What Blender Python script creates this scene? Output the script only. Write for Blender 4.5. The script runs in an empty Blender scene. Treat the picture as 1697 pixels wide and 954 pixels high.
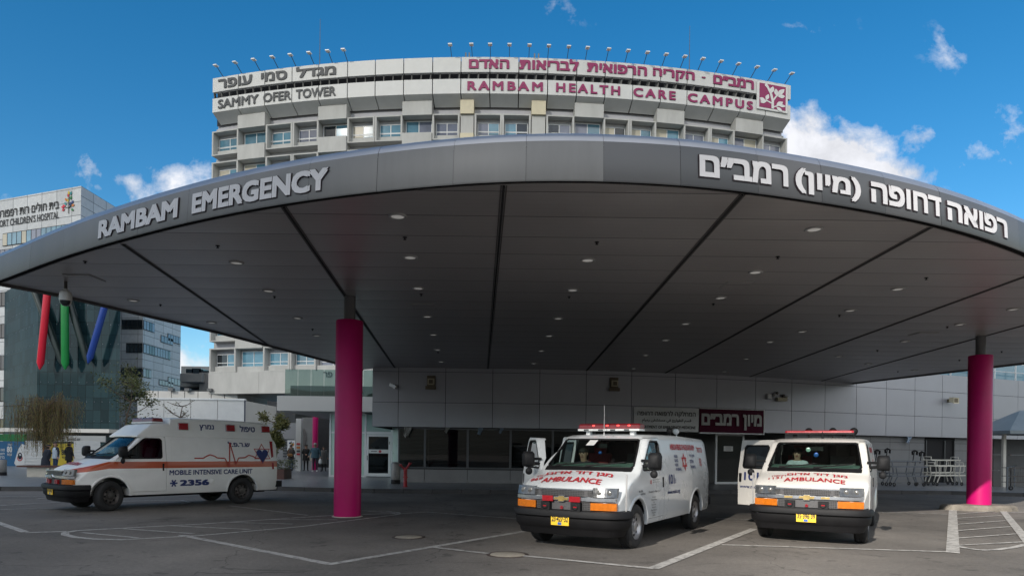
import bpy, bmesh, math, random
from mathutils import Vector, Matrix
R = math.radians; PI = math.pi
S = bpy.context.scene; COL = S.collection
rng = random.Random(7)

# ---------------------------------------------------------------- camera
F, CH, YH, ROLL = 1124.0, 1.65, 746.0, R(.7)      # focal length in photo pixels, eye height, eye line, tilt
cam = bpy.data.objects.new('camera', bpy.data.cameras.new('camera')); COL.objects.link(cam)
_c, _s = math.cos(ROLL), math.sin(ROLL)
cam.matrix_world = Matrix(((_c, -_s, 0, 0), (0, 0, -1, 0), (_s, _c, 0, CH), (0, 0, 0, 1)))
cam.data.sensor_width = 36; cam.data.lens = 36 * F / 1697
cam.data.shift_y = (YH - 477) / 1697
cam.data.clip_start = .1; cam.data.clip_end = 3000
S.camera = cam

# ---------------------------------------------------------------- sky and sun
SUN_EL, SUN_X, SUN_Y = R(25.8), -.50, -.866            # the sun stands behind the viewer, to the left
W = bpy.data.worlds.new('World'); S.world = W; W.use_nodes = True
nt = W.node_tree; nt.nodes.clear()
def wn(t, **k):
    n = nt.nodes.new(t)
    for a, b in k.items(): setattr(n, a, b)
    return n
def wl(a, b): nt.links.new(a, b)
def wmath(op, a, b=None, c=None, clamp=False):
    n = wn('ShaderNodeMath', operation=op, use_clamp=clamp)
    for i, x in enumerate((a, b, c)):
        if x is None: continue
        if isinstance(x, (int, float)): n.inputs[i].default_value = x
        else: wl(x, n.inputs[i])
    return n.outputs[0]
sky = wn('ShaderNodeTexSky', sky_type='NISHITA', sun_disc=False, sun_elevation=SUN_EL,
         sun_rotation=math.atan2(SUN_X, SUN_Y), altitude=50, air_density=1.0, dust_density=.1, ozone_density=2.2)
hs = wn('ShaderNodeHueSaturation'); hs.inputs['Saturation'].default_value = 1.40; hs.inputs['Value'].default_value = 1.0
hs.inputs['Hue'].default_value = .495
wl(sky.outputs[0], hs.inputs['Color'])
tc = wn('ShaderNodeTexCoord'); sx = wn('ShaderNodeSeparateXYZ'); wl(tc.outputs['Generated'], sx.inputs[0])
yy = wmath('MAXIMUM', sx.outputs[1], .02)
az = wmath('DIVIDE', sx.outputs[0], yy); el = wmath('DIVIDE', sx.outputs[2], yy)
cmb = wn('ShaderNodeCombineXYZ'); wl(az, cmb.inputs[0]); wl(el, cmb.inputs[1])
def wnoise(scale, detail, rough, dist=0):
    n = wn('ShaderNodeTexNoise'); n.inputs['Scale'].default_value = scale; n.inputs['Detail'].default_value = detail
    n.inputs['Roughness'].default_value = rough; n.inputs['Distortion'].default_value = dist
    wl(cmb.outputs[0], n.inputs['Vector']); return n.outputs[0]
big = wnoise(9, 9, .60, .25); fine = wnoise(26, 8, .62)
# cloud banks: azimuth slope, elevation slope, half width, half height, weight
BANKS = [(.468, .432, .085, .046, 1.0), (.51, .41, .12, .030, .95), (.43, .475, .045, .035, .8), (.592, .462, .035, .030, .58),
         (.63, .425, .075, .022, .50), (.69, .435, .06, .03, .42), (.745, .465, .05, .055, .40), (.64, .60, .03, .03, .33), (.15, .57, .05, .03, .22),
         (-.58, .375, .085, .026, .52), (-.50, .39, .06, .028, .50), (-.625, .40, .04, .028, .46), (-.66, .37, .06, .02, .5),
         (-.45, .125, .16, .05, .55), (.03, .66, .08, .03, .25), (.40, .66, .06, .05, .25), (-1.2, .35, .3, .06, .7), (1.2, .35, .25, .07, .7)]
tot = None
for a, e, wa, we, k in BANKS:
    q = wmath('ADD', wmath('POWER', wmath('ABSOLUTE', wmath('DIVIDE', wmath('SUBTRACT', az, a), wa)), 2.0),
              wmath('POWER', wmath('ABSOLUTE', wmath('DIVIDE', wmath('SUBTRACT', el, e), we)), 2.0))
    g = wmath('MULTIPLY', wmath('EXPONENT', wmath('MULTIPLY', q, -.55)), k)
    tot = g if tot is None else wmath('MAXIMUM', tot, g)
dens = wmath('ADD', tot, wmath('ADD', wmath('MULTIPLY', wmath('SUBTRACT', big, .5), 1.9), wmath('MULTIPLY', wmath('SUBTRACT', fine, .5), .7)))
dens = wmath('MULTIPLY', wmath('MULTIPLY', wmath('SUBTRACT', dens, .36), 2.4, clamp=True), wmath('MULTIPLY', tot, 3.0, clamp=True))
dens = wmath('MULTIPLY', dens, wmath('GREATER_THAN', sx.outputs[2], .0))
shade = wn('ShaderNodeMapRange'); wl(big, shade.inputs[0])
for i, x in enumerate((.35, .62, 4.4, 6.6)): shade.inputs[i + 1].default_value = x
cc = wn('ShaderNodeCombineColor'); wl(shade.outputs[0], cc.inputs[0])
wl(wmath('MULTIPLY', shade.outputs[0], 1.0), cc.inputs[1]); wl(wmath('MULTIPLY', shade.outputs[0], 1.04), cc.inputs[2])
mx = wn('ShaderNodeMix', data_type='RGBA'); wl(wmath('MULTIPLY', dens, .95), mx.inputs[0])
wl(hs.outputs[0], mx.inputs[6]); wl(cc.outputs[0], mx.inputs[7])
# bright broken cloud fills the sky behind the viewer
def dnoise(scale, detail):
    n = wn('ShaderNodeTexNoise'); n.inputs['Scale'].default_value = scale; n.inputs['Detail'].default_value = detail
    wl(tc.outputs['Generated'], n.inputs['Vector']); return n.outputs[0]
bm = wmath('MULTIPLY', wmath('MULTIPLY', wmath('SUBTRACT', .25, sx.outputs[1]), 2.5, clamp=True), wmath('MULTIPLY', sx.outputs[2], 9.0, clamp=True))
bf = wmath('MULTIPLY', bm, wmath('MULTIPLY', wmath('SUBTRACT', dnoise(2.3, 6), .36), 4.5, clamp=True))
bs = wmath('MULTIPLY_ADD', dnoise(3.6, 5), 10.5, 4.8); bc = wn('ShaderNodeCombineColor')
for i, k in enumerate((1.0, .98, .96)): wl(wmath('MULTIPLY', bs, k), bc.inputs[i])
m2 = wn('ShaderNodeMix', data_type='RGBA'); wl(bf, m2.inputs[0]); wl(mx.outputs[2], m2.inputs[6]); wl(bc.outputs[0], m2.inputs[7])
bg = wn('ShaderNodeBackground'); bg.inputs[1].default_value = .10; wl(m2.outputs[2], bg.inputs[0])
wo = wn('ShaderNodeOutputWorld'); wl(bg.outputs[0], wo.inputs[0])

sun = bpy.data.objects.new('sun', bpy.data.lights.new('sun', 'SUN')); COL.objects.link(sun)
sun.data.energy = 4.6; sun.data.angle = R(.6); sun.data.color = (1, .93, .84)
sun.rotation_euler = Vector((-SUN_X, -SUN_Y, -math.tan(SUN_EL) * math.hypot(SUN_X, SUN_Y))).to_track_quat('-Z', 'Y').to_euler()
sun.location = (-20, -40, 40)
vs = S.view_settings; vs.view_transform = 'Standard'; vs.look = 'None'; vs.gamma = 1; vs.exposure = .6; vs.use_curve_mapping = False
S.cycles.max_bounces = 8; S.cycles.diffuse_bounces = 3; S.cycles.glossy_bounces = 4; S.cycles.transparent_max_bounces = 12
S.cycles.caustics_reflective = False; S.cycles.caustics_refractive = False; S.cycles.sample_clamp_indirect = 4

# ---------------------------------------------------------------- photo measurements -> places
def ray(px, py):
    a = (px - 848.5) / F; b = (YH - py) / F
    return a * _c - b * _s, a * _s + b * _c
def at(px, py, Y):
    u, v = ray(px, py); return Vector((u * Y, Y, CH + v * Y))
def G(px, py, z=0.0):
    u, v = ray(px, py); Y = (z - CH) / v; return Vector((u * Y, Y, z))
def interp(tab, x):
    if x <= tab[0][0]: a, b = tab[0], tab[1]
    elif x >= tab[-1][0]: a, b = tab[-2], tab[-1]
    else:
        for a, b in zip(tab, tab[1:]):
            if a[0] <= x <= b[0]: break
    t = (x - a[0]) / (b[0] - a[0]); return a[1] + t * (b[1] - a[1])

# ---------------------------------------------------------------- materials
def M(name, col, rough=.6, metal=0, var=.12, scale=2.0, bump=0, bscale=40, rvar=.1, spec=.5, coat=0, streak=0):
    m = bpy.data.materials.new(name); m.use_nodes = True; n = m.node_tree; b = n.nodes['Principled BSDF']
    col = tuple(col[:3])
    b.inputs['Metallic'].default_value = metal; b.inputs['Roughness'].default_value = rough
    b.inputs['Specular IOR Level'].default_value = spec; b.inputs['Coat Weight'].default_value = coat
    b.inputs['Coat Roughness'].default_value = .05
    t = n.nodes.new('ShaderNodeTexCoord'); no = n.nodes.new('ShaderNodeTexNoise')
    no.inputs['Scale'].default_value = scale; no.inputs['Detail'].default_value = 7; no.inputs['Roughness'].default_value = .62
    if streak:
        mp = n.nodes.new('ShaderNodeMapping'); mp.inputs['Scale'].default_value = (1, 1, streak)
        n.links.new(t.outputs['Object'], mp.inputs[0]); n.links.new(mp.outputs[0], no.inputs['Vector'])
    else: n.links.new(t.outputs['Object'], no.inputs['Vector'])
    r = n.nodes.new('ShaderNodeValToRGB'); r.color_ramp.elements[0].position = .3; r.color_ramp.elements[1].position = .7
    r.color_ramp.elements[0].color = tuple(max(0, c * (1 - var)) for c in col) + (1,)
    r.color_ramp.elements[1].color = tuple(min(1, c * (1 + var)) for c in col) + (1,)
    n.links.new(no.outputs[0], r.inputs[0]); n.links.new(r.outputs[0], b.inputs['Base Color'])
    mr = n.nodes.new('ShaderNodeMapRange'); mr.inputs[3].default_value = max(.02, rough - rvar); mr.inputs[4].default_value = min(1, rough + rvar)
    n.links.new(no.outputs[0], mr.inputs[0]); n.links.new(mr.outputs[0], b.inputs['Roughness'])
    if bump:
        n2 = n.nodes.new('ShaderNodeTexNoise'); n2.inputs['Scale'].default_value = bscale; n2.inputs['Detail'].default_value = 4
        n.links.new(t.outputs['Object'], n2.inputs['Vector'])
        bp = n.nodes.new('ShaderNodeBump'); bp.inputs['Strength'].default_value = bump; bp.inputs['Distance'].default_value = .02
        n.links.new(n2.outputs[0], bp.inputs['Height']); n.links.new(bp.outputs[0], b.inputs['Normal'])
    return m
def emis(m, col, s):
    b = m.node_tree.nodes['Principled BSDF']; b.inputs['Emission Color'].default_value = (*col, 1); b.inputs['Emission Strength'].default_value = s; return m
def glass(name, tint, ior=1.5, rough=.01, solid=0.0, scol=(.02, .03, .03)):
    m = bpy.data.materials.new(name); m.use_nodes = True; n = m.node_tree; n.nodes.clear()
    o = n.nodes.new('ShaderNodeOutputMaterial'); fr = n.nodes.new('ShaderNodeFresnel'); fr.inputs[0].default_value = ior
    tr = n.nodes.new('ShaderNodeBsdfTransparent'); tr.inputs[0].default_value = (*tint, 1)
    gl = n.nodes.new('ShaderNodeBsdfGlossy'); gl.inputs['Roughness'].default_value = rough
    base = tr.outputs[0]
    if solid:
        df = n.nodes.new('ShaderNodeBsdfDiffuse'); df.inputs[0].default_value = (*scol, 1)
        m2 = n.nodes.new('ShaderNodeMixShader'); m2.inputs[0].default_value = solid
        n.links.new(tr.outputs[0], m2.inputs[1]); n.links.new(df.outputs[0], m2.inputs[2]); base = m2.outputs[0]
    mx = n.nodes.new('ShaderNodeMixShader'); n.links.new(fr.outputs[0], mx.inputs[0])
    n.links.new(base, mx.inputs[1]); n.links.new(gl.outputs[0], mx.inputs[2]); n.links.new(mx.outputs[0], o.inputs[0])
    return m

MT = dict(
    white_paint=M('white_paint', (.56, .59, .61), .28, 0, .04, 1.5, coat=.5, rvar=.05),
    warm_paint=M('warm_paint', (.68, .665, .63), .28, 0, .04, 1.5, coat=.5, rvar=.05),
    raised_white=M('raised_white', (.84, .84, .81), .42, 0, .05, 2, coat=.2),
    black_plastic=M('black_plastic', (.009, .0095, .011), .62, 0, .25, 6, .1, 120, spec=.25),
    dark_plastic=M('dark_plastic', (.005, .005, .006), .6, 0, .2, 6, spec=.3),
    rubber=M('rubber', (.022, .022, .023), .75, 0, .3, 9, .15, 60),
    chrome=M('chrome', (.66, .68, .72), .24, 1, .05, 4, rvar=.04),
    nosing_sheen=M('nosing_sheen', (.36, .38, .42), .34, .6, .06, 1.2, rvar=.05), wall_shade=M('wall_shade', (.24, .245, .25), .8, 0, .06, .8),  # nosing: canopy's rounded top, lightened to hold the sky's sheen in its colour
    steel=M('steel', (.45, .45, .46), .35, .7, .15, 8),
    dark_steel=M('dark_steel', (.11, .10, .095), .55, .6, .3, 8),
    lens_red=M('lens_red', (.30, .012, .018), .18, 0, .1, 6, coat=.6),
    dark_dome=M('dark_dome', (.16, .006, .010), .3, 0, .2, 9, coat=.25), red_dome=M('red_dome', (.42, .02, .035), .25, 0, .15, 9, coat=.7),
    lens_amber=M('lens_amber', (.50, .135, .008), .2, 0, .2, 20, coat=.6),
    lens_clear=M('lens_clear', (.07, .075, .08), .10, .2, .5, 14, coat=.8),
    lens_old=M('lens_old', (.13, .13, .125), .2, .2, .25, 12, coat=.3),
    text_red=M('text_red', (.42, .02, .03), .5, 0, .05),
    text_navy=M('text_navy', (.012, .03, .14), .5, 0, .05),
    text_grey=M('text_grey', (.055, .06, .065), .6, 0, .08),
    text_black=M('text_black', (.02, .02, .02), .6, 0, .05),
    orange=M('orange_stripe', (.46, .075, .02), .4, 0, .08),
    star_red=M('star_red', (.42, .05, .035), .5, 0, .05),
    plate_yellow=M('plate_yellow', (.85, .55, .03), .45, 0, .05),
    plate_blue=M('plate_blue', (.02, .11, .42), .45, 0, .05),
    gold=M('gold', (.60, .44, .17), .3, .8, .1, 8),
    cabin=M('cabin', (.035, .036, .038), .8, 0, .2),
    dash_reflection=M('dash_reflection', (.14, .20, .175), .8, 0, .2, 6),  # lightened and greened: the windscreen's reflection put into the dash colour
    seat=M('seat', (.13, .13, .12), .85, 0, .15),
    seat_red=M('seat_red', (.20, .015, .02), .8, 0, .15),
    skin=M('skin', (.42, .25, .18), .55, 0, .06), hair=M('hair', (.018, .014, .012), .7, 0, .2),
    grey_hair=M('grey_hair', (.35, .34, .33), .7, 0, .1),
    concrete=M('concrete', (.43, .435, .42), .85, 0, .12, .9, .1, 25, streak=.35),
    concrete_band=M('concrete_band', (.46, .46, .49), .85, 0, .06, .7, streak=.3),
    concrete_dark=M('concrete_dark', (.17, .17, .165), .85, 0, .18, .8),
    old_concrete=M('old_concrete', (.27, .27, .26), .9, 0, .15, .5),
    sign_panel=M('sign_panel', (.56, .57, .56), .55, 0, .05, 1.2),
    gap=M('gap', (.012, .012, .014), .8, 0, .1),
    magenta_text=M('magenta_text', (.24, .012, .09), .5, 0, .05),
    magenta=M('magenta', (.44, .003, .115), .42, 0, .10, 1.2, rvar=.08, spec=.3),
    fascia=M('fascia', (.178, .183, .187), .52, .15, .10, 1.6, streak=.12, rvar=.08),
    soffit_trim=M('soffit_trim', (.10, .095, .095), .6, .2, .15),
    neck=M('neck', (.14, .14, .145), .5, .3, .1),
    cladding=M('cladding', (.36, .37, .40), .42, .35, .05, .6, rvar=.06),
    plinth=M('plinth', (.27, .27, .27), .7, 0, .1, 1.5),
    tiles=M('tiles', (.21, .215, .22), .6, 0, .08, 1.2),
    frame_dark=M('frame_dark', (.10, .105, .11), .45, .5, .15),
    frame_white=M('frame_white', (.72, .74, .74), .4, 0, .05),
    lamp_white=M('lamp_white', (.78, .78, .76), .5, 0, .04),
    lamp_rim=M('lamp_rim', (.38, .38, .38), .45, .2, .1),
    beige=M('beige', (.55, .50, .36), .6, 0, .08),
    brown_box=M('brown_box', (.16, .13, .085), .6, 0, .15),
    hospital_white=M('hospital_white', (.52, .54, .55), .5, 0, .05, .3),
    slab=M('slab', (.50, .50, .48), .55, 0, .05, .5),
    pane_grey=M('pane_grey', (.16, .18, .24), .12, 0, .3, .35, spec=.8, rvar=.04),
    pane_dark=M('pane_dark', (.016, .022, .028), .06, 0, .4, .3, spec=.8, rvar=.02),
    pane_sky=M('pane_sky', (.10, .24, .33), .08, 0, .45, .3, spec=1.0, rvar=.02),
    pane_cream=M('pane_cream', (.48, .45, .36), .4, 0, .15, .5),
    glass_clear=glass('glass_clear', (.72, .80, .78)), glass_green=glass('glass_green', (.40, .52, .48), 1.5, .02, .25, (.07, .12, .105)),
    glass_wind=glass('glass_wind', (.60, .74, .70), 1.6), glass_side=glass('glass_side', (.30, .34, .34), 1.6),
    glass_dark=glass('glass_dark', (.30, .34, .35), 1.38, .01, .3, (.01, .014, .016)),
    frost_mint=M('frost_mint', (.44, .60, .53), .3, 0, .06, 1),
    mint_blind=M('mint_blind', (.30, .42, .38), .6, 0, .08),
    blind=M('blind', (.11, .115, .12), .6, .2, .2),
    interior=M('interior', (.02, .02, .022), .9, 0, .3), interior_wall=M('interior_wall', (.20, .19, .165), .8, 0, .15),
    red_paint=M('red_paint', (.36, .03, .035), .45, 0, .12, 5), bin_grey=M('bin_grey', (.24, .235, .225), .5, .4, .15, 6),
    dark_wood=M('dark_wood', (.085, .035, .025), .55, 0, .25, 4), stone=M('stone', (.52, .49, .42), .8, 0, .1, 3),
    cloth_grey=M('cloth_grey', (.38, .38, .36), .9, 0, .15, 8), cloth_blue=M('cloth_blue', (.30, .38, .48), .8, 0, .15, 8),
    tube_white=M('tube_white', (.72, .70, .63), .4, .2, .1), tube_steel=M('tube_steel', (.15, .17, .20), .35, .7, .1),
    blue_board=M('blue_board', (.015, .11, .24), .5, 0, .12, 1), white_board=M('white_board', (.62, .63, .62), .5, 0, .06),
    yellow_board=M('yellow_board', (.50, .38, .03), .5, 0, .1, 1), orange_board=M('orange_board', (.52, .17, .03), .5, 0, .1),
    green_board=M('green_board', (.02, .17, .05), .6, 0, .15), teal_board=M('teal_board', (.02, .22, .24), .6, 0, .1),
    pole_red=M('pole_red', (.55, .01, .035), .35, 0, .05), pole_green=M('pole_green', (.01, .22, .05), .35, 0, .05),
    pole_blue=M('pole_blue', (.012, .05, .27), .35, 0, .05), pole_dark=M('pole_dark', (.02, .035, .035), .4, 0, .1),
    bark=M('bark', (.10, .075, .055), .9, 0, .3, 5), yellow_line=M('yellow_line', (.45, .27, .03), .7, 0, .25, 4),
    cover_iron=M('cover_iron', (.30, .27, .22), .8, 0, .2, 8, .3, 60), cover_rim=M('cover_rim', (.055, .04, .035), .7, 0, .2, 8),
    old_kerb=M('old_kerb', (.17, .152, .128), .9, 0, .35, 3, .5, 14), kerb=M('kerb', (.055, .055, .056), .7, 0, .3, 2),
    roof_grey=M('roof_grey', (.20, .24, .26), .5, .3, .1), black_cloth=M('black_cloth', (.008, .008, .01), .9, 0, .3),
)
def tweak(m):
    n = m.node_tree; return n, n.nodes, n.links, n.nodes['Principled BSDF']

# asphalt: fine aggregate, broad worn patches, dark drips and oil
def asphalt():
    m = M('asphalt', (.150, .137, .123), .85, 0, .2, .35, .35, 180); n, N, L, b = tweak(m)
    t = N.new('ShaderNodeTexCoord')
    def noise(s, d=5, r=.6):
        x = N.new('ShaderNodeTexNoise'); x.inputs['Scale'].default_value = s; x.inputs['Detail'].default_value = d; x.inputs['Roughness'].default_value = r
        L.new(t.outputs['Object'], x.inputs['Vector']); return x.outputs[0]
    def ramp(x, a, b_, c0, c1):
        r = N.new('ShaderNodeMapRange'); L.new(x, r.inputs[0])
        for i, q in enumerate((a, b_, c0, c1)): r.inputs[i + 1].default_value = q
        return r.outputs[0]
    def mul(a, c):
        x = N.new('ShaderNodeMath'); x.operation = 'MULTIPLY'; L.new(a, x.inputs[0]); L.new(c, x.inputs[1]); return x.outputs[0]
    f = mul(ramp(noise(.22, 7), .34, .66, .70, 1.26), ramp(noise(70, 3, .7), .3, .7, .72, 1.30))
    f = mul(f, ramp(noise(.55, 8, .72), .57, .70, 1.0, .48)); f = mul(f, ramp(noise(.13, 4, .6), .40, .62, .86, 1.12))
    f = mul(f, ramp(noise(5, 4, .6), .66, .76, 1.0, .62))
    f = mul(f, ramp(noise(24, 2, .5), .68, .74, 1.0, .45)); f = mul(f, ramp(noise(2.3, 4, .55), .63, .67, 1.0, .62))
    f = mul(f, ramp(noise(14, 6, .7), .30, .70, .80, 1.2)); f = mul(f, ramp(noise(.9, 6, .75), .28, .36, 1.28, 1.0))
    vo = N.new('ShaderNodeTexVoronoi'); vo.feature = 'DISTANCE_TO_EDGE'; vo.inputs['Scale'].default_value = .16
    wv = N.new('ShaderNodeTexNoise'); wv.inputs['Scale'].default_value = .8; wv.inputs['Detail'].default_value = 7; L.new(t.outputs['Object'], wv.inputs['Vector'])
    va = N.new('ShaderNodeVectorMath'); va.operation = 'MULTIPLY_ADD'; va.inputs[1].default_value = (1.6, 1.6, 0); L.new(wv.outputs['Color'], va.inputs[0]); L.new(t.outputs['Object'], va.inputs[2]); L.new(va.outputs[0], vo.inputs['Vector'])
    f = mul(f, ramp(vo.outputs['Distance'], .0, .0028, .50, 1.0))
    vm = N.new('ShaderNodeMix'); vm.data_type = 'RGBA'; vm.blend_type = 'MULTIPLY'; vm.inputs[0].default_value = 1
    old = b.inputs['Base Color'].links[0].from_socket
    L.new(old, vm.inputs[6]); L.new(f, vm.inputs[7]); L.new(vm.outputs[2], b.inputs['Base Color'])
    return m
MT['asphalt'] = asphalt()
def paint_worn():
    m = M('worn_line', (.42, .41, .39), .8, 0, .12, 3); n, N, L, b = tweak(m)
    t = N.new('ShaderNodeTexCoord'); x = N.new('ShaderNodeTexNoise'); x.inputs['Scale'].default_value = 7; x.inputs['Detail'].default_value = 8; x.inputs['Roughness'].default_value = .75
    L.new(t.outputs['Object'], x.inputs['Vector'])
    r = N.new('ShaderNodeValToRGB'); r.color_ramp.elements[0].position = .46; r.color_ramp.elements[1].position = .62
    r.color_ramp.elements[1].color = (.75, .75, .75, 1)
    L.new(x.outputs[0], r.inputs[0]); vm = N.new('ShaderNodeMix'); vm.data_type = 'RGBA'; vm.inputs[7].default_value = (.10, .095, .09, 1)
    old = b.inputs['Base Color'].links[0].from_socket
    L.new(r.outputs[0], vm.inputs[0]); L.new(old, vm.inputs[6]); L.new(vm.outputs[2], b.inputs['Base Color']); return m
MT['line'] = paint_worn()
def brick(name, col, mortar, w, h, rough, size=.012, offset=.5, axis=None, var=.1, bump=.3):
    m = M(name, col, rough, 0, var, 2); n, N, L, b = tweak(m)
    t = N.new('ShaderNodeTexCoord'); k = N.new('ShaderNodeTexBrick'); k.offset = offset
    k.inputs['Scale'].default_value = 1; k.inputs['Brick Width'].default_value = w; k.inputs['Row Height'].default_value = h
    k.inputs['Mortar Size'].default_value = size; k.inputs['Color1'].default_value = (*[c * .88 for c in col], 1); k.inputs['Color2'].default_value = (*[min(1, c * 1.1) for c in col], 1)
    k.inputs['Mortar'].default_value = (*mortar, 1); k.inputs['Mortar Smooth'].default_value = .1
    if axis:                                       # wall bricks: along X (or Y) and up Z
        sp = N.new('ShaderNodeSeparateXYZ'); cb = N.new('ShaderNodeCombineXYZ'); L.new(t.outputs['Object'], sp.inputs[0])
        L.new(sp.outputs['XY'.index(axis)], cb.inputs[0]); L.new(sp.outputs[2], cb.inputs[1]); L.new(cb.outputs[0], k.inputs['Vector'])
    else: L.new(t.outputs['Object'], k.inputs['Vector'])
    vm = N.new('ShaderNodeMix'); vm.data_type = 'RGBA'; vm.blend_type = 'MULTIPLY'; vm.inputs[0].default_value = 1
    no = [x for x in N if x.type == 'TEX_NOISE'][0]
    r = N.new('ShaderNodeMapRange'); L.new(no.outputs[0], r.inputs[0]); r.inputs[3].default_value = .75; r.inputs[4].default_value = 1.25
    L.new(k.outputs[0], vm.inputs[6]); L.new(r.outputs[0], vm.inputs[7]); L.new(vm.outputs[2], b.inputs['Base Color'])
    return m
MT['pavers'] = brick('pavers', (.19, .20, .21), (.06, .06, .06), .6, .3, .34)
MT['hosp_x'] = brick('hosp_x', (.50, .52, .53), (.16, .17, .18), 2.4, 1.15, .45, .035, 0, 'X', .05)
MT['hosp_y'] = brick('hosp_y', (.52, .53, .55), (.13, .14, .15), 2.6, 1.15, .45, .04, 0, 'Y', .05)
# soffit: long shallow metal trays running along the building front
def soffit():
    m = M('soffit', (.43, .415, .415), .40, .4, .06, .8, rvar=.05); n, N, L, b = tweak(m)
    t = N.new('ShaderNodeTexCoord'); sp = N.new('ShaderNodeSeparateXYZ'); L.new(t.outputs['Object'], sp.inputs[0])
    def mth(op, a, c=None):
        x = N.new('ShaderNodeMath'); x.operation = op
        for i, q in enumerate((a, c)):
            if q is None: continue
            if isinstance(q, (int, float)): x.inputs[i].default_value = q
            else: L.new(q, x.inputs[i])
        return x.outputs[0]
    f = mth('FRACT', mth('DIVIDE', sp.outputs[1], 1.03))
    c = mth('SUBTRACT', f, .5); h = mth('MULTIPLY', mth('MULTIPLY', c, c), -1.0)
    bp = N.new('ShaderNodeBump'); bp.inputs['Strength'].default_value = .5; bp.inputs['Distance'].default_value = .09
    L.new(h, bp.inputs['Height'])
    f2 = mth('FRACT', mth('DIVIDE', sp.outputs[1], .1717))
    c2 = mth('ABSOLUTE', mth('SUBTRACT', f2, .5)); g2 = mth('GREATER_THAN', c2, .47)
    L.new(bp.outputs[0], b.inputs['Normal'])
    j = mth('GREATER_THAN', mth('ABSOLUTE', c), .488)
    dark = mth('MAXIMUM', j, mth('MULTIPLY', g2, .18))
    vm = N.new('ShaderNodeMix'); vm.data_type = 'RGBA'; vm.inputs[7].default_value = (.07, .068, .068, 1)
    old = b.inputs['Base Color'].links[0].from_socket
    L.new(dark, vm.inputs[0]); L.new(old, vm.inputs[6]); L.new(vm.outputs[2], b.inputs['Base Color']); return m
MT['soffit'] = soffit()
def honey():
    m = M('honeycomb', (.02, .02, .022), .5); n, N, L, b = tweak(m)
    t = N.new('ShaderNodeTexCoord'); v = N.new('ShaderNodeTexVoronoi'); v.feature = 'DISTANCE_TO_EDGE'; v.inputs['Scale'].default_value = 34; v.inputs['Randomness'].default_value = .15
    L.new(t.outputs['Object'], v.inputs['Vector'])
    r = N.new('ShaderNodeValToRGB'); r.color_ramp.elements[0].position = .08; r.color_ramp.elements[0].color = (.075, .075, .08, 1)
    r.color_ramp.elements[1].position = .16; r.color_ramp.elements[1].color = (.004, .004, .005, 1)
    L.new(v.outputs[0], r.inputs[0]); L.new(r.outputs[0], b.inputs['Base Color']); return m
MT['honey'] = honey()
def striped_body():                                # white van paint with a broad orange band, placed in the van's own coordinates
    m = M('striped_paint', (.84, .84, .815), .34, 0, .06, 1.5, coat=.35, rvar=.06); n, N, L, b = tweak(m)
    t = N.new('ShaderNodeTexCoord'); sp = N.new('ShaderNodeSeparateXYZ'); L.new(t.outputs['Object'], sp.inputs[0])
    def mr(a, b_, c0, c1):
        r = N.new('ShaderNodeMapRange'); L.new(sp.outputs[0], r.inputs[0])
        for i, q in enumerate((a, b_, c0, c1)): r.inputs[i + 1].default_value = q
        return r.outputs[0]
    def mth(op, a, c):
        x = N.new('ShaderNodeMath'); x.operation = op; L.new(a, x.inputs[0]); L.new(c, x.inputs[1]); return x.outputs[0]
    lo = mr(.05, .85, 1.07, .95); hi = mr(.05, .85, 1.245, 1.022)
    k = mth('MULTIPLY', mth('GREATER_THAN', sp.outputs[2], lo), mth('LESS_THAN', sp.outputs[2], hi))
    vm = N.new('ShaderNodeMix'); vm.data_type = 'RGBA'; vm.inputs[7].default_value = (.45, .075, .02, 1)
    no = N.new('ShaderNodeTexNoise'); no.inputs['Scale'].default_value = 2.2; no.inputs['Detail'].default_value = 8; L.new(t.outputs['Object'], no.inputs['Vector'])
    dz = N.new('ShaderNodeMapRange'); L.new(sp.outputs[2], dz.inputs[0])
    for i, q in enumerate((.35, .8, .42, 0)): dz.inputs[i + 1].default_value = q
    dd = mth('MULTIPLY', dz.outputs[0], no.outputs[0]); vd = N.new('ShaderNodeMix'); vd.data_type = 'RGBA'; vd.inputs[7].default_value = (.22, .20, .17, 1)
    old = b.inputs['Base Color'].links[0].from_socket
    L.new(dd, vd.inputs[0]); L.new(old, vd.inputs[6])
    L.new(k, vm.inputs[0]); L.new(vd.outputs[2], vm.inputs[6]); L.new(vm.outputs[2], b.inputs['Base Color']); return m
MT['striped'] = striped_body()
def leafmat(name, c0, c1, c2):
    m = bpy.data.materials.new(name); m.use_nodes = True; n = m.node_tree; N, L = n.nodes, n.links; b = N['Principled BSDF']
    g = N.new('ShaderNodeNewGeometry'); r = N.new('ShaderNodeValToRGB'); r.color_ramp.elements[0].color = (*c0, 1); r.color_ramp.elements[1].color = (*c2, 1)
    e = r.color_ramp.elements.new(.5); e.color = (*c1, 1)
    L.new(g.outputs['Random Per Island'], r.inputs[0]); L.new(r.outputs[0], b.inputs['Base Color']); b.inputs['Roughness'].default_value = .6
    return m
MT['willow'] = leafmat('willow_leaves', (.24, .14, .06), (.22, .18, .06), (.15, .18, .05))
MT['leaf'] = leafmat('thin_leaves', (.05, .07, .018), (.085, .10, .025), (.12, .115, .035))
MT['leaf2'] = leafmat('bamboo_leaves', (.06, .075, .018), (.12, .125, .03), (.17, .15, .045))

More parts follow.
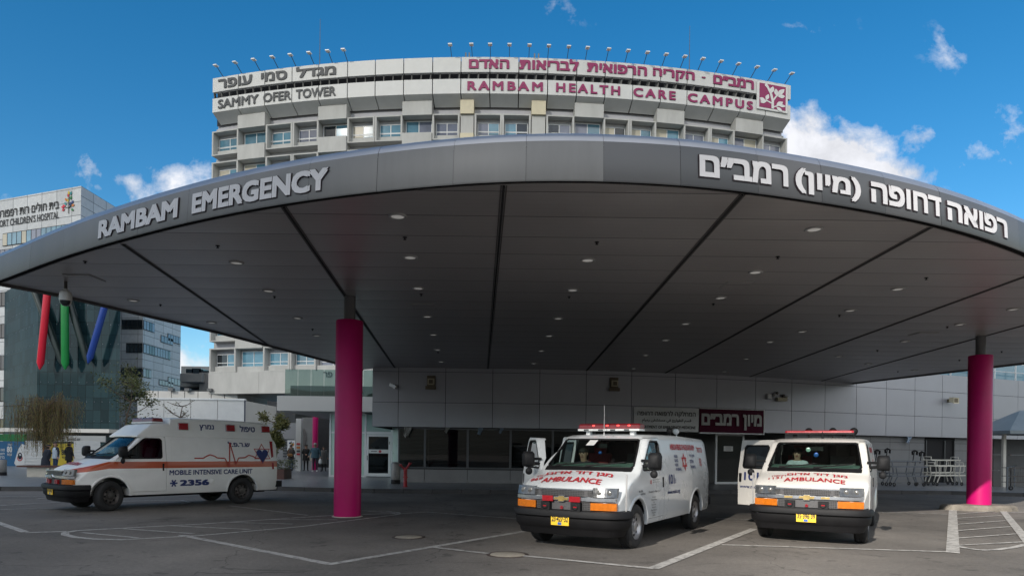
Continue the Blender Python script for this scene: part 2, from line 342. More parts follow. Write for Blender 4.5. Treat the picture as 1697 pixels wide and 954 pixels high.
# ---------------------------------------------------------------- mesh building
ORI = {}
class MB:
    def __init__(s): s.v = []; s.f = []; s.m = []; s.sm = []
    def add(s, vs, fs, mi=0, smooth=False):
        o = len(s.v); s.v += [tuple(x) for x in vs]
        for f in fs: s.f.append(tuple(i + o for i in f)); s.m.append(mi); s.sm.append(smooth)
        return s
    def box(s, x0, x1, y0, y1, z0, z1, mi=0, T=None):
        vs = [(x, y, z) for z in (z0, z1) for y in (y0, y1) for x in (x0, x1)]
        if T: vs = [T(*p) for p in vs]
        return s.add(vs, [(0, 2, 3, 1), (4, 5, 7, 6), (0, 1, 5, 4), (2, 6, 7, 3), (0, 4, 6, 2), (1, 3, 7, 5)], mi)
    def beam(s, a, b, w, h=None, mi=0, up=(0, 0, 1)):
        a, b = Vector(a), Vector(b); h = h or w; d = (b - a).normalized(); up = Vector(up)
        if abs(d.dot(up)) > .98: up = Vector((0, 1, 0)) if abs(d.y) < .9 else Vector((1, 0, 0))
        x = d.cross(up).normalized() * w / 2; y = x.cross(d).normalized() * h / 2
        vs = [p + q for p in (a, b) for q in (-x - y, x - y, x + y, -x + y)]
        return s.add(vs, [(0, 1, 2, 3), (7, 6, 5, 4), (0, 4, 5, 1), (1, 5, 6, 2), (2, 6, 7, 3), (3, 7, 4, 0)], mi)
    def tube(s, pts, r, n=8, mi=0, caps=True, smooth=True):
        pts = [Vector(p) for p in pts]; rs = r if isinstance(r, (list, tuple)) else [r] * len(pts)
        ref = None; vs = []
        for i, p in enumerate(pts):
            d = (pts[min(i + 1, len(pts) - 1)] - pts[max(i - 1, 0)]).normalized()
            if ref is None: ref = Vector((0, 0, 1)) if abs(d.z) < .9 else Vector((1, 0, 0))
            x = d.cross(ref).normalized(); y = x.cross(d).normalized(); ref = y
            vs += [p + (x * math.cos(2 * PI * k / n) + y * math.sin(2 * PI * k / n)) * rs[i] for k in range(n)]
        fs = [(i * n + k, i * n + (k + 1) % n, (i + 1) * n + (k + 1) % n, (i + 1) * n + k) for i in range(len(pts) - 1) for k in range(n)]
        s.add(vs, fs, mi, smooth)
        if caps: s.add(vs[:n], [tuple(range(n))[::-1]], mi); s.add(vs[-n:], [tuple(range(n))], mi)
        return s
    def lathe(s, prof, c=(0, 0, 0), n=24, axis='z', mi=0, smooth=True, a0=0, a1=2 * PI):
        c = Vector(c); full = abs(a1 - a0 - 2 * PI) < 1e-6; m = n if full else n + 1; vs = []
        for r, h in prof:
            for k in range(m):
                a = a0 + (a1 - a0) * k / n; p, q = r * math.cos(a), r * math.sin(a)
                vs.append(c + (Vector((p, q, h)) if axis == 'z' else Vector((p, h, q)) if axis == 'y' else Vector((h, p, q))))
        fs = [(i * m + k, i * m + (k + 1) % m, (i + 1) * m + (k + 1) % m, (i + 1) * m + k) for i in range(len(prof) - 1) for k in range(n)]
        return s.add(vs, fs, mi, smooth)
    def ball(s, c, r, n=10, mi=0, sc=(1, 1, 1)):
        prof = [(max(1e-4, math.sin(PI * i / n)), -math.cos(PI * i / n)) for i in range(n + 1)]; t = MB().lathe(prof, n=n + 4)
        return s.add([(c[0] + x * r * sc[0], c[1] + y * r * sc[1], c[2] + z * r * sc[2]) for x, y, z in t.v], t.f, mi, True)
    def grid(s, us, ws, fn, mi=0, smooth=True):
        vs = [fn(u, w) for w in ws for u in us]; n = len(us)
        return s.add(vs, [(j * n + i, j * n + i + 1, (j + 1) * n + i + 1, (j + 1) * n + i) for j in range(len(ws) - 1) for i in range(n - 1)], mi, smooth)
    def prism(s, poly, fn, d0, d1, mi=0, side=None):
        n = len(poly); vs = [fn(u, v, d0) for u, v in poly] + [fn(u, v, d1) for u, v in poly]
        s.add(vs, [tuple(range(n))[::-1], tuple(range(n, 2 * n))], mi)
        return s.add(vs, [(i, (i + 1) % n, n + (i + 1) % n, n + i) for i in range(n)], mi if side is None else side)
    def build(s, name, mats, parent=None, kind=None, angle=None):
        if isinstance(mats, str): mats = [mats]
        root = parent
        while root is not None and root.parent is not None: root = root.parent
        off = ORI.get(root.name, None) if root else None
        me = bpy.data.meshes.new(name)
        vs = [(x - off.x, y - off.y, z - off.z) for x, y, z in s.v] if off is not None else s.v
        me.from_pydata(vs, [], s.f)
        for k in mats: me.materials.append(MT[k] if isinstance(k, str) else k)
        me.polygons.foreach_set('material_index', s.m); me.polygons.foreach_set('use_smooth', s.sm)
        if angle: me.set_sharp_from_angle(angle=angle)
        me.update()
        o = bpy.data.objects.new(name, me); COL.objects.link(o)
        if parent: o.parent = parent
        if kind: o['kind'] = kind
        return o
def thing(name, label, cat, loc=(0, 0, 0), rz=0, group=None, world=True):
    o = bpy.data.objects.new(name, None); COL.objects.link(o); o.location = loc; o.rotation_euler = (0, 0, rz)
    o.empty_display_size = .2; o['label'] = label; o['category'] = cat
    if group: o['group'] = group
    ORI[o.name] = Vector(loc) if world else Vector((0, 0, 0)); return o
def tag(o, label, cat, group=None):
    o['label'] = label; o['category'] = cat
    if group: o['group'] = group
    return o
def struct(name, mb, mats): return mb.build(name, mats, None, 'structure')
def copy_tree(root, loc=None, rz=None, label=None):
    r = root.copy(); COL.objects.link(r)
    if loc is not None: r.location = loc
    if rz is not None: r.rotation_euler = (0, 0, rz)
    if label: r['label'] = label
    ORI[r.name] = ORI.get(root.name, Vector())
    for ch in root.children:
        c = ch.copy(); COL.objects.link(c); c.parent = r
        for g in ch.children: d = g.copy(); COL.objects.link(d); d.parent = c
    return r

_tc = {}
def glyphs(txt, offset=0.0, space=1.0):
    """flat letter outlines; offset thickens the strokes by laying shifted copies over each other"""
    k = (txt, offset, space)
    if k in _tc: return _tc[k]
    if (txt, space) not in _tc:
        c = bpy.data.curves.new('lettering', 'FONT'); c.body = txt; c.resolution_u = 3; c.space_character = space; c.fill_mode = 'FRONT'
        o = bpy.data.objects.new('lettering', c); COL.objects.link(o)
        bpy.context.view_layer.update()
        me = bpy.data.meshes.new_from_object(o.evaluated_get(bpy.context.evaluated_depsgraph_get()))
        V, Q = [(v.co.x, v.co.y) for v in me.vertices], [tuple(p.vertices) for p in me.polygons]
        if 'ד' in txt:                            # this letter's two strokes cross: lay it out letter by letter
            def shape(t):
                c.body = t; bpy.context.view_layer.update()
                m = bpy.data.meshes.new_from_object(o.evaluated_get(bpy.context.evaluated_depsgraph_get()))
                r = [(v.co.x, v.co.y) for v in m.vertices], [tuple(p.vertices) for p in m.polygons]; bpy.data.meshes.remove(m); return r
            bar = shape('||')[0]; b0 = max(p[0] for p in bar); V, Q, x = [], [], 0.0
            for ch in txt:
                adv = max(p[0] for p in shape('|' + ch + '|')[0]) - b0
                if ch == 'ד': v_, f_ = [(.317, 0), (.407, 0), (.407, .509), (.317, .509), (.01, .509), (.498, .509), (.498, .592), (.01, .592)], [(0, 1, 2, 3), (4, 5, 6, 7)]
                elif ch == ' ': v_, f_ = [], []
                else: v_, f_ = shape(ch)
                Q += [tuple(i + len(V) for i in f) for f in f_]; V += [(p + x, q) for p, q in v_]; x += adv
        _tc[(txt, space)] = (V, Q)
        bpy.data.objects.remove(o); bpy.data.curves.remove(c); bpy.data.meshes.remove(me)
    vs, fs = _tc[(txt, space)]; V, Fc, lv = [], [], []
    for q, (dx, dy) in enumerate(((0, 0), (1, 1), (-1, 1), (1, -1), (-1, -1)) if offset else ((0, 0),)):
        o = len(V); V += [(x + dx * offset, y + dy * offset) for x, y in vs]; lv += [q] * len(vs); Fc += [tuple(i + o for i in f) for f in fs]
    _tc[k] = (V, Fc, lv); return _tc[k]
def heb(s): return s[::-1].translate(str.maketrans('()', ')('))
def write(mb, txt, fn, w, h, d0=0.0, d1=None, offset=0.0, mi=0, side=None, space=1.0, box=None):
    """lay a text out in a w x h rectangle; fn(u, v, d) puts it on a surface; d1 gives the letters a thickness"""
    vs, fs, lv = glyphs(txt, offset, space)
    bx = box and glyphs(*box)[0] or vs
    x0, x1 = min(p[0] for p in bx), max(p[0] for p in bx); y0, y1 = min(p[1] for p in bx), max(p[1] for p in bx)
    uv = [((x - x0) / (x1 - x0) * w, (y - y0) / (y1 - y0) * h) for x, y in vs]; e = min(.0012, h * .004)
    if d1 is None: return mb.add([fn(u, v, d0 + q * e) for (u, v), q in zip(uv, lv)], fs, mi)
    n = len(uv); mb.add([fn(u, v, d1 + q * e) for (u, v), q in zip(uv, lv)], fs, mi)
    cnt = {}
    for f in fs:
        for a, b in zip(f, f[1:] + f[:1]): cnt[(a, b)] = 1
    edge = [(a, b) for a, b in cnt if (b, a) not in cnt]
    return mb.add([fn(u, v, d0) for u, v in uv] + [fn(u, v, d1 + q * e) for (u, v), q in zip(uv, lv)], [(a, b, b + n, a + n) for a, b in edge], mi if side is None else side)
# ================================================================ ground
def ngon(mb, pts, z, mi=0): return mb.add([(p[0], p[1], z) for p in pts], [tuple(range(len(pts)))], mi)
g = MB(); ngon(g, [(-1500, -600), (1500, -600), (1500, 2200), (-1500, 2200)], 0)
struct('road', g, ['asphalt'])
KERB = [(-60, 24)] + [tuple(G(x, y, .15)[:2]) for x, y in ((0, 806), (95, 806), (459, 805.8), (550, 808.3), (620, 810), (860, 811.5), (1050, 812), (1250, 811.6), (1453, 811.8), (1578, 813.2), (1697, 816.5))] + [(34, 26), (60, 25)]
g = MB(); g.add([(x, y + .18, .15) for x, y in KERB] + [(60, 190, .15), (-160, 190, .15), (-160, 24.2, .15)], [tuple(range(len(KERB) + 3))])
struct('plaza_pavement', g, ['pavers'])
g = MB()
for a, b in zip(KERB, KERB[1:]):
    d = Vector((b[0] - a[0], b[1] - a[1], 0)); L_ = d.length; n = max(1, int(L_ / 1.0))
    for i in range(n):
        p = Vector((*a, 0)) + d * ((i + .01) / n); q = Vector((*a, 0)) + d * ((i + .99) / n)
        g.add([(p.x, p.y, 0), (q.x, q.y, 0), (q.x, q.y + .17, 0), (p.x, p.y + .17, 0), (p.x, p.y + .015, .154), (q.x, q.y + .015, .154), (q.x, q.y + .17, .154), (p.x, p.y + .17, .154)],
              [(0, 1, 5, 4), (4, 5, 6, 7), (1, 2, 6, 5), (3, 0, 4, 7)], 1 if -2.2 < p.x < .6 and False else 0)
struct('kerb', g, ['kerb'])
g = MB(); a, b = G(766, 817), G(866, 818); g.add([(a.x, a.y, .004), (b.x, b.y, .004), (b.x, b.y + .16, .004), (a.x, a.y + .16, .004)], [(0, 1, 2, 3)])
struct('yellow_kerb_line', g, ['yellow_line'])

# painted bays
LINES = MB()
def stripe(p, q, w=.12):
    p, q = G(*p), G(*q); d = (q - p).normalized(); n = Vector((-d.y, d.x, 0)) * w / 2
    z = Vector((0, 0, .004 + .0004 * len(LINES.f) / 2)); LINES.add([p + n + z, p - n + z, q - n + z, q + n + z], [(0, 1, 2, 3)])
def path(pts, w=.12):
    P = [G(*p) for p in pts]
    for i, (a, b) in enumerate(zip(P, P[1:])):
        d = (b - a).normalized(); n = Vector((-d.y, d.x, 0)) * w / 2; e = d * .01
        z = Vector((0, 0, .004 + .0004 * len(LINES.f) / 2))
        LINES.add([a + n - e + z, a - n - e + z, b - n + e + z, b + n + e + z], [(0, 1, 2, 3)])
stripe((-8, 864), (42, 881), .14); stripe((42, 882), (110, 880)); stripe((300, 886), (546, 934), .14); stripe((543, 935), (868, 880), .14)
path([(130, 878.5), (330, 868), (550, 853.5), (660, 850)]); path([(200, 894), (330, 887), (500, 872), (660, 852), (650, 849), (610, 847)], .11)
path([(204, 894), (160, 893), (125, 890), (108, 886), (108, 882), (130, 878.5)], .13)
for a, b in (((135, 882), (230, 891)), ((195, 875), (320, 884)), ((285, 871), (415, 877)), ((370, 865), (485, 868)), ((440, 860.5), (560, 861))): stripe(a, b, .09)
path([(600, 846), (640, 846.5), (660, 849), (662, 851.5)], .10); stripe((662, 851), (708, 848), .09); stripe((705, 848), (860, 859.5), .09)
path([(720, 907), (808, 917)], .11); stripe((868, 921), (1084, 942), .12); stripe((1082, 942), (1250, 876), .17)
stripe((1196, 902.5), (1580, 914.5), .11); stripe((1186, 859), (1250, 861), .10); stripe((1450, 848), (1572, 852), .09)
stripe((1579, 842), (1579, 916), .20); path([(1580, 903), (1600, 908), (1625, 911.5), (1650, 911), (1680, 907), (1710, 900)], .12)
stripe((1660, 844), (1712, 908), .17); stripe((1668, 849), (1712, 849), .09)
for y0, x1, y1 in ((852, 1655, 846.5), (859, 1662, 854), (869, 1668, 862.5), (879.5, 1676, 872.5), (892, 1686, 884.5), (904, 1696, 898)): stripe((1582, y0), (x1, y1), .08)
stripe((-5, 823), (130, 823), .09); stripe((-5, 838), (100, 832), .09); stripe((-5, 844), (160, 842), .09); path([(160, 832), (260, 829), (300, 829), (315, 832), (300, 835)], .09)
stripe((380, 838), (510, 854), .09); stripe((60, 827), (100, 822), .08); stripe((1690, 826), (1720, 827), .08)
struct('parking_markings', LINES, ['line'])
for px, py, r in ((841, 918.5, .335), (677, 889.5, .31)):
    c = G(px, py)
    t = thing('manhole_cover', 'rusty rimmed round manhole cover on the painted line in front of the middle ambulance' if px > 800 else 'dull round manhole cover in dark stained asphalt right of the magenta column', 'manhole cover', c, group='round manhole covers in the asphalt')
    MB().lathe([(r, .001), (r, .009), (r - .05, .009), (r - .055, .005)], c, 40).build('rim', ['cover_rim'], t)
    MB().lathe([(r - .058, .005), (r - .065, .011), (.001, .012)], c, 40).build('lid', ['cover_iron'], t)

# wooded ridge with houses behind the viewer, which the metal and the glass reflect
from mathutils import noise as mnoise
g = MB(); nu = 90
def ridge(i, j):
    a = PI * (1.02 + .96 * i / nu); r = 150 + 70 * j; x, y = r * math.cos(a), r * math.sin(a)
    h = (0, 12, 26, 38, 46, 50)[j] * (.8 + .5 * mnoise.noise((x * .012, y * .012, 3))) + (0 if j == 0 else 5 * mnoise.noise((x * .06, y * .06, 1)))
    return (x, y, h - .5)
g.grid(range(nu + 1), range(6), ridge)
struct('hills', g, [M('hill_scrub', (.075, .08, .06), .9, 0, .5, .03)])
# unseen cloud lumps added to shade the left bays, canopy front and wall
CLZ = 180.0; k_ = CLZ / math.tan(SUN_EL); hx, hy = SUN_X / math.hypot(SUN_X, SUN_Y) * k_, SUN_Y / math.hypot(SUN_X, SUN_Y) * k_
g = MB(); rc = random.Random(11); spots = []
for i in range(13):
    for j in range(15): spots.append((-190 + i * 14.5 + rc.uniform(-3, 3), -30 + j * 6.5 + rc.uniform(-2, 2), rc.uniform(10, 12)))
spots = [q for q in spots if q[0] < -11] + [(-6.0, y, 7.0 + rc.uniform(-.4, .4)) for y in range(-30, 24, 6)]
spots += [(x, y, rc.uniform(9, 10)) for x in range(-12, 80, 10) for y in (38, 45)] + [(-3, 23.2, 6.6), (1.5, 23.0, 6.6), (5.5, 23.3, 6.4), (6.5, 24.6, 4.8)] + [(x, 33.0, 7.0) for x in range(-2, 12, 5)]
for x, y, r in spots:
    t = MB().ball((0, 0, 0), 1, 10)
    g.add([(x + hx + p[0] * r, y + hy + p[1] * r, CLZ + p[2] * r * .2 * (1 + .3 * mnoise.noise((p[0] * 2 + x, p[1] * 2 + y, p[2])))) for p in t.v], t.f, 0, True)
struct('shade_cloud', g, [M('shade_cloud_white', (.8, .8, .82), 1, 0, .03)])
cv = bpy.data.materials.new('shade_veil'); cv.use_nodes = True; N_ = cv.node_tree.nodes; N_.clear(); L_ = cv.node_tree.links  # unseen sheet added to thin the sun on the tower and far side
q0, q1, q2, q3 = N_.new('ShaderNodeBsdfTransparent'), N_.new('ShaderNodeBsdfDiffuse'), N_.new('ShaderNodeMixShader'), N_.new('ShaderNodeOutputMaterial')
q2.inputs[0].default_value = .79; L_.new(q0.outputs[0], q2.inputs[1]); L_.new(q1.outputs[0], q2.inputs[2]); L_.new(q2.outputs[0], q3.inputs[0])
g = MB(); g.grid([-200 + 12 * i for i in range(30)], [52 + 12 * j for j in range(14)], lambda x, y: (x + hx, y + hy, CLZ + 6 * mnoise.noise((x * .05, y * .05, 2))))
struct('thin_shade_cloud', g, [cv])

# ================================================================ the entrance building
def WY(x): return 30.8 + .0125 * max(0, x + 1) ** 2 if x < 15 else 34.0 + .4 * (x - 15)
def WP(x, z, d=0.0):
    s = .025 * max(0, x + 1) if x < 15 else .4
    n = math.hypot(1, s); return Vector((x + d * s / n, WY(x) - d / n, z))
XL = -6.35
xs = [XL]; w0 = 1.16
while xs[-1] < 45:
    x = xs[-1]; s = .025 * max(0, x + 1) if x < 15 else .4
    xs.append(x + w0 / math.hypot(1, s)); w0 = 2.14
bld = thing('emergency_building', 'long low hospital wing clad in grey metal panels under and beside the canopy', 'building', (5, 34, 0))
g = MB(); rows = [(2.67, 3.77), (3.79, 5.16), (5.18, 6.12)]
for a, b in zip(xs, xs[1:]):
    for z0, z1 in rows:
        e = .012; m = (a + b) / 2
        def pp(x, z, d): return WP(x, z, d)
        v = [pp(a + e, z0, 0), pp(b - e, z0, 0), pp(b - e, z1, 0), pp(a + e, z1, 0)]; k = [pp(a + e, z0, -.03), pp(b - e, z0, -.03), pp(b - e, z1, -.03), pp(a + e, z1, -.03)]
        g.add(v + k, [(0, 1, 2, 3), (0, 4, 5, 1), (1, 5, 6, 2), (2, 6, 7, 3), (3, 7, 4, 0)])
g.build('cladding', ['cladding'], bld)
g = MB(); n = 40; ux = [XL + .02 + (45 - XL) * i / n for i in range(n + 1)]
g.grid(ux, [2.66, 6.1], lambda x, z: WP(x, z, -.032)); g.grid(ux, [0, 1], lambda x, t: WP(x, 2.66, -.032 - t * 1.0)); g.grid(ux, [0, 1], lambda x, t: WP(x, 6.1, -.032 - t * 9))
g.add([WP(XL, 2.66, -.03), WP(XL, 6.1, -.03), (XL, 40, 6.1), (XL, 40, 2.66)], [(0, 1, 2, 3)])
g.build('wall', ['gap'], bld)
# left return in cladding
g = MB(); g.box(XL - .02, XL, WY(XL) + .02, 39.8, 2.67, 6.1); g.build('side_cladding', ['cladding'], bld)
# ribbon windows with blinds, plinth
def xpx(px, y=760):
    lo, hi = -10, 45
    for _ in range(40):
        m = (lo + hi) / 2; p = WP(m, 1.5, -.3); q = 848.5 + F * p.x / p.y
        if q < px: lo = m
        else: hi = m
    return lo
xw = [xpx(q) for q in (660, 704, 775, 846, 916, 985, 1045)]
g = MB()
for a, b in zip(xw, xw[1:]): g.add([WP(a + .01, .15, -.28), WP(b - .01, .15, -.28), WP(b - .01, .74, -.28), WP(a + .01, .74, -.28)], [(0, 1, 2, 3)])
g.grid([xw[0], xw[-1]], [0, 1], lambda x, t: WP(x, .742, -.24 - .2 * t)); g.build('plinth', ['plinth'], bld)
for i, (a, b) in enumerate(zip(xw, xw[1:])):
    g = MB()
    for q in (a, b - .05): g.box(q, q + .05, 0, .07, .78, 2.66, T=lambda x, y, z: WP(x, z, -.37 + y))
    for z in (.78, 2.58): g.box(a + .051, b - .051, 0, .07, z, z + .07, T=lambda x, y, z: WP(x, z, -.37 + y))
    wn_ = g.build('window', ['frame_dark'], bld)
    g = MB(); g.grid([a + .05, b - .05], [.85, 2.6], lambda x, z: WP(x, z, -.34), 0, False); g.build('pane', ['glass_dark'], wn_)
    g = MB(); z = .9; stop = {1: 1.0, 2: 1.35, 3: 1.1, 4: .95}.get(i, .9)
    while z < 2.55:
        if z > stop: g.box(a + .08, b - .08, 0, .045, z, z + .012 + (.014 if i == 0 else 0), T=lambda x, y, z: WP(x, z + y * .3, -.46 + y))
        z += .062
    if i: g.build('blind', ['blind'], wn_)
    else: g.build('blind', ['mint_blind'], wn_)
g = MB(); g.grid([xw[0] + .06, xw[1] + .15], [.85, 2.6], lambda x, z: WP(x, z, -.62), 0, False); g.build('curtain', ['interior_wall'], bld)
g = MB()                                                            # dark rooms behind, with a few table and bed shapes
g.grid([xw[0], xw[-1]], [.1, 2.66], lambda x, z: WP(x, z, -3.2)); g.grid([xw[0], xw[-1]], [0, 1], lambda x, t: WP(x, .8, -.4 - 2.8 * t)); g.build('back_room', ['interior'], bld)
# recess round the doors
xd = [xw[-1], xpx(1160), xpx(1192), xpx(1238), xpx(1300)]
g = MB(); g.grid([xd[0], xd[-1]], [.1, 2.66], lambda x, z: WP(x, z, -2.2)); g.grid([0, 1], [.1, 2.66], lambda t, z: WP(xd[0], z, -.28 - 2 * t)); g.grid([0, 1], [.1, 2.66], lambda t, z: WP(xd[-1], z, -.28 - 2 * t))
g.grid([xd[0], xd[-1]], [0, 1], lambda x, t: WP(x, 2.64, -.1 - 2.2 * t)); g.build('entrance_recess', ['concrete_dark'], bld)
g = MB()
for q in (xd[0] + .3, xd[0] + 1.3, xd[1] - .3):
    g = MB(); g.box(q, q + .07, 0, .06, .15, 2.62, T=lambda x, y, z: WP(x, z, -1.3 + y))
    g.build('inner_frame', ['frame_dark'], bld)
g = MB(); a, b = xd[2], xd[3]
for q in (a, b - .02): g.box(q, q + .09, 0, .08, .152, 2.6, T=lambda x, y, z: WP(x, z, -.7 + y))
for z in (.152, 2.50): g.box(a + .091, b - .021, 0, .08, z, z + .1, T=lambda x, y, z: WP(x, z, -.7 + y))
dr = g.build('door', ['frame_white'], bld)
g = MB(); g.grid([a + .09, b - .02], [.25, 2.5], lambda x, z: WP(x, z, -.66), 0, False); g.build('pane', ['glass_dark'], dr)
g = MB(); g.box(a + .45, a + .95, 0, .004, 1.75, 1.99, T=lambda x, y, z: WP(x, z, -.64 + y))
for k in range(3): g.box(a + .55, a + .85, .005, .007, 1.80 + k * .06, 1.815 + k * .06, 1, T=lambda x, y, z: WP(x, z, -.64 + y))
g.build('notice', ['white_board', 'text_grey'], dr)
# lower wall on the right: tiles, one dark store opening
xr = [xd[-1], xpx(1532), xpx(1582), 45]
g, g9 = MB(), MB(); th = [.15, .72, 1.28, 1.95, 2.35, 2.66]; x = xr[0]
while x < xr[3]:
    if x >= xr[1] - .01 and x < xr[2] - .01: x = xr[2]
    nx = min(x + 1.35, xr[1] if x < xr[1] else xr[3])
    for z0, z1 in zip(th, th[1:]):
        (g if x < xr[1] else g9).add([WP(x + .008, z0 + .008, -.3), WP(nx - .008, z0 + .008, -.3), WP(nx - .008, z1 - .008, -.3), WP(x + .008, z1 - .008, -.3)], [(0, 1, 2, 3)])
    x = nx
g.build('tiled_wall', ['tiles'], bld); g9.build('tiled_wall', ['tiles'], bld)
g = MB(); g.grid([xr[0], xr[3]], [.1, 2.66], lambda x, z: WP(x, z, -.32)); g.build('backing', ['gap'], bld)
g = MB()
for q in [xr[1] + .05, (xr[1] + xr[2]) / 2 + .3, xr[2] - .1]:
    g = MB(); g.box(q, q + .06, 0, .05, .15, 2.5, T=lambda x, y, z: WP(x, z, -.3 + y))
    g.build('store_frame', ['frame_dark'], bld)
# glazed roof storey seen over the wall on the right
g = MB()
for i in range(16):
    x = 18 + i * 1.75
    g.box(x, x + .06, 0, .06, 6.1, 7.4 if i % 3 else 8.2, T=lambda a, b, c: WP(a, c, -.5 - b))
g.box(18, 45, 0, .05, 7.15, 7.2, T=lambda a, b, c: WP(a, c, -.52 - b)); g.box(18, 45, 0, .04, 6.65, 6.68, T=lambda a, b, c: WP(a, c, -.52 - b))
g.build('roof_railing', ['frame_white'], bld)
g = MB(); g.grid([16 + i for i in range(30)], [6.1, 9.5], lambda x, z: WP(x, z, -2.6)); g.build('roof_glazing', ['pane_sky'], bld)

# signs on the wall
def sign_on_wall(px0, px1, z0, z1): return xpx_d(px0), xpx_d(px1), z0, z1
def xpx_d(px):
    lo, hi = -10, 45
    for _ in range(40):
        m = (lo + hi) / 2; p = WP(m, 3.2, .06)
        if F * (p.x * _c + (p.z - CH) * _s) / p.y + 848.5 < px: lo = m
        else: hi = m
    return lo
a, b = xpx_d(1050.5), xpx_d(1157.5); c = xpx_d(1265)
wx = thing('department_sign', 'pale grey sign board with dark Hebrew, Arabic and English lines above the entrance', 'sign', WP((a + b) / 2, 3.1))
MB().box(a, b, 0, .06, 2.62, 3.73, T=lambda x, y, z: WP(x, z, .02 + y)).build('board', [M('pale_board', (.80, .81, .81), .5, 0, .05)], wx)
def onwall(x0, z0, d=.084): return lambda u, v, q: WP(x0 + u, z0 + v, d + q)
g = MB(); W_ = b - a
write(g, heb('המחלקה לרפואה דחופה'), onwall(a + W_ * .05, 3.28), W_ * .90, .30, offset=.014)
write(g, 'ﻡﺎﺒﻣﺭ ﻰﻔﺸﺘﺴﻣ ﻲﻓ ﺉﺭﺍﻮﻄﻟﺍ ﻢﺴﻗ', onwall(a + W_ * .12, 3.02), W_ * .76, .2, offset=.02)
write(g, 'DEPARTMENT OF EMERGENCY MEDICINE', onwall(a + W_ * .05, 2.76), W_ * .9, .13, offset=.02)
g.build('lettering', ['text_black'], wx)
mx_ = thing('entrance_sign', 'maroon entrance sign with large pale Hebrew letters above the sliding door', 'sign', WP((b + c) / 2, 3.1))
MB().box(b + .05, c, 0, .06, 2.62, 3.73, T=lambda x, y, z: WP(x, z, .02 + y)).build('board', [M('maroon', (.075, .006, .026), .7, 0, .1, spec=.15)], mx_)
g = MB()
for z0, z1 in ((2.56, 2.62), (3.73, 3.77)): g.box(b + .05, c, 0, .07, z0, z1, T=lambda x, y, z: WP(x, z, .02 + y))
g.box(c, c + .05, 0, .07, 2.56, 3.77, T=lambda x, y, z: WP(x, z, .02 + y)); g.build('frame', ['frame_white'], mx_)
g = MB(); write(g, heb('מיון רמב״ם'), onwall(b + .14, 2.76), c - b - .26, .76, d1=.02, offset=.04); g.build('lettering', ['slab'], mx_)

# ================================================================ canopy
ZS = 5.30
front = [G(x, y, ZS) for x, y in ((-14, 470), (0, 466.5), (53, 445), (112, 423), (192, 400), (322, 364.5), (467, 338.5), (600, 320), (750, 306.5), (836, 302), (920, 300.5), (1000, 301), (1126, 307), (1247, 318.6), (1451, 350), (1562, 374), (1697, 414.5))]
front += [Vector(p) for p in ((11.4, 13.75, ZS), (14, 16.1, ZS), (16.6, 18.9, ZS), (18.9, 22, ZS), (20.6, 25.2, ZS))]
def smooth(P, k=6):
    Q = []
    for i in range(len(P) - 1):
        p0, p1, p2, p3 = P[max(i - 1, 0)], P[i], P[i + 1], P[min(i + 2, len(P) - 1)]
        for j in range(k):
            t = j / k; Q.append(.5 * ((2 * p1) + (p2 - p0) * t + (2 * p0 - 5 * p1 + 4 * p2 - p3) * t * t + (3 * p1 - p0 - 3 * p2 + p3) * t ** 3))
    return Q + [P[-1]]
def relax(P, n):
    for _ in range(n): P = [P[0]] + [(P[i - 1] + P[i] * 2 + P[i + 1]) / 4 for i in range(1, len(P) - 1)] + [P[-1]]
    return P
FR = relax(smooth(front, 8), 60)
cum = [0.0]
for a, b in zip(FR, FR[1:]): cum.append(cum[-1] + (b - a).length)
def fr(s):
    """point and outward normal of the front edge at arc length s"""
    s = min(max(s, 0), cum[-1] - 1e-6); lo, hi = 0, len(cum) - 1
    while hi - lo > 1:
        m = (lo + hi) // 2
        if cum[m] <= s: lo = m
        else: hi = m
    t = (s - cum[lo]) / (cum[hi] - cum[lo]); p = FR[lo].lerp(FR[hi], t)
    d0 = FR[min(lo + 1, len(FR) - 1)] - FR[lo]; d1 = FR[min(lo + 2, len(FR) - 1)] - FR[min(lo + 1, len(FR) - 2)]
    d = d0.normalized().lerp(d1.normalized(), t).normalized(); return p, Vector((d.y, -d.x, 0))
def s_at(px):
    best = min(range(len(FR)), key=lambda i: abs(848.5 + F * (FR[i].x * _c + (FR[i].z + .25 - CH) * _s) / FR[i].y - px))
    def q(s):
        p, _n = fr(s); return 848.5 + F * (p.x * _c + (p.z + .25 - CH) * _s) / p.y
    lo, hi = cum[max(best - 2, 0)], cum[min(best + 2, len(cum) - 1)]
    for _ in range(30):
        m = (lo + hi) / 2
        if q(m) < px: lo = m
        else: hi = m
    return lo
can = thing('emergency_canopy', 'huge grey metal canopy with curved lettered front edge over the ambulance bays', 'canopy', (3, 20, 0))
PROF = [(-.02, 0), (-.035, .02), (0, .5), (.012, .56), (.045, .63), (.10, .69), (.18, .735), (.30, .765), (.6, .78), (2.2, .80)]
def fp(s, o, z): p, n = fr(s); return p - n * o + Vector((0, 0, z))
js = [0] + [s_at(x) for x in (52, 107, 231, 313, 406, 513, 626, 752, 872, 1000, 1127, 1255, 1360, 1465, 1557, 1637)]
while js[-1] + 1.1 < cum[-1]: js.append(js[-1] + 1.1)
js.append(cum[-1])
g = MB(); r2 = random.Random(3)
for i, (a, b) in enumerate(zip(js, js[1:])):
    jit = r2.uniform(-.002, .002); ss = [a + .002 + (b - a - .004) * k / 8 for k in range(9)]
    g.grid(ss, PROF[:4], lambda s, p: fp(s, p[0] + jit, p[1]), i % 2 if i < 10 else 2 + i % 2); g.grid(ss, PROF[3:], lambda s, p: fp(s, p[0] + jit, p[1]), 4)
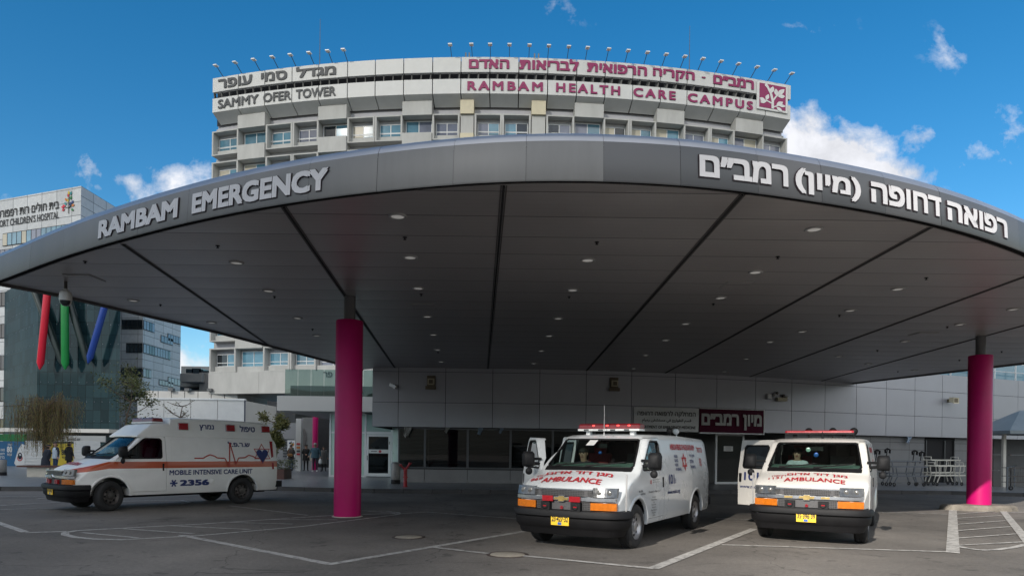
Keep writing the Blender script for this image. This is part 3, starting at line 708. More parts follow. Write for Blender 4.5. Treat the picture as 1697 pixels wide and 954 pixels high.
g.build('fascia', ['fascia', M('fascia_b', (.172, .178, .183), .55, .14, .12, 2.2, streak=.12), M('fascia_c', (.105, .110, .118), .42, .25, .05, .8), M('fascia_d', (.09, .097, .106), .40, .3, .05, .8), 'nosing_sheen'], can)
g = MB(); ss = [cum[-1] * k / 160 for k in range(161)]
g.grid(ss, [(.03, 0), (.03, .5)], lambda s, p: fp(s, p[0], p[1])); g.build('fascia_backing', ['gap'], can)
Lb = [G(600, 612.5, ZS), G(662, 620.5, ZS)]
left_edge = [fr(0)[0], G(100, 491.5, ZS), G(360, 552, ZS), G(600, 614, ZS)]
right_edge = [fr(cum[-1])[0], G(1690, 604, ZS), G(1400, 637.5, ZS)]
back = [Vector((right_edge[-1].x - .3, WY(right_edge[-1].x - .3) + .2, ZS))] + [Vector((x, WY(x) + .2, ZS)) for x in (16, 12, 8, 4, 0, -4, -6.0)]
def inset(s, o): return fp(s, o, 0)
outer = [fp(s, 0, 0) for s in ss]
loop = outer + right_edge[1:] + back + left_edge[:0:-1]
# reveal strip (dark) then the soffit sheet
sof = [fp(s, .16, .05) for s in ss]
g = MB(); g.add([(p.x, p.y, ZS + .05) for p in sof + right_edge[1:] + back + left_edge[:0:-1]], [tuple(range(len(sof) + len(right_edge) - 1 + len(back) + len(left_edge) - 1))[::-1]])
g.build('soffit', ['soffit'], can)
g = MB(); g.grid(ss, [(.02, .0), (.02, .09), (.17, .09), (.17, .045)], lambda s, p: fp(s, p[0], p[1])); g.build('reveal', ['gap'], can)
# roof sheet and the two straight sides
g = MB(); roof = [fp(s, 2.0, .80) for s in ss[8:-8]]
g.add([(p.x, p.y, ZS + .79) for p in roof + [right_edge[-1]] + back + [left_edge[-1]]], [tuple(range(len(roof) + 2 + len(back)))])
for E_, sg in ((left_edge, -1), (right_edge, 1)):
    for a, b in zip(E_, E_[1:]):
        d = (b - a).normalized(); n = Vector((d.y, -d.x, 0)) * (1 if sg > 0 else -1)
        pr = [(0, -.02), (0, .16), (.06, .22), (.30, .30), (1.2, .45), (2.2, .79)]
        g.grid([0, 1], pr, lambda t, p: a.lerp(b, t) - n * p[0] + Vector((0, 0, p[1])))
g.build('roof', ['fascia'], can)
g = MB()
for E_ in (left_edge, right_edge):
    g = MB()
    for a, b in zip(E_, E_[1:]): g.beam(a + Vector((0, 0, .035)), b + Vector((0, 0, .035)), .12, .05)
    g.build('edge_trim', ['soffit_trim'], can)
# the dark joints between the soffit bays
g = MB()
JN = [((200, 402), (445, 572)), ((470, 343), (662, 620)), ((835, 308), (808, 617)), ((1230, 323), (962, 625)), ((1547, 374), (1084, 628)), ((1697, 459), (1314, 598)), ((1697, 539), (1482, 598))]
OUT = [(p.x, p.y) for p in sof + right_edge[1:] + back + left_edge[:0:-1]]
def inside(p):
    r = False
    for (x0, y0), (x1, y1) in zip(OUT, OUT[1:] + OUT[:1]):
        if (y0 > p.y) != (y1 > p.y) and p.x < (x1 - x0) * (p.y - y0) / (y1 - y0) + x0: r = not r
    return r
for p, q in JN:
    a, b = G(*p, ZS + .045), G(*q, ZS + .045); d = (b - a).normalized(); a, b = a + d * .3, b - d * .3
    while inside(a - d * .1): a -= d * .1
    while inside(b + d * .1): b += d * .1
    g = MB()
    for off, w, mi in ((0, .034, 0), (-.038, .02, 1), (.038, .02, 1)): g.beam(a + Vector((off, 0, 0)), b + Vector((off, 0, 0)), w, .012 if mi else .02, mi)
    g.build('soffit_joint', ['gap', 'soffit_trim'], can)
# downlights, sprinklers, access hatches
DL = ((659, 358), (392, 435), (221, 497.5), (445, 481.5), (351, 534), (680, 426), (693, 477), (708, 524), (974, 430.5), (1252, 450.5), (1349, 379.5), (949, 480), (1194, 493), (925, 527), (1136, 536), (1488, 478.5), (1679, 512), (1591, 537), (1409, 514), (1329, 549), (1103, 563), (910, 556), (897, 581), (885, 601.5), (718, 554), (725, 579), (731, 599), (736, 616), (493, 526.5), (525, 555.5), (1276, 566), (1237, 594), (1439, 602.5), (1516, 613), (1500, 565), (1390, 590), (1070, 588), (1050, 610), (1200, 615))
lamp = {}; MT['downlight_lens'] = emis(M('downlight_lens', (.8, .8, .78), .5, 0, .04), (1, .98, .94), .09)
for px, py in DL:
    c = G(px, py, ZS + .05); k = 1.0
    if not lamp:
        g = MB().lathe([(.148, .0), (.146, -.02), (.112, -.024), (.106, -.008)], (0, 0, 0), 28).build('downlight', ['lamp_rim'], can)
        q = MB().lathe([(.106, -.008), (.08, -.014), (.001, -.016)], (0, 0, 0), 24).build('lens', ['downlight_lens'], g)
        for o in (g, q):
            for v in o.data.vertices: v.co += ORI[can.name]
        lamp['a'], lamp['b'] = g, q
    else:
        g = lamp['a'].copy(); COL.objects.link(g); g.parent = can; q = lamp['b'].copy(); COL.objects.link(q); q.parent = g
    g.location = c - ORI[can.name]
sp0 = None
for px, py in ((671, 393), (361, 407), (141, 433), (266, 504.5), (455, 491), (698, 487), (989, 401), (1289, 425), (1182, 503), (1535, 460), (1391, 522), (1570, 541), (1454, 580), (1590, 596), (1488, 615), (518, 545), (726, 583), (943, 491), (636, 611), (1660, 582)):
    c = G(px, py, ZS + .05)
    if sp0 is None:
        sp0 = MB().lathe([(.04, 0), (.04, -.008), (.012, -.01), (.012, -.035), (.028, -.038), (.028, -.044), (.001, -.046)], (0, 0, 0), 12).build('sprinkler', ['dark_plastic'], can)
        for v in sp0.data.vertices: v.co += ORI[can.name]
        o = sp0
    else: o = sp0.copy(); COL.objects.link(o); o.parent = can
    o.location = c - ORI[can.name]
for px, py in ((140, 460), (703, 507), (1221, 472), (1530, 553)):
    c = G(px, py, ZS + .05); g = MB()
    g.box(c.x - .3, c.x + .3, c.y - .3, c.y + .3, c.z - .014, c.z - .002); g.box(c.x - .26, c.x + .26, c.y - .26, c.y + .26, c.z - .02, c.z - .015, 1)
    g.build('access_hatch', ['lamp_rim', 'soffit'], can)
# raised letters on the front
def on_front(s0, z0): return lambda u, v, d: (lambda pn: pn[0] + pn[1] * (.03 - (v + z0) * .05 + d) + Vector((0, 0, z0 + v)))(fr(s0 + u))
def front_words(txt, p0, p1, z0, h, off, box=None):
    a, b = s_at(p0), s_at(p1); g = MB()
    write(g, txt, on_front(a, z0), b - a, h, .012, .022, offset=off, mi=0, side=1, box=box and (box[0], off, 1.0))
    g.build('lettering', ['sign_letter', 'letter_side'], can)
    g = MB(); write(g, txt, on_front(a - .008, z0 - .014), b - a + .020, h + .022, -.02, .010, offset=off + .012, mi=0, side=0); g.build('letter_outline', ['letter_side'], can)
MT['sign_letter'] = M('sign_letter', (.57, .57, .59), .5, 0, .05); MT['letter_side'] = M('letter_side', (.022, .014, .02), .5, 0, .1)
front_words('RAMBAM', 167, 298, .12, .325, .042); front_words('EMERGENCY', 322, 546, .11, .335, .042)
front_words(heb('רמב״ם'), 1157, 1303, .14, .31, .035); front_words(heb('(מיון)'), 1315, 1423, .08, .37, .035)
front_words(heb('דחופה'), 1440, 1556, .13, .31, .035); front_words(heb('רפואה'), 1566, 1665, .12, .31, .035)

# ---------------------------------------------------------------- columns
def column(px, py, y_depth, label, top):
    b = G(px, py) if px < 1000 else G(px, py - 2.5, .17); b.z = 0; t = thing('magenta_column', label, 'column', b, group='magenta columns carrying the canopy')
    r = .325; zb = .004 if px < 1000 else .17
    MB().lathe([(r, zb), (r, 4.72), (r - .01, 4.745), (r - .06, 4.75), (.14, 4.75)], b, 48).build('sleeve', ['magenta'], t, angle=R(40))
    MB().lathe([(.135, 4.74), (.135, top)], b, 24).build('neck', ['neck'], t)
    return b
b = column(575.5, 855, 0, 'magenta round column standing on the asphalt beside the striped ambulance', ZS + .05)
g = MB(); g.lathe([(.37, .001), (.36, .012), (.325, .016)], b, 40); tag(g.build('column_footing', ['stone'], None), 'thin pale mortar ring round the foot of the magenta column by the striped ambulance', 'footing')
b = column(1622, 837.5, 0, 'magenta round column rising from a rough concrete island with its foot in the sun', ZS + .05)
g = MB(); n = 26
for i, (rr, zz) in enumerate(((1.0, 0), (.985, .10), (.93, .16), (.3, .175))): pass
prof = [(1.02, 0), (1.0, .11), (.93, .165), (.28, .175)]
rr = random.Random(5); wob = [1 + rr.uniform(-.04, .04) for _ in range(n)]
for i in range(len(prof) - 1):
    (a, z0), (c, z1) = prof[i], prof[i + 1]
    for k in range(n):
        def P_(r, z, k): an = 2 * PI * k / n; return (b.x - .02 + r * 1.12 * wob[k % n] * math.cos(an), b.y + r * .62 * wob[k % n] * math.sin(an), z)
        g.add([P_(a, z0, k), P_(a, z0, k + 1), P_(c, z1, k + 1), P_(c, z1, k)], [(0, 1, 2, 3)], 0, True)
tag(g.build('concrete_island', ['old_kerb'], None, angle=R(30)), 'rough oval concrete island around the foot of the sunlit magenta column', 'kerb island')
# ================================================================ the tower behind
TX, TYc, TR = -1.6, 178.2, 107.0
def TW(s, z, d=0.0):
    a = s / TR; r = TR + d; return Vector((TX + r * math.sin(a), TYc - r * math.cos(a), z))
def tz(z): return lambda u, v, d: None
def s_tower(px, py=200, d=1.0):
    lo, hi = -40, 40
    for _ in range(40):
        m = (lo + hi) / 2; p = TW(m, 36, d); q = 848.5 + F * (p.x * _c + (p.z - CH) * _s) / p.y
        if q < px: lo = m
        else: hi = m
    return lo
tow = thing('hospital_tower', 'wide bowed concrete hospital tower with two rows of lettered sign panels along its top', 'building', (TX, 80, 0))
EDGE = [s_tower(x) for x in (351, 395, 440, 484.5, 528, 575, 621, 667, 716, 762, 786, 832, 880, 905, 952, 1000, 1044, 1088, 1133, 1177, 1218, 1263, 1305)]
KIND = 'FBFFBFFBFSFFSFBFFBFFBF'
PITCH, ZT, FH = 3.42, 36.45, 2.68; NF = 8
SL, SR = EDGE[0], EDGE[-1]
su = [SL + (SR - SL) * i / 60 for i in range(61)]
g = MB(); ZB = ZT - FH - 7 * PITCH - 2.35
g.grid(su, [ZB, 42.4], lambda s, z: TW(s, z, 0))
for s_ in (SL, SR): g.grid([0, -14], [ZB, 40.5], lambda d, z: TW(s_, z, d), 0, False)
g.build('wall', ['concrete_band'], tow)
g = MB(); g.grid(su, [0, -14], lambda s, d: TW(s, 42.0, d)); g.build('roof', ['concrete_dark'], tow)
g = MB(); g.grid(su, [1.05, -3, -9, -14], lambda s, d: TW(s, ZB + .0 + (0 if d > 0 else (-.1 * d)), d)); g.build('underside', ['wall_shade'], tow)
fr_mb, box_mb, sill_mb, sm_mb = MB(), MB(), MB(), MB()
NFLOOR_W = {0, 1, 6, 7}; rw = random.Random(4); hidden = MB(); win = 0
for f in range(NF):
    z1 = ZT - f * PITCH; z0 = z1 - FH
    for i, (a, b, k) in enumerate(zip(EDGE, EDGE[1:], KIND)):
        T = lambda x, y, z: TW(x, z, y)
        vis = f == 0 or (f == 1 and i < 6) or (f >= 6 and i < 8); keep = (fr_mb, box_mb, sill_mb, sm_mb)
        if vis: fr_mb, box_mb, sill_mb, sm_mb = MB(), MB(), MB(), MB()
        if k == 'F':
            fr_mb.box(a + .02, b - .02, .01, 1.0, z1 - .13, z1, T=T); fr_mb.box(a + .02, b - .02, .01, 1.0, z0, z0 + .12, T=T)
            fr_mb.box(a + .02, a + .2, .01, .995, z0 + .121, z1 - .131, T=T); fr_mb.box(b - .2, b - .02, .01, .995, z0 + .121, z1 - .131, T=T)
            sill_mb.box(a + .21, b - .21, .01, .42, z0 + .125, z0 + .72, T=T)
            wz0, wz1, wd, wa, wb = z0 + .74, z1 - .55, .06, a + .28, b - .28
        elif k == 'B':
            box_mb.box(a + .01, b - .01, .01, 1.15, z1 + .05 - .18, z1 + .05 + 1.42 if f else z1 + 1.3, T=T)
            if f == NF - 1: pass
            sill_mb.box(a + .02, b - .02, .01, .75, z0 - .6, z0 + .62, T=T)
            wz0, wz1, wd, wa, wb = z0 + .64, z1 - .3, .06, a + .15, b - .15
        else:
            sm_mb.box(a + .05, b - .05, .01, 1.15, z1 - .05, z1 + 1.35, T=T); box_mb.box(a + .08, b - .08, .01, .9, z0 - .4, z1 - .08, T=T)
        if vis:
            for nm, q, mt in (('facade_frame', fr_mb, 'concrete'), ('facade_box', box_mb, 'concrete'), ('sill_panel', sill_mb, 'concrete'), ('vent_box', sm_mb, 'beige')):
                if q.v: q.build(nm, [mt], tow)
            fr_mb, box_mb, sill_mb, sm_mb = keep
        if k == 'S': continue
        if not vis: hidden.box(wa, wb, wd, wd + .03, wz0, wz1, T=T); continue
        g = MB(); m = (wa + wb) / 2; w = .07
        for q in (wa, m - w / 2, wb - w): g.box(q, q + w, wd, wd + .08, wz0, wz1, T=T)
        for z in (wz0, wz0 + .38, wz1 - w): g.box(wa + .001, wb - .001, wd, wd + .075, z, z + w, T=T)
        if k == 'F' and f < 2: g.tube([TW(wa, wz0 + .35, .42), TW(wb, wz0 + .35, .42)], .025, 5)
        o = g.build('window', ['frame_white'], tow)
        for p, q in ((wa, m), (m, wb)):
            t = rw.random(); mt = 'pane_sky' if t < .45 or f >= 6 and t < .75 else 'pane_cream' if t < .62 else 'pane_dark' if t < .8 else 'pane_grey'
            MB().add([TW(p, wz0, wd + .03), TW(q, wz0, wd + .03), TW(q, wz1, wd + .03), TW(p, wz1, wd + .03)], [(0, 1, 2, 3)]).build('pane', [mt], o)
for q in (fr_mb.build('facade_frame', ['concrete'], tow), box_mb.build('facade_box', ['concrete'], tow), sill_mb.build('sill_panel', ['concrete'], tow), sm_mb.build('vent_box', ['beige'], tow)): q['kind'] = 'stuff'
h = hidden.build('window_band', ['pane_dark'], tow); h['kind'] = 'stuff'
# broad base band and the low concrete boxes on the shoulder
g = MB(); zb0 = ZB
for a, b in zip(su[::6], su[6::6]): g.box(a + .01, b - .01, .02, 1.08, zb0, ZT - FH - 7 * PITCH - .02, T=lambda x, y, z: TW(x, z, y))
g.build('base_band', ['concrete'], tow)
g = MB()
for f in range(NF):
    z1 = ZT - f * PITCH
    for s_, e in ((SL, -1), (SR, 1)):
        g.box(s_ - .5 if e < 0 else s_ - .01, s_ + .01 if e < 0 else s_ + .5, -3.5, -.3, z1 - 1.2, z1 + .9, T=lambda x, y, z: TW(x, z, y))
        g.box(s_ - .9 if e < 0 else s_ - .01, s_ + .01 if e < 0 else s_ + .9, -9, -5, z1 - 2.2, z1 + .2, T=lambda x, y, z: TW(x, z, y))
g.build('side_balcony', ['concrete'], tow)
g = MB(); g.box(SL + .3, SL + 1.2, -.7, -.1, 37, 38.4, T=lambda x, y, z: TW(x, z, y)); g.build('corner_block', ['concrete'], tow)
# sign panels: joints from the photo
PJ = [s_tower(x, d=1.6) for x in (351, 394, 438, 483, 527, 575, 621, 668, 716, 763, 811, 859, 907, 955, 1002, 1048, 1094, 1138, 1183, 1226, 1268, 1310)]
UP, LO = (40.42, 41.95), (38.22, 39.72)
for i, (a, b) in enumerate(zip(PJ, PJ[1:])):
    T = lambda x, y, z: TW(x, z, y); g = MB(); e = .05
    g.box(a + e, b - e, 1.25, 1.6, UP[0], UP[1], T=T)
    g.prism([(1.6, LO[1]), (1.6, LO[0]), (.25, LO[0] - .75), (.25, LO[1])], lambda u, v, d: TW(d, v, u), a + e, b - e)
    g.build('sign_panel', ['sign_panel'], tow)
g = MB(); g.grid(su, [37.4, 42.3], lambda s, z: TW(s, z, .2)); g.grid(su, [LO[1] - .02, UP[0] + .02], lambda s, z: TW(s, z, .9 - (z - LO[1]) * .5)); g.build('sign_backing', ['gap'], tow)
s_ = SL + .4
while s_ < SR - .2: MB().beam(TW(s_, LO[1] - .2, .9), TW(s_ + .12, UP[0] + .3, 1.25), .09, .55).build('sign_strut', ['concrete_dark'], tow); s_ += .98
def on_tower(s0, z0): return lambda u, v, d: TW(s0 + u, z0 + v, 1.62 + d)
def tower_words(txt, p0, p1, z0, h, mt, off, space=1.0):
    a, b = s_tower(p0, d=1.62), s_tower(p1, d=1.62); g = MB(); write(g, txt, on_tower(a, z0), b - a, h, 0, .06, offset=off, space=space); g.build('lettering', [mt], tow)
tower_words('SAMMY', 361, 428, 38.5, .98, 'text_grey', .022); tower_words('OFER', 436, 482, 38.5, .98, 'text_grey', .022); tower_words('TOWER', 490, 556, 38.5, .98, 'text_grey', .022)
tower_words(heb('מגדל'), 490, 556, 40.7, 1.12, 'text_grey', .03); tower_words(heb('סמי'), 432, 475, 40.7, .98, 'text_grey', .03); tower_words(heb('עופר'), 361, 417, 40.68, 1.0, 'text_grey', .03)
for w, a, b in (('RAMBAM', 774, 899), ('HEALTH', 921, 1027), ('CARE', 1049, 1119), ('CAMPUS', 1139, 1247)): tower_words(w, a, b, 38.52, .92, 'magenta_text', .03, 1.35)
for w, a, b, z, h_ in (('האדם', 776, 843, 40.75, .93), ('לבריאות', 860, 958, 40.72, 1.2), ('הרפואית', 972, 1071, 40.75, .93), ('הקריה', 1081, 1150, 40.55, 1.13), ('-', 1162, 1168, 41.2, .12), ('רמב״ם', 1181, 1248, 40.75, .96)):
    tower_words(heb(w), a, b, z, h_, 'magenta_text', .035)
# square emblem: pale branch with leaves on magenta
ea, eb = s_tower(1253.5, d=1.7), s_tower(1304, d=1.7); ez0, ez1 = 38.75, 41.75; ew, eh = eb - ea, ez1 - ez0
def EM(d): return lambda u, v, q: TW(ea + u * ew, ez0 + v * eh, 1.68 + d + q)
g = MB(); g.prism([(0, 0), (1, 0), (1, 1), (0, 1)], EM(0), -.05, .08); o = g.build('emblem_board', ['white_board'], tow)
g = MB(); g.prism([(.07, .07), (.93, .07), (.93, .93), (.07, .93)], EM(.085), 0, .015); g.build('emblem_field', ['magenta_text'], o)
g = MB()
def leaf(x, y, ang, L_, w):
    p = [(L_ * t, w * math.sin(PI * t) * k) for k in (1, -1) for t in ([.0, .15, .35, .55, .75, .9, 1.0] if k > 0 else [.9, .75, .55, .35, .15])]
    c, s = math.cos(R(ang)), math.sin(R(ang)); g.prism([(x + a * c - b * s, y + a * s + b * c) for a, b in p], EM(.105), 0, .012)
def limb(pts, w):
    for (a, b), (c, d) in zip(pts, pts[1:]):
        n = Vector((-(d - b), c - a)).normalized() * w / 2; g.prism([(a + n.x, b + n.y), (a - n.x, b - n.y), (c - n.x, d - n.y), (c + n.x, d + n.y)], EM(.102), 0, .012)
limb([(.50, .07), (.50, .35), (.44, .60), (.30, .88)], .075); limb([(.50, .35), (.62, .55), (.78, .75)], .05); limb([(.49, .25), (.30, .33), (.10, .30)], .045); limb([(.50, .12), (.68, .22), (.90, .24)], .04)
for l in ((.30, .80, 100, .15, .05), (.44, .62, 75, .26, .07), (.62, .55, 95, .26, .07), (.66, .60, 48, .33, .075), (.66, .55, 10, .25, .07), (.28, .34, 70, .24, .06), (.26, .33, 165, .2, .055), (.3, .3, 200, .22, .05), (.62, .2, 40, .28, .075), (.70, .22, 5, .24, .05), (.62, .16, -35, .25, .06)): leaf(*l)
g.build('emblem_branch', ['white_board'], o)
# floodlights on arms over the panels, thin masts, roof gear
fl0 = None
for px in (372, 403, 433, 463, 492, 522, 552, 577, 748, 782, 812, 843, 875, 906, 938, 968, 1002, 1033, 1064, 1094, 1124, 1153, 1182, 1210, 1240, 1268, 1296):
    s_ = s_tower(px, d=1.2); a = s_ / TR
    g = MB(); g.beam((0, 0, -.05), (0, -1.25, .62), .055); o = g.build('floodlight', ['frame_dark'], tow) if fl0 is None else None
    if fl0 is None:
        q = MB().box(-.2, .2, -1.6, -1.15, .58, .68).build('lamp_head', ['frame_white'], o); fl0 = (o, q)
        for m in fl0:
            for v in m.data.vertices: v.co += ORI[tow.name]
    else:
        o = fl0[0].copy(); COL.objects.link(o); o.parent = tow; q = fl0[1].copy(); COL.objects.link(q); q.parent = o
    o.rotation_euler = (0, 0, a); o.location = TW(s_, 41.95, 1.3) - ORI[tow.name]
for px, zt in ((528.5, 47.8), (1141, 47.6)):
    s_ = s_tower(px, d=0); MB().tube([TW(s_, 41.9, 0), TW(s_, zt, 0)], [.05, .02], 6).build('mast', ['frame_dark'], tow)
g = MB(); g.box(s_tower(900), s_tower(990), -6, -3, 42, 43.1, T=lambda x, y, z: TW(x, z, y)); g.build('roof_housing', ['concrete'], tow)
g = MB()
for px in (768, 774, 886, 893): s_ = s_tower(px); g.beam(TW(s_, 42, -.5), TW(s_, 43.6, -.5), .14)
g.build('roof_pipe', ['concrete_dark'], tow)
# ground level under the tower: recessed dark arcade and supports
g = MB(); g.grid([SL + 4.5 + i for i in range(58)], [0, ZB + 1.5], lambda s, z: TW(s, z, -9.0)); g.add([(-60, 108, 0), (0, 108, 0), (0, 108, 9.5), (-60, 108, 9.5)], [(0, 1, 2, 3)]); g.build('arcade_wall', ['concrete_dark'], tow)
g = MB()
for px in (389, 640, 800): s_ = s_tower(px, d=-5); g.box(s_ - .5, s_ + .5, -6, -4.5, 0, ZB + .6, T=lambda x, y, z: TW(x, z, y))
g.build('support', ['concrete'], tow)
g = MB(); s0, s1 = s_tower(541, d=1.1), s_tower(556, d=1.1); write(g, heb('עופר')[:2], lambda u, v, d: TW(s0 + u, 9.15 + v, 1.11 + d), s1 - s0, .55, 0, .02, offset=.02); g.build('base_lettering', ['text_black'], tow)

# ================================================================ children's hospital, far left
chd = thing('childrens_hospital', 'white tiled hospital with a dark glass front crossed by red, green and blue slanting poles', 'building', (-55, 85, 0))
A0 = Vector((-51.2, 80, 0)); fd = Vector((-12.7, 4.7, 0)).normalized()           # its lettered face runs left and away from this corner
def CF(u, z, d=0.0): return A0 + fd * u + Vector((fd.y, -fd.x, 0)) * -d * -1 * 0 + Vector((-fd.y * 0 - .347, -.938, 0)) * d + Vector((0, 0, z))
g = MB(); g.add([CF(0, 0), CF(0, 32.2), CF(45, 32.2), CF(45, 0)], [(0, 1, 2, 3)])
mh = brick('tile_face', (.50, .52, .53), (.13, .14, .15), 2.4, 1.6, .45, .04, 0, 'X', .05); g.build('tiled_face', [mh], chd)
g = MB(); g.add([(-51.2, 80, 0), (-51.2, 80, 32.2), (-51.2, 88.2, 32.2), (-51.2, 88.2, 0)], [(0, 1, 2, 3)]); g.build('tiled_flank', ['hosp_y'], chd)
g = MB(); e = CF(45, 0); g.add([(-51.2, 80, 32.1), (e.x, e.y, 32.1), (e.x, 105, 32.1), (-51.2, 88.2, 32.1)], [(0, 1, 2, 3)]); g.build('roof', ['concrete'], chd)
def strip(u0, u1, z0, z1, n, mats, f=CF):
    g = MB(); rr = random.Random(int(u0 * 7 + z0))
    g.box(u0, u1, -.05, .06, z0, z1, 0, T=lambda x, y, z: f(x, z, y)); o = g.build('window', ['gap'], chd)
    g = MB()
    for i in range(n):
        a, b = u0 + (u1 - u0) * i / n, u0 + (u1 - u0) * (i + 1) / n
        g.box(a + .06, b - .06, .065, .08, z0 + .08, z1 - .08, rr.randrange(len(mats)), T=lambda x, y, z: f(x, z, y))
    g.build('pane', mats, o)
strip(1.4, 13.5, 26.3, 27.9, 14, ['pane_sky', 'pane_grey', 'pane_sky', 'pane_cream']); strip(9.6, 20, 24.2, 25.9, 12, ['pane_sky', 'pane_grey'])
for k in range(6): strip(12.4, 14.6, 3 + 3.95 * k, 4.8 + 3.95 * k, 2, ['pane_dark'])
def on_child(u0, z0): return lambda u, v, d: CF(u0 - u, z0 + v, .06 + d)
g = MB(); write(g, heb('בית חולים רות רפפורט'), on_child(14.6, 29.9), 11.0, 1.15, offset=.02)
write(g, 'RAPPAPORT CHILDREN’S HOSPITAL', on_child(17.0, 28.75), 13.4, .85, offset=.012); g.build('lettering', ['text_black'], chd)
g = MB(); cols = ['text_red', 'orange_board', 'green_board', 'teal_board', 'yellow_board', 'text_navy', 'pole_red', 'pole_dark']
def LF(u, v, d): return CF(2.0 - u, 29.15 + v, .06 + d)
for i, (x, y, a) in enumerate(((.0, 1.9, 100), (-.25, 1.5, 130), (.3, 1.6, 60), (.35, 2.1, 75), (-.05, 1.3, 95), (.5, 1.1, 45), (-.5, .9, 160), (-.6, .6, 200), (.55, .8, 20), (.45, .45, -20), (-.3, 1.05, 140), (.15, 2.2, 110), (.2, .9, 60), (-.7, .8, 170))):
    p = [(.5 * t, .15 * math.sin(PI * t) * k) for k in (1, -1) for t in ([.0, .3, .6, 1.0] if k > 0 else [.6, .3])]; c, s = math.cos(R(a)), math.sin(R(a))
    g.prism([(x + q * c - w * s, y + q * s + w * c) for q, w in p], LF, 0, .03, i % 7)
for a, b in (((.05, 0), (0, 1.1)), ((0, 1.1), (.1, 2.0)), ((0, .7), (-.6, .8)), ((.02, .6), (.5, .9))): g.beam(LF(*a, 0), LF(*b, 0), .13, .03, 7)
g.build('tree_emblem', cols, chd)
# lower wing on the right, window bands wrap its corner
B0 = Vector((-51.9, 95, 0))
def BR(u, z, d=0.0): return Vector((B0.x + d, B0.y + u, z))
def BL(u, z, d=0.0): return Vector((B0.x - u, B0.y + u * .05 - d, z))
g = MB(); g.add([BR(0, 0), BR(0, 26), BR(10.8, 26), BR(10.8, 0)], [(0, 1, 2, 3)]); g.build('wing_flank', ['hosp_y'], chd)
g = MB(); g.add([BL(0, 0), BL(0, 26), BL(8, 26), BL(8, 0)], [(0, 1, 2, 3)]); g.build('wing_face', ['hosp_x'], chd)
g = MB(); g.add([(B0.x, 95, 25.9), (B0.x, 105.8, 25.9), (-66, 105.8, 25.9), (-66, 95.8, 25.9)], [(0, 1, 2, 3)]); g.build('wing_roof', ['concrete'], chd)
def zc(py): return CH + (739 - py) * 95 / F
for y0, y1, l0, r1 in ((530, 546, 36, 3.0), (569, 585, 28, 7.6), (610, 625, 36, 2.3), (651, 664, 30, 2.8)):
    strip(.05, l0 * 95 / F, zc(y1), zc(y0), 4, ['pane_dark'], BL); strip(.05, r1, zc(y1), zc(y0), max(2, int(r1 / .7)), ['pane_grey', 'pane_grey', 'pane_dark'], BR)
for y0, y1, a, b in ((536, 552, 6.8, 10.7), (543, 558, 4.8, 8.3), (613, 628, 7.0, 10.7), (621, 633, 4.4, 8.6)): strip(a, b, zc(y1), zc(y0) - .2, int((b - a) / .75), ['pane_grey'], BR)
# glass front
GZ = 74.0; GX0, GX1 = -51.9, -42.9
mg = M('curtain_glass', (.012, .022, .026), .05, 0, .5, .12, spec=.25, rvar=.02)
def mull(m, axis):
    n, N, L, b = tweak(m); t = N.new('ShaderNodeTexCoord'); k = N.new('ShaderNodeTexBrick'); k.offset = 0; sp = N.new('ShaderNodeSeparateXYZ'); cb = N.new('ShaderNodeCombineXYZ')
    L.new(t.outputs['Object'], sp.inputs[0]); L.new(sp.outputs[axis], cb.inputs[0]); L.new(sp.outputs[2], cb.inputs[1]); L.new(cb.outputs[0], k.inputs['Vector'])
    for a, v in (('Scale', 1), ('Brick Width', .84), ('Row Height', 1.37), ('Mortar Size', .018), ('Bias', 0)): k.inputs[a].default_value = v
    k.inputs['Color1'].default_value = (.010, .026, .032, 1); k.inputs['Color2'].default_value = (.022, .052, .062, 1); k.inputs['Mortar'].default_value = (.004, .008, .010, 1)
    L.new(k.outputs[0], b.inputs['Base Color']); return m
g = MB(); g.add([(GX0, GZ, 1.5), (GX1, GZ, 1.5), (GX1, GZ, 20.5), (GX0, GZ, 20.5)], [(0, 1, 2, 3)]); g.build('glass_front', [mull(mg, 0)], chd)
mg2 = M('curtain_glass_side', (.012, .022, .026), .3, 0, .5, .12, spec=.03, rvar=.02)
g = MB(); g.add([(GX0, GZ, 1.5), (-63.2, 84.2, 1.5), (-63.2, 84.2, 20.5), (GX0, GZ, 20.5)], [(0, 1, 2, 3)]); g.build('glass_side', [mull(mg2, 0)], chd)
g = MB(); g.add([(GX1, GZ, 0), (-51.2, 88.2, 0), (-51.2, 88.2, 20.5), (GX1, GZ, 20.5)], [(0, 1, 2, 3)]); g.add([(GX0, GZ, 20.5), (GX1, GZ, 20.5), (-51.2, 88.2, 20.5), (-63.2, 88.2, 20.5), (-63.2, 84.2, 20.5)], [(0, 1, 2, 3, 4)]); g.build('glass_return', ['concrete_dark'], chd)
g = MB()                                                            # steel point fixings on the glass
for i in range(0, 11):
    for j in range(9): x, z = GX0 + .42 + i * .84, 2.2 + j * 2.1; g.box(x - .03, x + .03, GZ - .06, GZ - .01, z - .03, z + .03)
for i in range(1, 10):
    for j in range(9):
        x = GX0 - i * 1.13; y = GZ + i * 1.02; z = 2.2 + j * 2.1; g.box(x - .03, x + .03, y - .08, y - .02, z - .03, z + .03)
o = g.build('glass_fixing', ['tube_steel'], chd); o['kind'] = 'stuff'
g = MB(); g.box(-64, GX1, 73.2, 73.9, .15, 1.5); g.box(-64, GX1 + .1, 72, 73.9, 3.0, 3.4); g.build('base', ['slab'], chd)
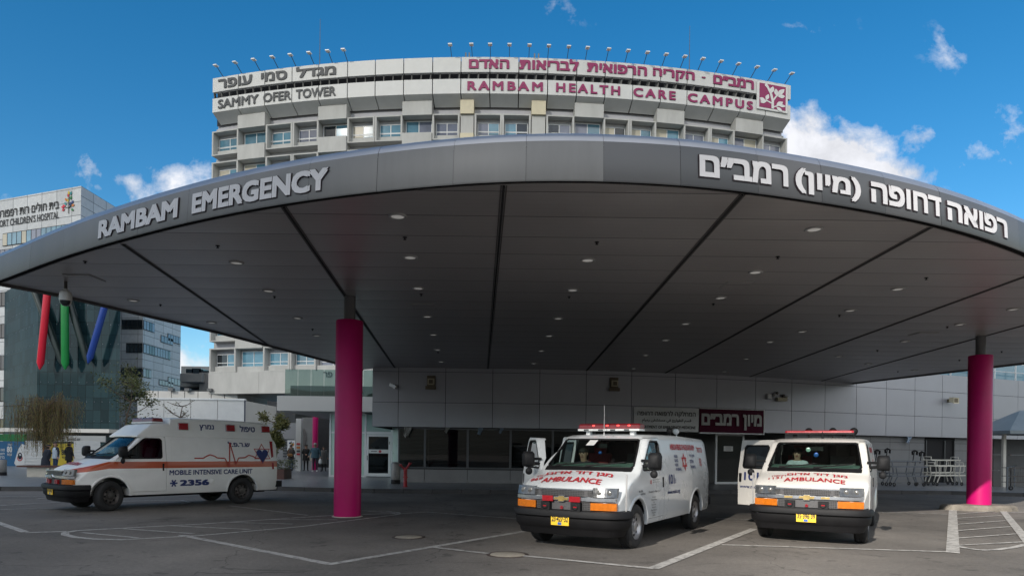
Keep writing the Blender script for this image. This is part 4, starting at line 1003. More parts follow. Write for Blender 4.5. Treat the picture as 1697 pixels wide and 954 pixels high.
for nm, a, b, mt, r in (('red_pole', (80, 470), (66, 612), 'pole_red', .36), ('green_pole', (107, 470), (108, 612), 'pole_green', .38), ('blue_pole', (178, 492), (146, 602), 'pole_blue', .34), ('dark_pole', (109, 480), (146, 604), 'pole_dark', .32), ('dark_pole', (64, 500), (106, 608), 'pole_dark', .34)):
    p, q = at(*a, 72.6 if 'dark' not in nm else 73.3), at(*b, 72.6 if 'dark' not in nm else 73.3); d = (p - q).normalized()
    MB().tube([p + d * 3, p, q + d * .7, q], [r, r, r, .06], 16).build(nm, [mt], chd)

# ---------------------------------------------------------------- other buildings between
t = thing('white_annex', 'low white annex with jointed panels behind the striped ambulance', 'building', (-27, 60, 0))
x0, x1 = at(227, 700, 58).x, at(404.5, 700, 58).x; g = MB(); zt = 5.65; n = 4
for i in range(n):
    a, b = x0 + (x1 - x0) * i / n, x0 + (x1 - x0) * (i + 1) / n; g.box(a + .02, b - .02, 58, 58.2, .15, zt)
g.build('panel_wall', ['white_board'], t)
MB().box(x0, x1 - .03, 58.21, 66, .15, zt - .02).build('body', ['slab'], t); e = at(428, 700, 63)
g = MB(); g.add([(x1, 58, .15), (e.x, 66, .15), (e.x, 66, zt), (x1, 58, zt)], [(0, 1, 2, 3)]); g.build('end_wall', ['pane_grey'], t)
MB().box(x0 - .1, x1 + .05, 57.9, 58.3, zt, zt + .14).build('coping', ['frame_white'], t)
t = thing('parapet_building', 'pale panelled parapet storey just above the low white annex', 'building', (-36, 76, 0)); g = MB()
for i in range(7):
    a, b = at(240 + i * 22, 655, 75).x, at(262 + i * 22, 655, 75).x; g.box(a + .04, b - .04, 75, 75.3, .15, 7.75)
g.build('panel_wall', ['slab'], t); MB().box(at(240, 655, 75).x, at(394, 655, 75).x, 75.31, 84, .15, 7.6).build('body', ['concrete'], t)
for px in (285, 312, 349): p = at(px, 651, 74.8); MB().box(p.x - .25, p.x + .25, 74.4, 75, 7.75, 8.05).build('roof_lamp', ['frame_dark'], t)
t = thing('old_concrete_building', 'weathered grey concrete building with roof plant in the gap left of the tower', 'building', (-55, 118, 0))
def bx_px(mb, a, b, y0, y1, Y, dep, mi=0): p, q = at(a, y1, Y), at(b, y0, Y); mb.box(p.x, q.x, Y, Y + dep, p.z, q.z, mi)
g = MB(); bx_px(g, 296, 335, 619, 632, 113, 10); bx_px(g, 296, 346, 632, 640, 117, 10); bx_px(g, 330, 352, 617, 656, 114, 10); bx_px(g, 296, 330, 646, 668, 116, 10); bx_px(g, 296, 352, 650, 720, 118, 12); g.build('wall', ['old_concrete'], t)
g = MB(); bx_px(g, 297, 345, 637, 652, 120, 3); g.build('window_band', ['pane_dark'], t)
g = MB(); bx_px(g, 300, 352, 607, 619, 122, 8); g.build('roof_storey', ['concrete'], t)
g = MB()
for a, b, y in ((308, 320, 611), (318, 333, 610), (330, 337, 612), (337, 349, 614)): bx_px(g, a, b, y, 618, 115, 3)
g.build('roof_plant', ['pane_dark'], t)

# ---------------------------------------------------------------- porch slab, glass lobby left of the wall
t = thing('porch', 'pale flat porch slab with a green glass parapet left of the grey wall', 'porch', (-9, 38, 0))
px0 = at(459, 670, 35).x; z0, z1 = 3.56, 4.33
MB().box(px0, XL - .03, 35, 53.3, z0, z1).build('slab', ['slab'], t)
g = MB(); gx = at(472, 640, 35.4).x
for i in range(8): a, b = gx + (XL - gx - .1) * i / 8, gx + (XL - gx - .1) * (i + 1) / 8; g.add([(a + .01, 35.4, z1), (b - .01, 35.4, z1), (b - .01, 35.4, 5.75), (a + .01, 35.4, 5.75)], [(0, 1, 2, 3)])
g.build('glass_parapet', ['glass_green'], t)
g = MB(); g.box(gx + .1, XL - .1, 36, 36.3, z1, z1 + .62); g.build('upstand', ['concrete_dark'], t)
g = MB(); b0 = at(494, 760, 44); g.box(b0.x - .17, b0.x + .17, 44, 44.4, .15, z0); g.build('post', ['slab'], t)
g = MB(); b0 = at(522, 760, 46.5); g.lathe([(.19, .15), (.19, 4.0)], (b0.x, 46.5, 0), 20); g.build('magenta_post', ['magenta'], t)
g = MB(); w0 = at(440, 760, 52).x; g.box(w0, at(492, 700, 52).x, 52, 52.3, .15, 3.56); g.build('side_wall', ['wall_shade'], t)
g = MB(); a_ = at(500, 700, 50); g.box(a_.x, a_.x + .9, 50, 50.1, 1.5, 3.9); g.box(a_.x + .0, at(560, 700, 53).x + 4, 53, 53.2, .15, 6, 1); g.build('back_wall', ['concrete_dark', 'interior'], t)
g = MB(); c = at(502.5, 724, 49.9); g.prism([(.22 * math.cos(2 * PI * k / 20), .62 * math.sin(2 * PI * k / 20)) for k in range(20)], lambda u, v, d: Vector((c.x + u, 49.95 - d, c.z + v)), 0, .05); g.build('oval_plaque', ['dark_steel'], t)
g = MB()
for k in range(7): p = at(478, 728 + k * 4.6, 51.9); g.box(p.x - .42, p.x + .42, 51.9, 51.95, p.z - .05, p.z + .05, 0)
g.build('directory', ['text_grey'], t)
q0, q1 = at(476, 757, 51), at(489, 729, 51); g = MB(); g.box(q0.x, q1.x, 51, 51.06, q0.z, q1.z); rr = random.Random(2)
for k in range(26): x, z = rr.uniform(q0.x + .05, q1.x - .15), rr.uniform(q0.z + .05, q1.z - .15); g.box(x, x + rr.uniform(.05, .14), 50.985, 50.998, z, z + rr.uniform(.05, .16), 1 + k % 4)
tag(g.build('campus_map', ['white_board', 'text_navy', 'orange_board', 'green_board', 'text_grey']), 'white coloured campus map board on the wall beside the arcade', 'map')
for k, (y, m) in enumerate(((735, 'text_red'), (741, 'orange_board'), (747, 'text_grey'), (752, 'text_red'))):
    p = at(494, y, 43.9); g = MB(); g.box(p.x - .11, p.x + .11, 43.93, 43.97, p.z - .06, p.z + .06); g.build('post_notice', [m], t)

t = thing('glass_lobby', 'small mint glazed lobby with a white framed glass door beside the red hydrant', 'lobby', (-7.5, 36, .15))
LY = 35.9; la, lb, lc, ld = at(545, 780, LY).x, at(605, 780, LY).x, at(647, 780, LY).x, at(664, 780, LY - 2.5).x
def fz(py): return CH + (743.5 - py) * LY / F
g = MB()
for x in (la, lb - .05, lc): g.box(x, x + .09, LY, LY + .1, .15, 3.5)
for z in (.15, 2.45, 3.46): g.box(la + .091, lb - .051, LY + .005, LY + .09, z, z + .09)
g.box(lb + .05, lc, LY + .005, LY + .09, 2.42, 2.56); g.beam((lc + .1, LY + .05, 2.9), (ld, LY - 3.2, 2.6), .08); g.beam((ld, LY - 3.2, .15), (ld, LY - 3.2, 2.6), .07); g.build('frame', ['frame_white'], t)
g = MB(); g.box(la + .1, lb - .06, LY + .04, LY + .05, .25, 3.45); g.build('side_glass', ['frost_mint'], t)
g = MB(); g.add([(lc + .1, LY, .2), (ld, LY - 3.2, .2), (ld, LY - 3.2, 2.58), (lc + .1, LY, 2.86)], [(0, 1, 2, 3)]); g.build('return_glass', ['frost_mint'], t)
g = MB(); g.box(lb + .05, lc, LY + .04, LY + .05, 2.57, 3.45); g.build('top_glass', ['mint_blind'], t)
g = MB()
for x in (lb + .06, lc - .12): g.box(x, x + .11, LY - .02, LY + .06, .2, 2.4)
for z, h_ in ((.2, .16), (2.3, .1)): g.box(lb + .171, lc - .121, LY - .018, LY + .055, z, z + h_)
dr = g.build('door', ['frame_white'], t)
g = MB(); g.box(lb + .17, lc - .12, LY + .02, LY + .03, .36, 2.3); g.build('pane', ['glass_dark'], dr)
g = MB()
for k in range(14): g.box(lb + .18, lc - .13, LY + .06, LY + .075, .42 + k * .078, .455 + k * .078)
g.build('blind', ['frost_mint'], dr)
g = MB(); g.box(lb + .18, lc - .13, LY + .0, LY + .015, 1.42, 1.62); g.box(lb + .3, lb + .62, LY - .004, LY - .001, 1.50, 1.54, 1)
g.lathe([(.075, 0), (.001, 0)], (lb + .78, LY - .003, 1.52), 16, 'y', 2); g.build('notice', ['white_board', 'text_grey', 'text_red'], dr)
g = MB(); g.tube([(lc - .06, LY - .06, 1.9), (lc - .06, LY - .06, 2.05)], .02, 6); g.tube([(lb + .12, LY - .06, 1.05), (lb + .12, LY - .06, 1.3)], .018, 6); g.build('handle', ['dark_steel'], dr)
g = MB(); g.box(la + .1, ld, LY + 1.6, LY + 1.7, .15, 3.4); g.build('inner_wall', ['mint_blind'], t)
# ================================================================ ambulances
WB = 3.55
def van_top(x):
    return interp([(-4.70, 1.80), (-4.62, 1.93), (-4.45, 1.985), (-2.6, 2.02), (-1.1, 1.995), (-.80, 1.955), (-.64, 1.90), (.12, 1.325), (.22, 1.29), (.5, 1.20), (.75, 1.105), (.86, 1.04), (.93, .96)], x)
def topz(x, y): return van_top(x + (.15 * min(1, max(0, (x + 1.0) / .5))) * (y / .85) ** 2) - .028 * (y / .85) ** 2
def van_w(x, z):
    w = .99
    if z < .52: w -= .05 * ((.52 - z) / .2) ** 2
    w += .012 * math.exp(-((z - .98) / .10) ** 2)
    if z > 1.22: w -= (z - 1.22) * .17 + max(0, z - 1.75) ** 2 * .35
    if x > .2: w -= .085 * ((x - .2) / .73) ** 2
    if x < -4.35: w -= .05 * ((-4.35 - x) / .35) ** 2
    return w
def van_bow(y): return -.13 * (abs(y) / .93) ** 3
def sstep(a, b, x): t = min(1, max(0, (x - a) / (b - a))); return t * t * (3 - 2 * t)
VX = [.93, .925, .90, .86, .80, .7, .58, .45, .32, .22, .14, .07, 0, -.08, -.16, -.24, -.32, -.4, -.48, -.56, -.63, -.68, -.74, -.8, -.9, -1.05, -1.3, -1.8, -2.4, -3, -3.6, -4.1, -4.35, -4.45, -4.54, -4.6, -4.65, -4.69]
def van_loft(xs, sh=0.0, zb=.38, warp=True, floor=None):
    vs, n = [], 0
    for x in xs:
        zs = 1.2
        for _ in range(30): zs = .5 * zs + .5 * (topz(x, van_w(x, zs) - sh) - sh)
        z0 = floor if floor is not None else (zb + .10 * sstep(.45, .6, x))
        r = .10 if x < -.6 else .05
        side = [(van_w(x, z) - sh, z) for z in [z0 + (zs - r - z0) * t for t in (0, .04, .12, .25, .38, .5, .58, .65, .72, .8, .87, .94, 1)]]
        w1 = side[-1][0]
        rnd = [(w1 - r * .10, zs - r * .45), (w1 - r * .35, zs - r * .12)]
        tp = [((w1 - r) * t, topz(x, (w1 - r) * t) - sh) for t in (1, .8, .6, .4, .2, 0)]
        half = [(0, z0), (side[0][0] * .6, z0)] + side + rnd + tp
        ring = half + [(-y, z) for y, z in half[-2:0:-1]]; n = len(ring)
        vs += [(x + (van_bow(y) * sstep(.35, .8, x) if warp else 0), y, z) for y, z in ring]
    fs = [(i * n + k, i * n + (k + 1) % n, (i + 1) * n + (k + 1) % n, (i + 1) * n + k) for i in range(len(xs) - 1) for k in range(n)]
    fs += [tuple(range(n))[::-1], tuple(range((len(xs) - 1) * n, len(xs) * n))]
    return vs, fs
def tmp(vs, fs):
    me = bpy.data.meshes.new('tmp'); me.from_pydata(vs, [], fs); bm = bmesh.new(); bm.from_mesh(me); bmesh.ops.recalc_face_normals(bm, faces=bm.faces); bm.to_mesh(me); bm.free()
    o = bpy.data.objects.new('tmp', me); COL.objects.link(o); return o
def cut(base, ops):
    """base mesh object with a chain of boolean cuts -> a plain mesh"""
    for op, c in ops:
        m = base.modifiers.new('cut', 'BOOLEAN'); m.operation = op; m.solver = 'EXACT'; m.object = c
    bpy.context.view_layer.update()
    me = bpy.data.meshes.new_from_object(base.evaluated_get(bpy.context.evaluated_depsgraph_get())); base.modifiers.clear(); return me
def prism_y(poly, y0, y1):
    m = MB().prism(poly, lambda u, v, d: (u, d, v), y0, y1); return tmp(m.v, m.f)
outer = tmp(*van_loft(VX)); inner = tmp(*van_loft([x for x in VX if -4.6 < x < .05], .045, warp=False, floor=.56))
arch = MB()
for x in (0, -WB):
    for s_ in (-1, 1): arch.add(*(lambda t: (t.v, t.f))(MB().prism([(x + .455 * math.cos(2 * PI * k / 36), .40 + .455 * math.sin(2 * PI * k / 36)) for k in range(36)], lambda u, v, d: (u, d, v), s_ * .60, s_ * 1.3)))
arch = tmp(arch.v, arch.f)
ws = MB().prism([(-.80, 1.37), (.80, 1.37), (.835, 1.40), (.735, 1.855), (.70, 1.88), (-.70, 1.88), (-.735, 1.855), (-.835, 1.40)], lambda u, v, d: (d, u, v), -.95, .5); ws = tmp(ws.v, ws.f)
SIDEWIN = [(-.27, 1.36), (-.30, 1.33), (-1.22, 1.33), (-1.26, 1.37), (-1.27, 1.80), (-1.22, 1.85), (-.86, 1.85), (-.80, 1.82)]
sw = prism_y(SIDEWIN, -1.2, 1.2)
DOOR = [(-.50, .47), (-.44, .80), (-.18, .98), (-.13, 1.27), (-.165, 1.32), (-.72, 1.87), (-.80, 1.905), (-1.30, 1.92), (-1.36, 1.88), (-1.37, .47)]
DG = [(-.508, .462), (-.45, .81), (-.188, .985), (-.122, 1.27), (-.155, 1.328), (-.715, 1.879), (-.797, 1.915), (-1.303, 1.93), (-1.37, 1.887), (-1.38, .462)]
CARGO = [(-1.44, .48), (-2.34, .48), (-2.34, 1.93), (-2.30, 1.955), (-1.47, 1.955), (-1.44, 1.92)]
CG = [(-1.43, .472), (-2.35, .472), (-2.35, 1.935), (-2.305, 1.964), (-1.463, 1.964), (-1.43, 1.925)]
CWIN = [(-1.56, 1.36), (-1.60, 1.32), (-2.18, 1.32), (-2.22, 1.36), (-2.22, 1.78), (-2.18, 1.83), (-1.60, 1.83), (-1.56, 1.78)]
cw, cdr, cgr = prism_y(CWIN, -1.3, -.6), prism_y(CARGO, -1.3, -.70), prism_y(CG, -1.3, -.70)
dl, dr_ = prism_y(DOOR, .70, 1.3), prism_y(DOOR, -1.3, -.70); gl, gr = prism_y(DG, .70, 1.3), prism_y(DG, -1.3, -.70)
shell = cut(outer, [('DIFFERENCE', inner), ('DIFFERENCE', arch), ('DIFFERENCE', ws), ('DIFFERENCE', sw), ('DIFFERENCE', cw)])
sh_o = bpy.data.objects.new('tmp', shell); COL.objects.link(sh_o)
def clean(me): return min(v.co.y for v in me.vertices) > -1.05 and max(v.co.y for v in me.vertices) < 1.05
def careful(base, poly, y0, y1, op):
    """a boolean that is repeated with the cutter moved by a hair until it comes out closed"""
    for k in range(12):
        j = .0007 * k * (-1) ** k; c = prism_y([(u + j, v + j * .7) for u, v in poly], y0 + j, y1); me = cut(base, [(op, c)]); bpy.data.objects.remove(c)
        if clean(me) and len(me.vertices) > 20: return me
    return me
BODY = shell
for poly, y0, y1 in ((DG, .70, 1.3), (DG, -1.3, -.70), (CG, -1.3, -.70)):
    b_ = bpy.data.objects.new('tmp', BODY); COL.objects.link(b_); BODY = careful(b_, poly, y0, y1, 'DIFFERENCE'); bpy.data.objects.remove(b_)
DOORS = {1: cut(sh_o, [('INTERSECT', dl)]), -1: cut(sh_o, [('INTERSECT', dr_)])}; CDOOR = cut(sh_o, [('INTERSECT', cdr)])
for o in (outer, inner, arch, ws, sw, dl, dr_, gl, gr, sh_o, cw, cdr, cgr): bpy.data.objects.remove(o)
for m in (BODY, DOORS[1], DOORS[-1], CDOOR):
    m.polygons.foreach_set('use_smooth', [True] * len(m.polygons)); m.set_sharp_from_angle(angle=R(28))
def wsx(y, z):                                      # windscreen surface
    lo, hi = -1.0, .5
    for _ in range(30):
        m = (lo + hi) / 2
        if topz(m, y) > z: lo = m
        else: hi = m
    return lo
def front(y, x=.93): return x + van_bow(y)
def add_part(name, mesh, mats, parent):
    me = mesh.copy(); me.materials.clear()
    for k in mats: me.materials.append(MT[k])
    for p in me.polygons: p.material_index = 0
    o = bpy.data.objects.new(name, me); COL.objects.link(o); o.parent = parent; return o
def patch(mb, y0, y1, z0, z1, off, th=.04, mi=0, n=10, rake=0.0):
    ys = [y0 + (y1 - y0) * i / n for i in range(n + 1)]
    P = lambda y, z, o: (front(y) + o - rake * (z - z0), y, z)
    for a, b in zip(ys, ys[1:]):
        mb.add([P(a, z0, off), P(b, z0, off), P(b, z1, off), P(a, z1, off), P(a, z0, off - th), P(b, z0, off - th), P(b, z1, off - th), P(a, z1, off - th)], [(0, 1, 2, 3), (3, 2, 6, 7), (0, 4, 5, 1)], mi)
    mb.add([P(y0, z0, off), P(y0, z1, off), P(y0, z1, off - th), P(y0, z0, off - th)], [(0, 1, 2, 3)], mi); mb.add([P(y1, z0, off), P(y1, z1, off), P(y1, z1, off - th), P(y1, z0, off - th)], [(0, 1, 2, 3)], mi); return mb
def on_left(x0, z0, o=.006): return lambda u, v, d: (x0 - u, van_w(x0 - u, z0 + v) + o + d, z0 + v)
def on_right(x0, z0, o=.006): return lambda u, v, d: (x0 + u, -van_w(x0 + u, z0 + v) - o - d, z0 + v)
def on_hood(x0, y0, slant=0.0, rot=0.0):
    c, s = math.cos(rot), math.sin(rot)
    def f(u, v, d):
        y = y0 + u * c - v * s + slant * v; x = x0 - (v * c + u * s); return (x + van_bow(y) * sstep(.35, .8, x), y, topz(x, y) + .012 + d)
    return f
def star(mb, fn, r, t, mi=0):
    """six-pointed star drawn in bands"""
    for q in (0, 1):
        P = [Vector((r * math.cos(R(90 + 60 * q * 3 + 120 * k)), r * math.sin(R(90 + 180 * q + 120 * k)))) for k in range(3)]
        I = [p * (1 - 2 * t / r) for p in P]
        for k in range(3):
            a, b, c, d = P[k], P[(k + 1) % 3], I[(k + 1) % 3], I[k]; n = 4
            for j in range(n):
                t0, t1 = j / n, (j + 1) / n; mb.add([fn(*a.lerp(b, t0), q * .001), fn(*a.lerp(b, t1), q * .001), fn(*d.lerp(c, t1), q * .001), fn(*d.lerp(c, t0), q * .001)], [(0, 1, 2, 3)], mi)
WHEEL = {}
def wheel(parent, x, side, steer, rim_mat):
    g = MB(); T = .378
    prof = [(.225, -.10), (.245, -.115), (.31, -.122), (.352, -.112), (.372, -.09), (T, -.05), (T, .05), (.372, .09), (.352, .112), (.31, .122), (.245, .115), (.225, .10), (.225, -.10)]
    if 'tyre' not in WHEEL:
        g.lathe(prof, (0, 0, 0), 40, 'y')
        for k in range(48):
            a = 2 * PI * k / 48
            for y in (-.075, .028): g.beam((.3755 * math.cos(a), y, .3755 * math.sin(a)), (.3755 * math.cos(a + .05), y + .047, .3755 * math.sin(a + .05)), .018, .016)
        o = g.build('wheel', ['rubber'], parent, angle=R(35)); WHEEL['tyre'] = o.data
    else: o = bpy.data.objects.new('wheel', WHEEL['tyre']); COL.objects.link(o); o.parent = parent
    if rim_mat not in WHEEL:
        g = MB(); g.lathe([(.228, .108), (.222, .085), (.20, .06), (.185, .035), (.17, .05), (.13, .062), (.115, .055), (.085, .06), (.08, .09), (.05, .10), (.001, .10)], (0, 0, 0), 40, 'y', 0)
        g.lathe([(.226, -.09), (.226, .10)], (0, 0, 0), 32, 'y', 1)
        for k in range(8):
            a = 2 * PI * k / 8; c = Vector((.15 * math.cos(a), .058, .15 * math.sin(a))); g.lathe([(.027, .0), (.027, .006), (.001, .0065)], c, 12, 'y', 1)
            c = Vector((.097 * math.cos(a + .3), .062, .097 * math.sin(a + .3))); g.lathe([(.013, -.006), (.013, .014), (.001, .015)], c, 6, 'y', 0, False)
        q = g.build('rim', [rim_mat, 'dark_plastic'], o, angle=R(40)); WHEEL[rim_mat] = q.data
    else: q = bpy.data.objects.new('rim', WHEEL[rim_mat]); COL.objects.link(q); q.parent = o
    o.location = (x, side * .855, .378); o.rotation_euler = (0, 0, steer + (PI if side < 0 else 0)); return o
def side_mirror(parent, s, door=False):
    g = MB(); y = s * .97
    g.tube([(-.30, s * .93, 1.40), (-.22, s * 1.10, 1.42)], .03, 8); g.tube([(-.30, s * .93, 1.50), (-.22, s * 1.10, 1.50)], .025, 8)
    b = MB(); ring = [(-.09, -.10), (.09, -.10), (.11, -.08), (.115, .10), (.09, .15), (-.08, .15), (-.11, .12), (-.115, -.07)]
    for k, (xx, sc) in enumerate(((-.27, .95), (-.22, 1.0), (-.15, .92), (-.11, .6))):
        b.v += [(xx, s * 1.20 + y_ * sc * s, 1.47 + z_ * sc * 1.15) for y_, z_ in ring]
    n = len(ring); b.f = [(k * n + i, k * n + (i + 1) % n, (k + 1) * n + (i + 1) % n, (k + 1) * n + i) for k in range(3) for i in range(n)] + [tuple(range(3 * n, 4 * n))]
    b.m = [0] * len(b.f); b.sm = [True] * len(b.f); g.add(b.v, b.f, 0, True)
    g.add([(x, y, z - .0) for x, y, z in b.v[:n]], [tuple(range(n))], 1)
    g.ball((-.2, s * 1.19, 1.27), .07, 8, 0, (.7, 1, 1)); g.tube([(-.2, s * 1.19, 1.27), (-.2, s * 1.19, 1.37)], .025, 6)
    return g.build('mirror', ['black_plastic', 'chrome'], parent)
def door_bits(o, s, dec=None):
    g = MB(); g.box(-1.30, -1.265, s * .985 - .02, s * .985 + .025, 1.0, 1.19); g.build('handle', ['dark_plastic'], o)
    us = [(-.25, -1.28)]; g = MB(); poly = [(x, z) for x, z in SIDEWIN]
    g.add([(x, s * (van_w(x, z) - .022), z) for x, z in poly], [tuple(range(len(poly)))]); g.build('door_glass', ['glass_side'], o)
    g = MB()
    for (a, b), (c, d) in zip(poly, poly[1:] + poly[:1]): g.beam((a, s * (van_w(a, b) - .006), b), (c, s * (van_w(c, d) - .006), d), .022, .03)
    g.build('window_seal', ['dark_plastic'], o)
def ambulance(name, label, pose, paint, open_door, steer=0.0, rim='steel', old=False, swing=45, cargo=0):
    v = thing(name, label, 'ambulance', (pose[0], pose[1], 0), pose[2], 'ambulances parked at the emergency entrance', world=False)
    add_part('body', BODY, [paint], v)
    for s in (1, -1):
        d = add_part('door', DOORS[s], [paint], v); door_bits(d, s)
        side_mirror(d if open_door == s else v, s)
        if open_door == s:
            h = Vector((-.12, s * .95, 0)); A = R(swing) * (-s); d.matrix_local = Matrix.Translation(h) @ Matrix.Rotation(A, 4, 'Z') @ Matrix.Translation(-h)
    d = add_part('cargo_door', CDOOR, [paint], v)
    g = MB(); g.add([(x, -(van_w(x, z) - .022), z) for x, z in CWIN], [tuple(range(len(CWIN)))]); g.build('door_glass', ['pane_dark'], d)
    g = MB()
    for (a, b), (c, e) in zip(CWIN, CWIN[1:] + CWIN[:1]): g.beam((a, -(van_w(a, b) - .004), b), (c, -(van_w(c, e) - .004), e), .025, .03)
    g.build('window_seal', ['dark_plastic'], d); g = MB(); g.box(-2.29, -2.24, -1.02, -.975, 1.0, 1.20); g.build('handle', ['dark_plastic'], d)
    if cargo: h = Vector((-1.43, -.97, 0)); d.matrix_local = Matrix.Translation(h) @ Matrix.Rotation(R(cargo), 4, 'Z') @ Matrix.Translation(-h)
    g = MB(); zs = [1.36 + .53 * i / 6 for i in range(7)]; ys = [-1 + 2 * i / 14 for i in range(15)]
    g.grid(ys, zs, lambda t, z: (wsx(t * (.87 - .10 * (z - 1.36) / .53), z) - .02, t * (.87 - .10 * (z - 1.36) / .53), z)); g.build('windscreen', ['glass_wind'], v)
    g = MB()
    edge = [(-.80, 1.37), (.80, 1.37), (.835, 1.40), (.735, 1.855), (.70, 1.88), (-.70, 1.88), (-.735, 1.855), (-.835, 1.40)]
    for (a, b), (c, d) in zip(edge, edge[1:] + edge[:1]):
        k = 10 if abs(a - c) > .5 else 3
        for i in range(k):
            y0, z0, y1, z1 = a + (c - a) * i / k, b + (d - b) * i / k, a + (c - a) * (i + 1) / k, b + (d - b) * (i + 1) / k
            g.beam((wsx(y0, z0) - .006, y0, z0), (wsx(y1, z1) - .006, y1, z1), .03, .03)
    g.build('windscreen_seal', ['dark_plastic'], v)
    g = MB()
    for y0, y1 in ((-.62, .05), (.02, .68)):
        a = Vector((wsx(y0, 1.40) + .035, y0, 1.40)); b = Vector((wsx(y1, 1.47) + .03, y1, 1.47)); m = a.lerp(b, .5) + Vector((.03, 0, -.01)); g.tube([a, m, b], .012, 6); g.tube([a + Vector((.05, 0, -.02)), a + (b - a) * .35 + Vector((.03, 0, 0))], .014, 6)
    g.grid([-.85 + 1.7 * i / 12 for i in range(13)], [0, 1], lambda y, t: (wsx(y, 1.372) + .004 + .10 * t, y, topz(wsx(y, 1.372) + .10 * t, y) + .008)); g.build('wiper', ['dark_plastic'], v)
    # front end
    g = MB(); patch(g, -.53, .53, .905, 1.01, .012); g.build('grille', ['honey'], v); g = MB(); patch(g, -.50, .50, .665, .82, .0); g.build('lower_grille', ['honey'], v)
    g = MB(); patch(g, -.915, .915, .835, .893, .036, .06, 0, 24); g.build('grille_bar', ['chrome'], v); g = MB(); patch(g, -.54, .54, 1.008, 1.03, .022, .03, 0, 12); g.build('grille_trim', ['chrome'], v)
    for s in (-1, 1):
        g = MB(); a, b = sorted((s * .535, s * .925)); patch(g, a, b, .905, 1.055, .018, .06, 0, 10, .25); hl = g.build('headlight', ['lens_old' if old else 'lens_clear'], v)
        g = MB()
        for yy in (.64, .80): g.lathe([(.045, .0), (.036, .006), (.001, .008)], (front(s * yy) + .004, s * yy, .975), 14, 'x')
        g.build('reflector', ['lens_old'], hl)
        g = MB(); a, b = sorted((s * .51, s * .925)); patch(g, a, b, .69, .81, .02, .05, 0, 8); g.build('indicator', ['lens_amber'], v)
    bump = [(-.04, .545), (.05, .545), (.075, .565), (.08, .625), (.06, .665), (-.02, .68), (-.30, .68)]
    pl = [(.47, 1.0), (.60, .995), (.74, .965), (.84, .90), (.89, .80), (.925, .6), (.945, .35), (.955, 0)]; pl = pl + [(x, -y) for x, y in pl[-2::-1]]
    def sweep(mb, prof, mi=0, inn=.15):
        pts = []
        for i, (x, y) in enumerate(pl):
            a, b = pl[max(0, i - 1)], pl[min(len(pl) - 1, i + 1)]; d = Vector((b[0] - a[0], b[1] - a[1])).normalized(); n = Vector((-d.y, d.x)); n = n if n.dot(Vector((x + 1.2, y))) > 0 else -n
            e = sstep(1.0, .9, abs(y)) if False else 1
            pts += [(x + n.x * o * (1 if o > 0 else .4), y + n.y * o * (1 if o > 0 else inn), z) for o, z in prof]
        m = len(prof); mb.add(pts, [(i * m + k, i * m + (k + 1) % m, (i + 1) * m + (k + 1) % m, (i + 1) * m + k) for i in range(len(pl) - 1) for k in range(m)], mi, True)
        mb.add(pts[:m], [tuple(range(m))], mi); mb.add(pts[-m:], [tuple(range(m))], mi)
    g = MB(); sweep(g, bump); g.build('bumper', ['black_plastic'], v, angle=R(40))
    g = MB(); sweep(g, [(-.22, .25), (-.13, .25), (-.09, .28), (-.055, .345), (-.01, .375), (.03, .41), (.042, .52), (.02, .548), (-.22, .548)], 0, .6); g.build('valance', ['dark_plastic'], v, angle=R(40))
    g = MB(); g.box(-4.86, -4.64, -.95, .95, .46, .64); g.box(-5.02, -4.86, -.45, .45, .46, .50); g.build('rear_bumper', ['dark_plastic'], v)
    g = MB()
    for s in (-1, 1):
        for x in (0, -WB):
            for r0, w0, w1 in ((.452, .012, .020), ):
                pr = []
                for k in range(25):
                    a = R(-3 + 186 * k / 24); xx, zz = x + r0 * math.cos(a), .40 + r0 * math.sin(a)
                    for rr, oo in ((0, -.04), (0, .014), (.035, .016), (.06, .0)):
                        X, Z = x + (r0 + rr) * math.cos(a), .40 + (r0 + rr) * math.sin(a); pr.append((X, s * (van_w(min(X, .9), max(Z, .38)) + oo), Z))
                g = MB(); g.add(pr, [(k * 4 + j, k * 4 + j + 1, (k + 1) * 4 + j + 1, (k + 1) * 4 + j) for k in range(24) for j in range(3)], 0, True); g.build('wheel_arch', [paint], v)
    g = MB(); g.box(-4.5, .75, -.58, .58, .30, .50); g.box(-3.0, -.7, -.80, .80, .33, .46)
    for x in (0, -WB): g.tube([(x, -.75, .38), (x, .75, .38)], .06, 8)
    g.build('underbody', ['dark_plastic'], v)
    for s in (1, -1): wheel(v, 0, s, steer, rim); wheel(v, -WB, s, 0, rim)
    # cab
    g = MB(); g.grid([-.88, -.5, 0, .5, .88], [0, .3, .6, 1], lambda y, t: (wsx(y, 1.38) - .05 - .50 * t, y * .95, 1.37 + .07 * sstep(0, .6, t) - .05 * sstep(.7, 1, t))); g.box(-.62, -.58, -.82, .82, .95, 1.30); g.build('dashboard', ['dash_reflection'], v)
    g = MB(); c = Vector((-.66, .42, 1.27)); q = Matrix.Rotation(R(-62), 3, 'Y'); g.tube([c + q @ Vector((.19 * math.cos(a * PI / 10), .19 * math.sin(a * PI / 10), 0)) for a in range(21)], .016, 6, caps=False); g.tube([c, c + Vector((.25, 0, -.12))], .03, 6); g.build('steering_wheel', ['dark_plastic'], v)
    for s in (1, -1):
        g = MB(); y = s * .42; g.box(-1.55, -1.0, y - .25, y + .25, .85, 1.02)
        pts = [(-1.48, 1.0), (-1.40, 1.02), (-1.55, 1.62), (-1.64, 1.60)]; g.prism(pts, lambda u, w, d: (u, d, w), y - .24, y + .24); g.box(-1.70, -1.60, y - .13, y + .13, 1.63, 1.84); g.build('seat', ['seat_red' if (s < 0 and not old) else 'seat'], v)
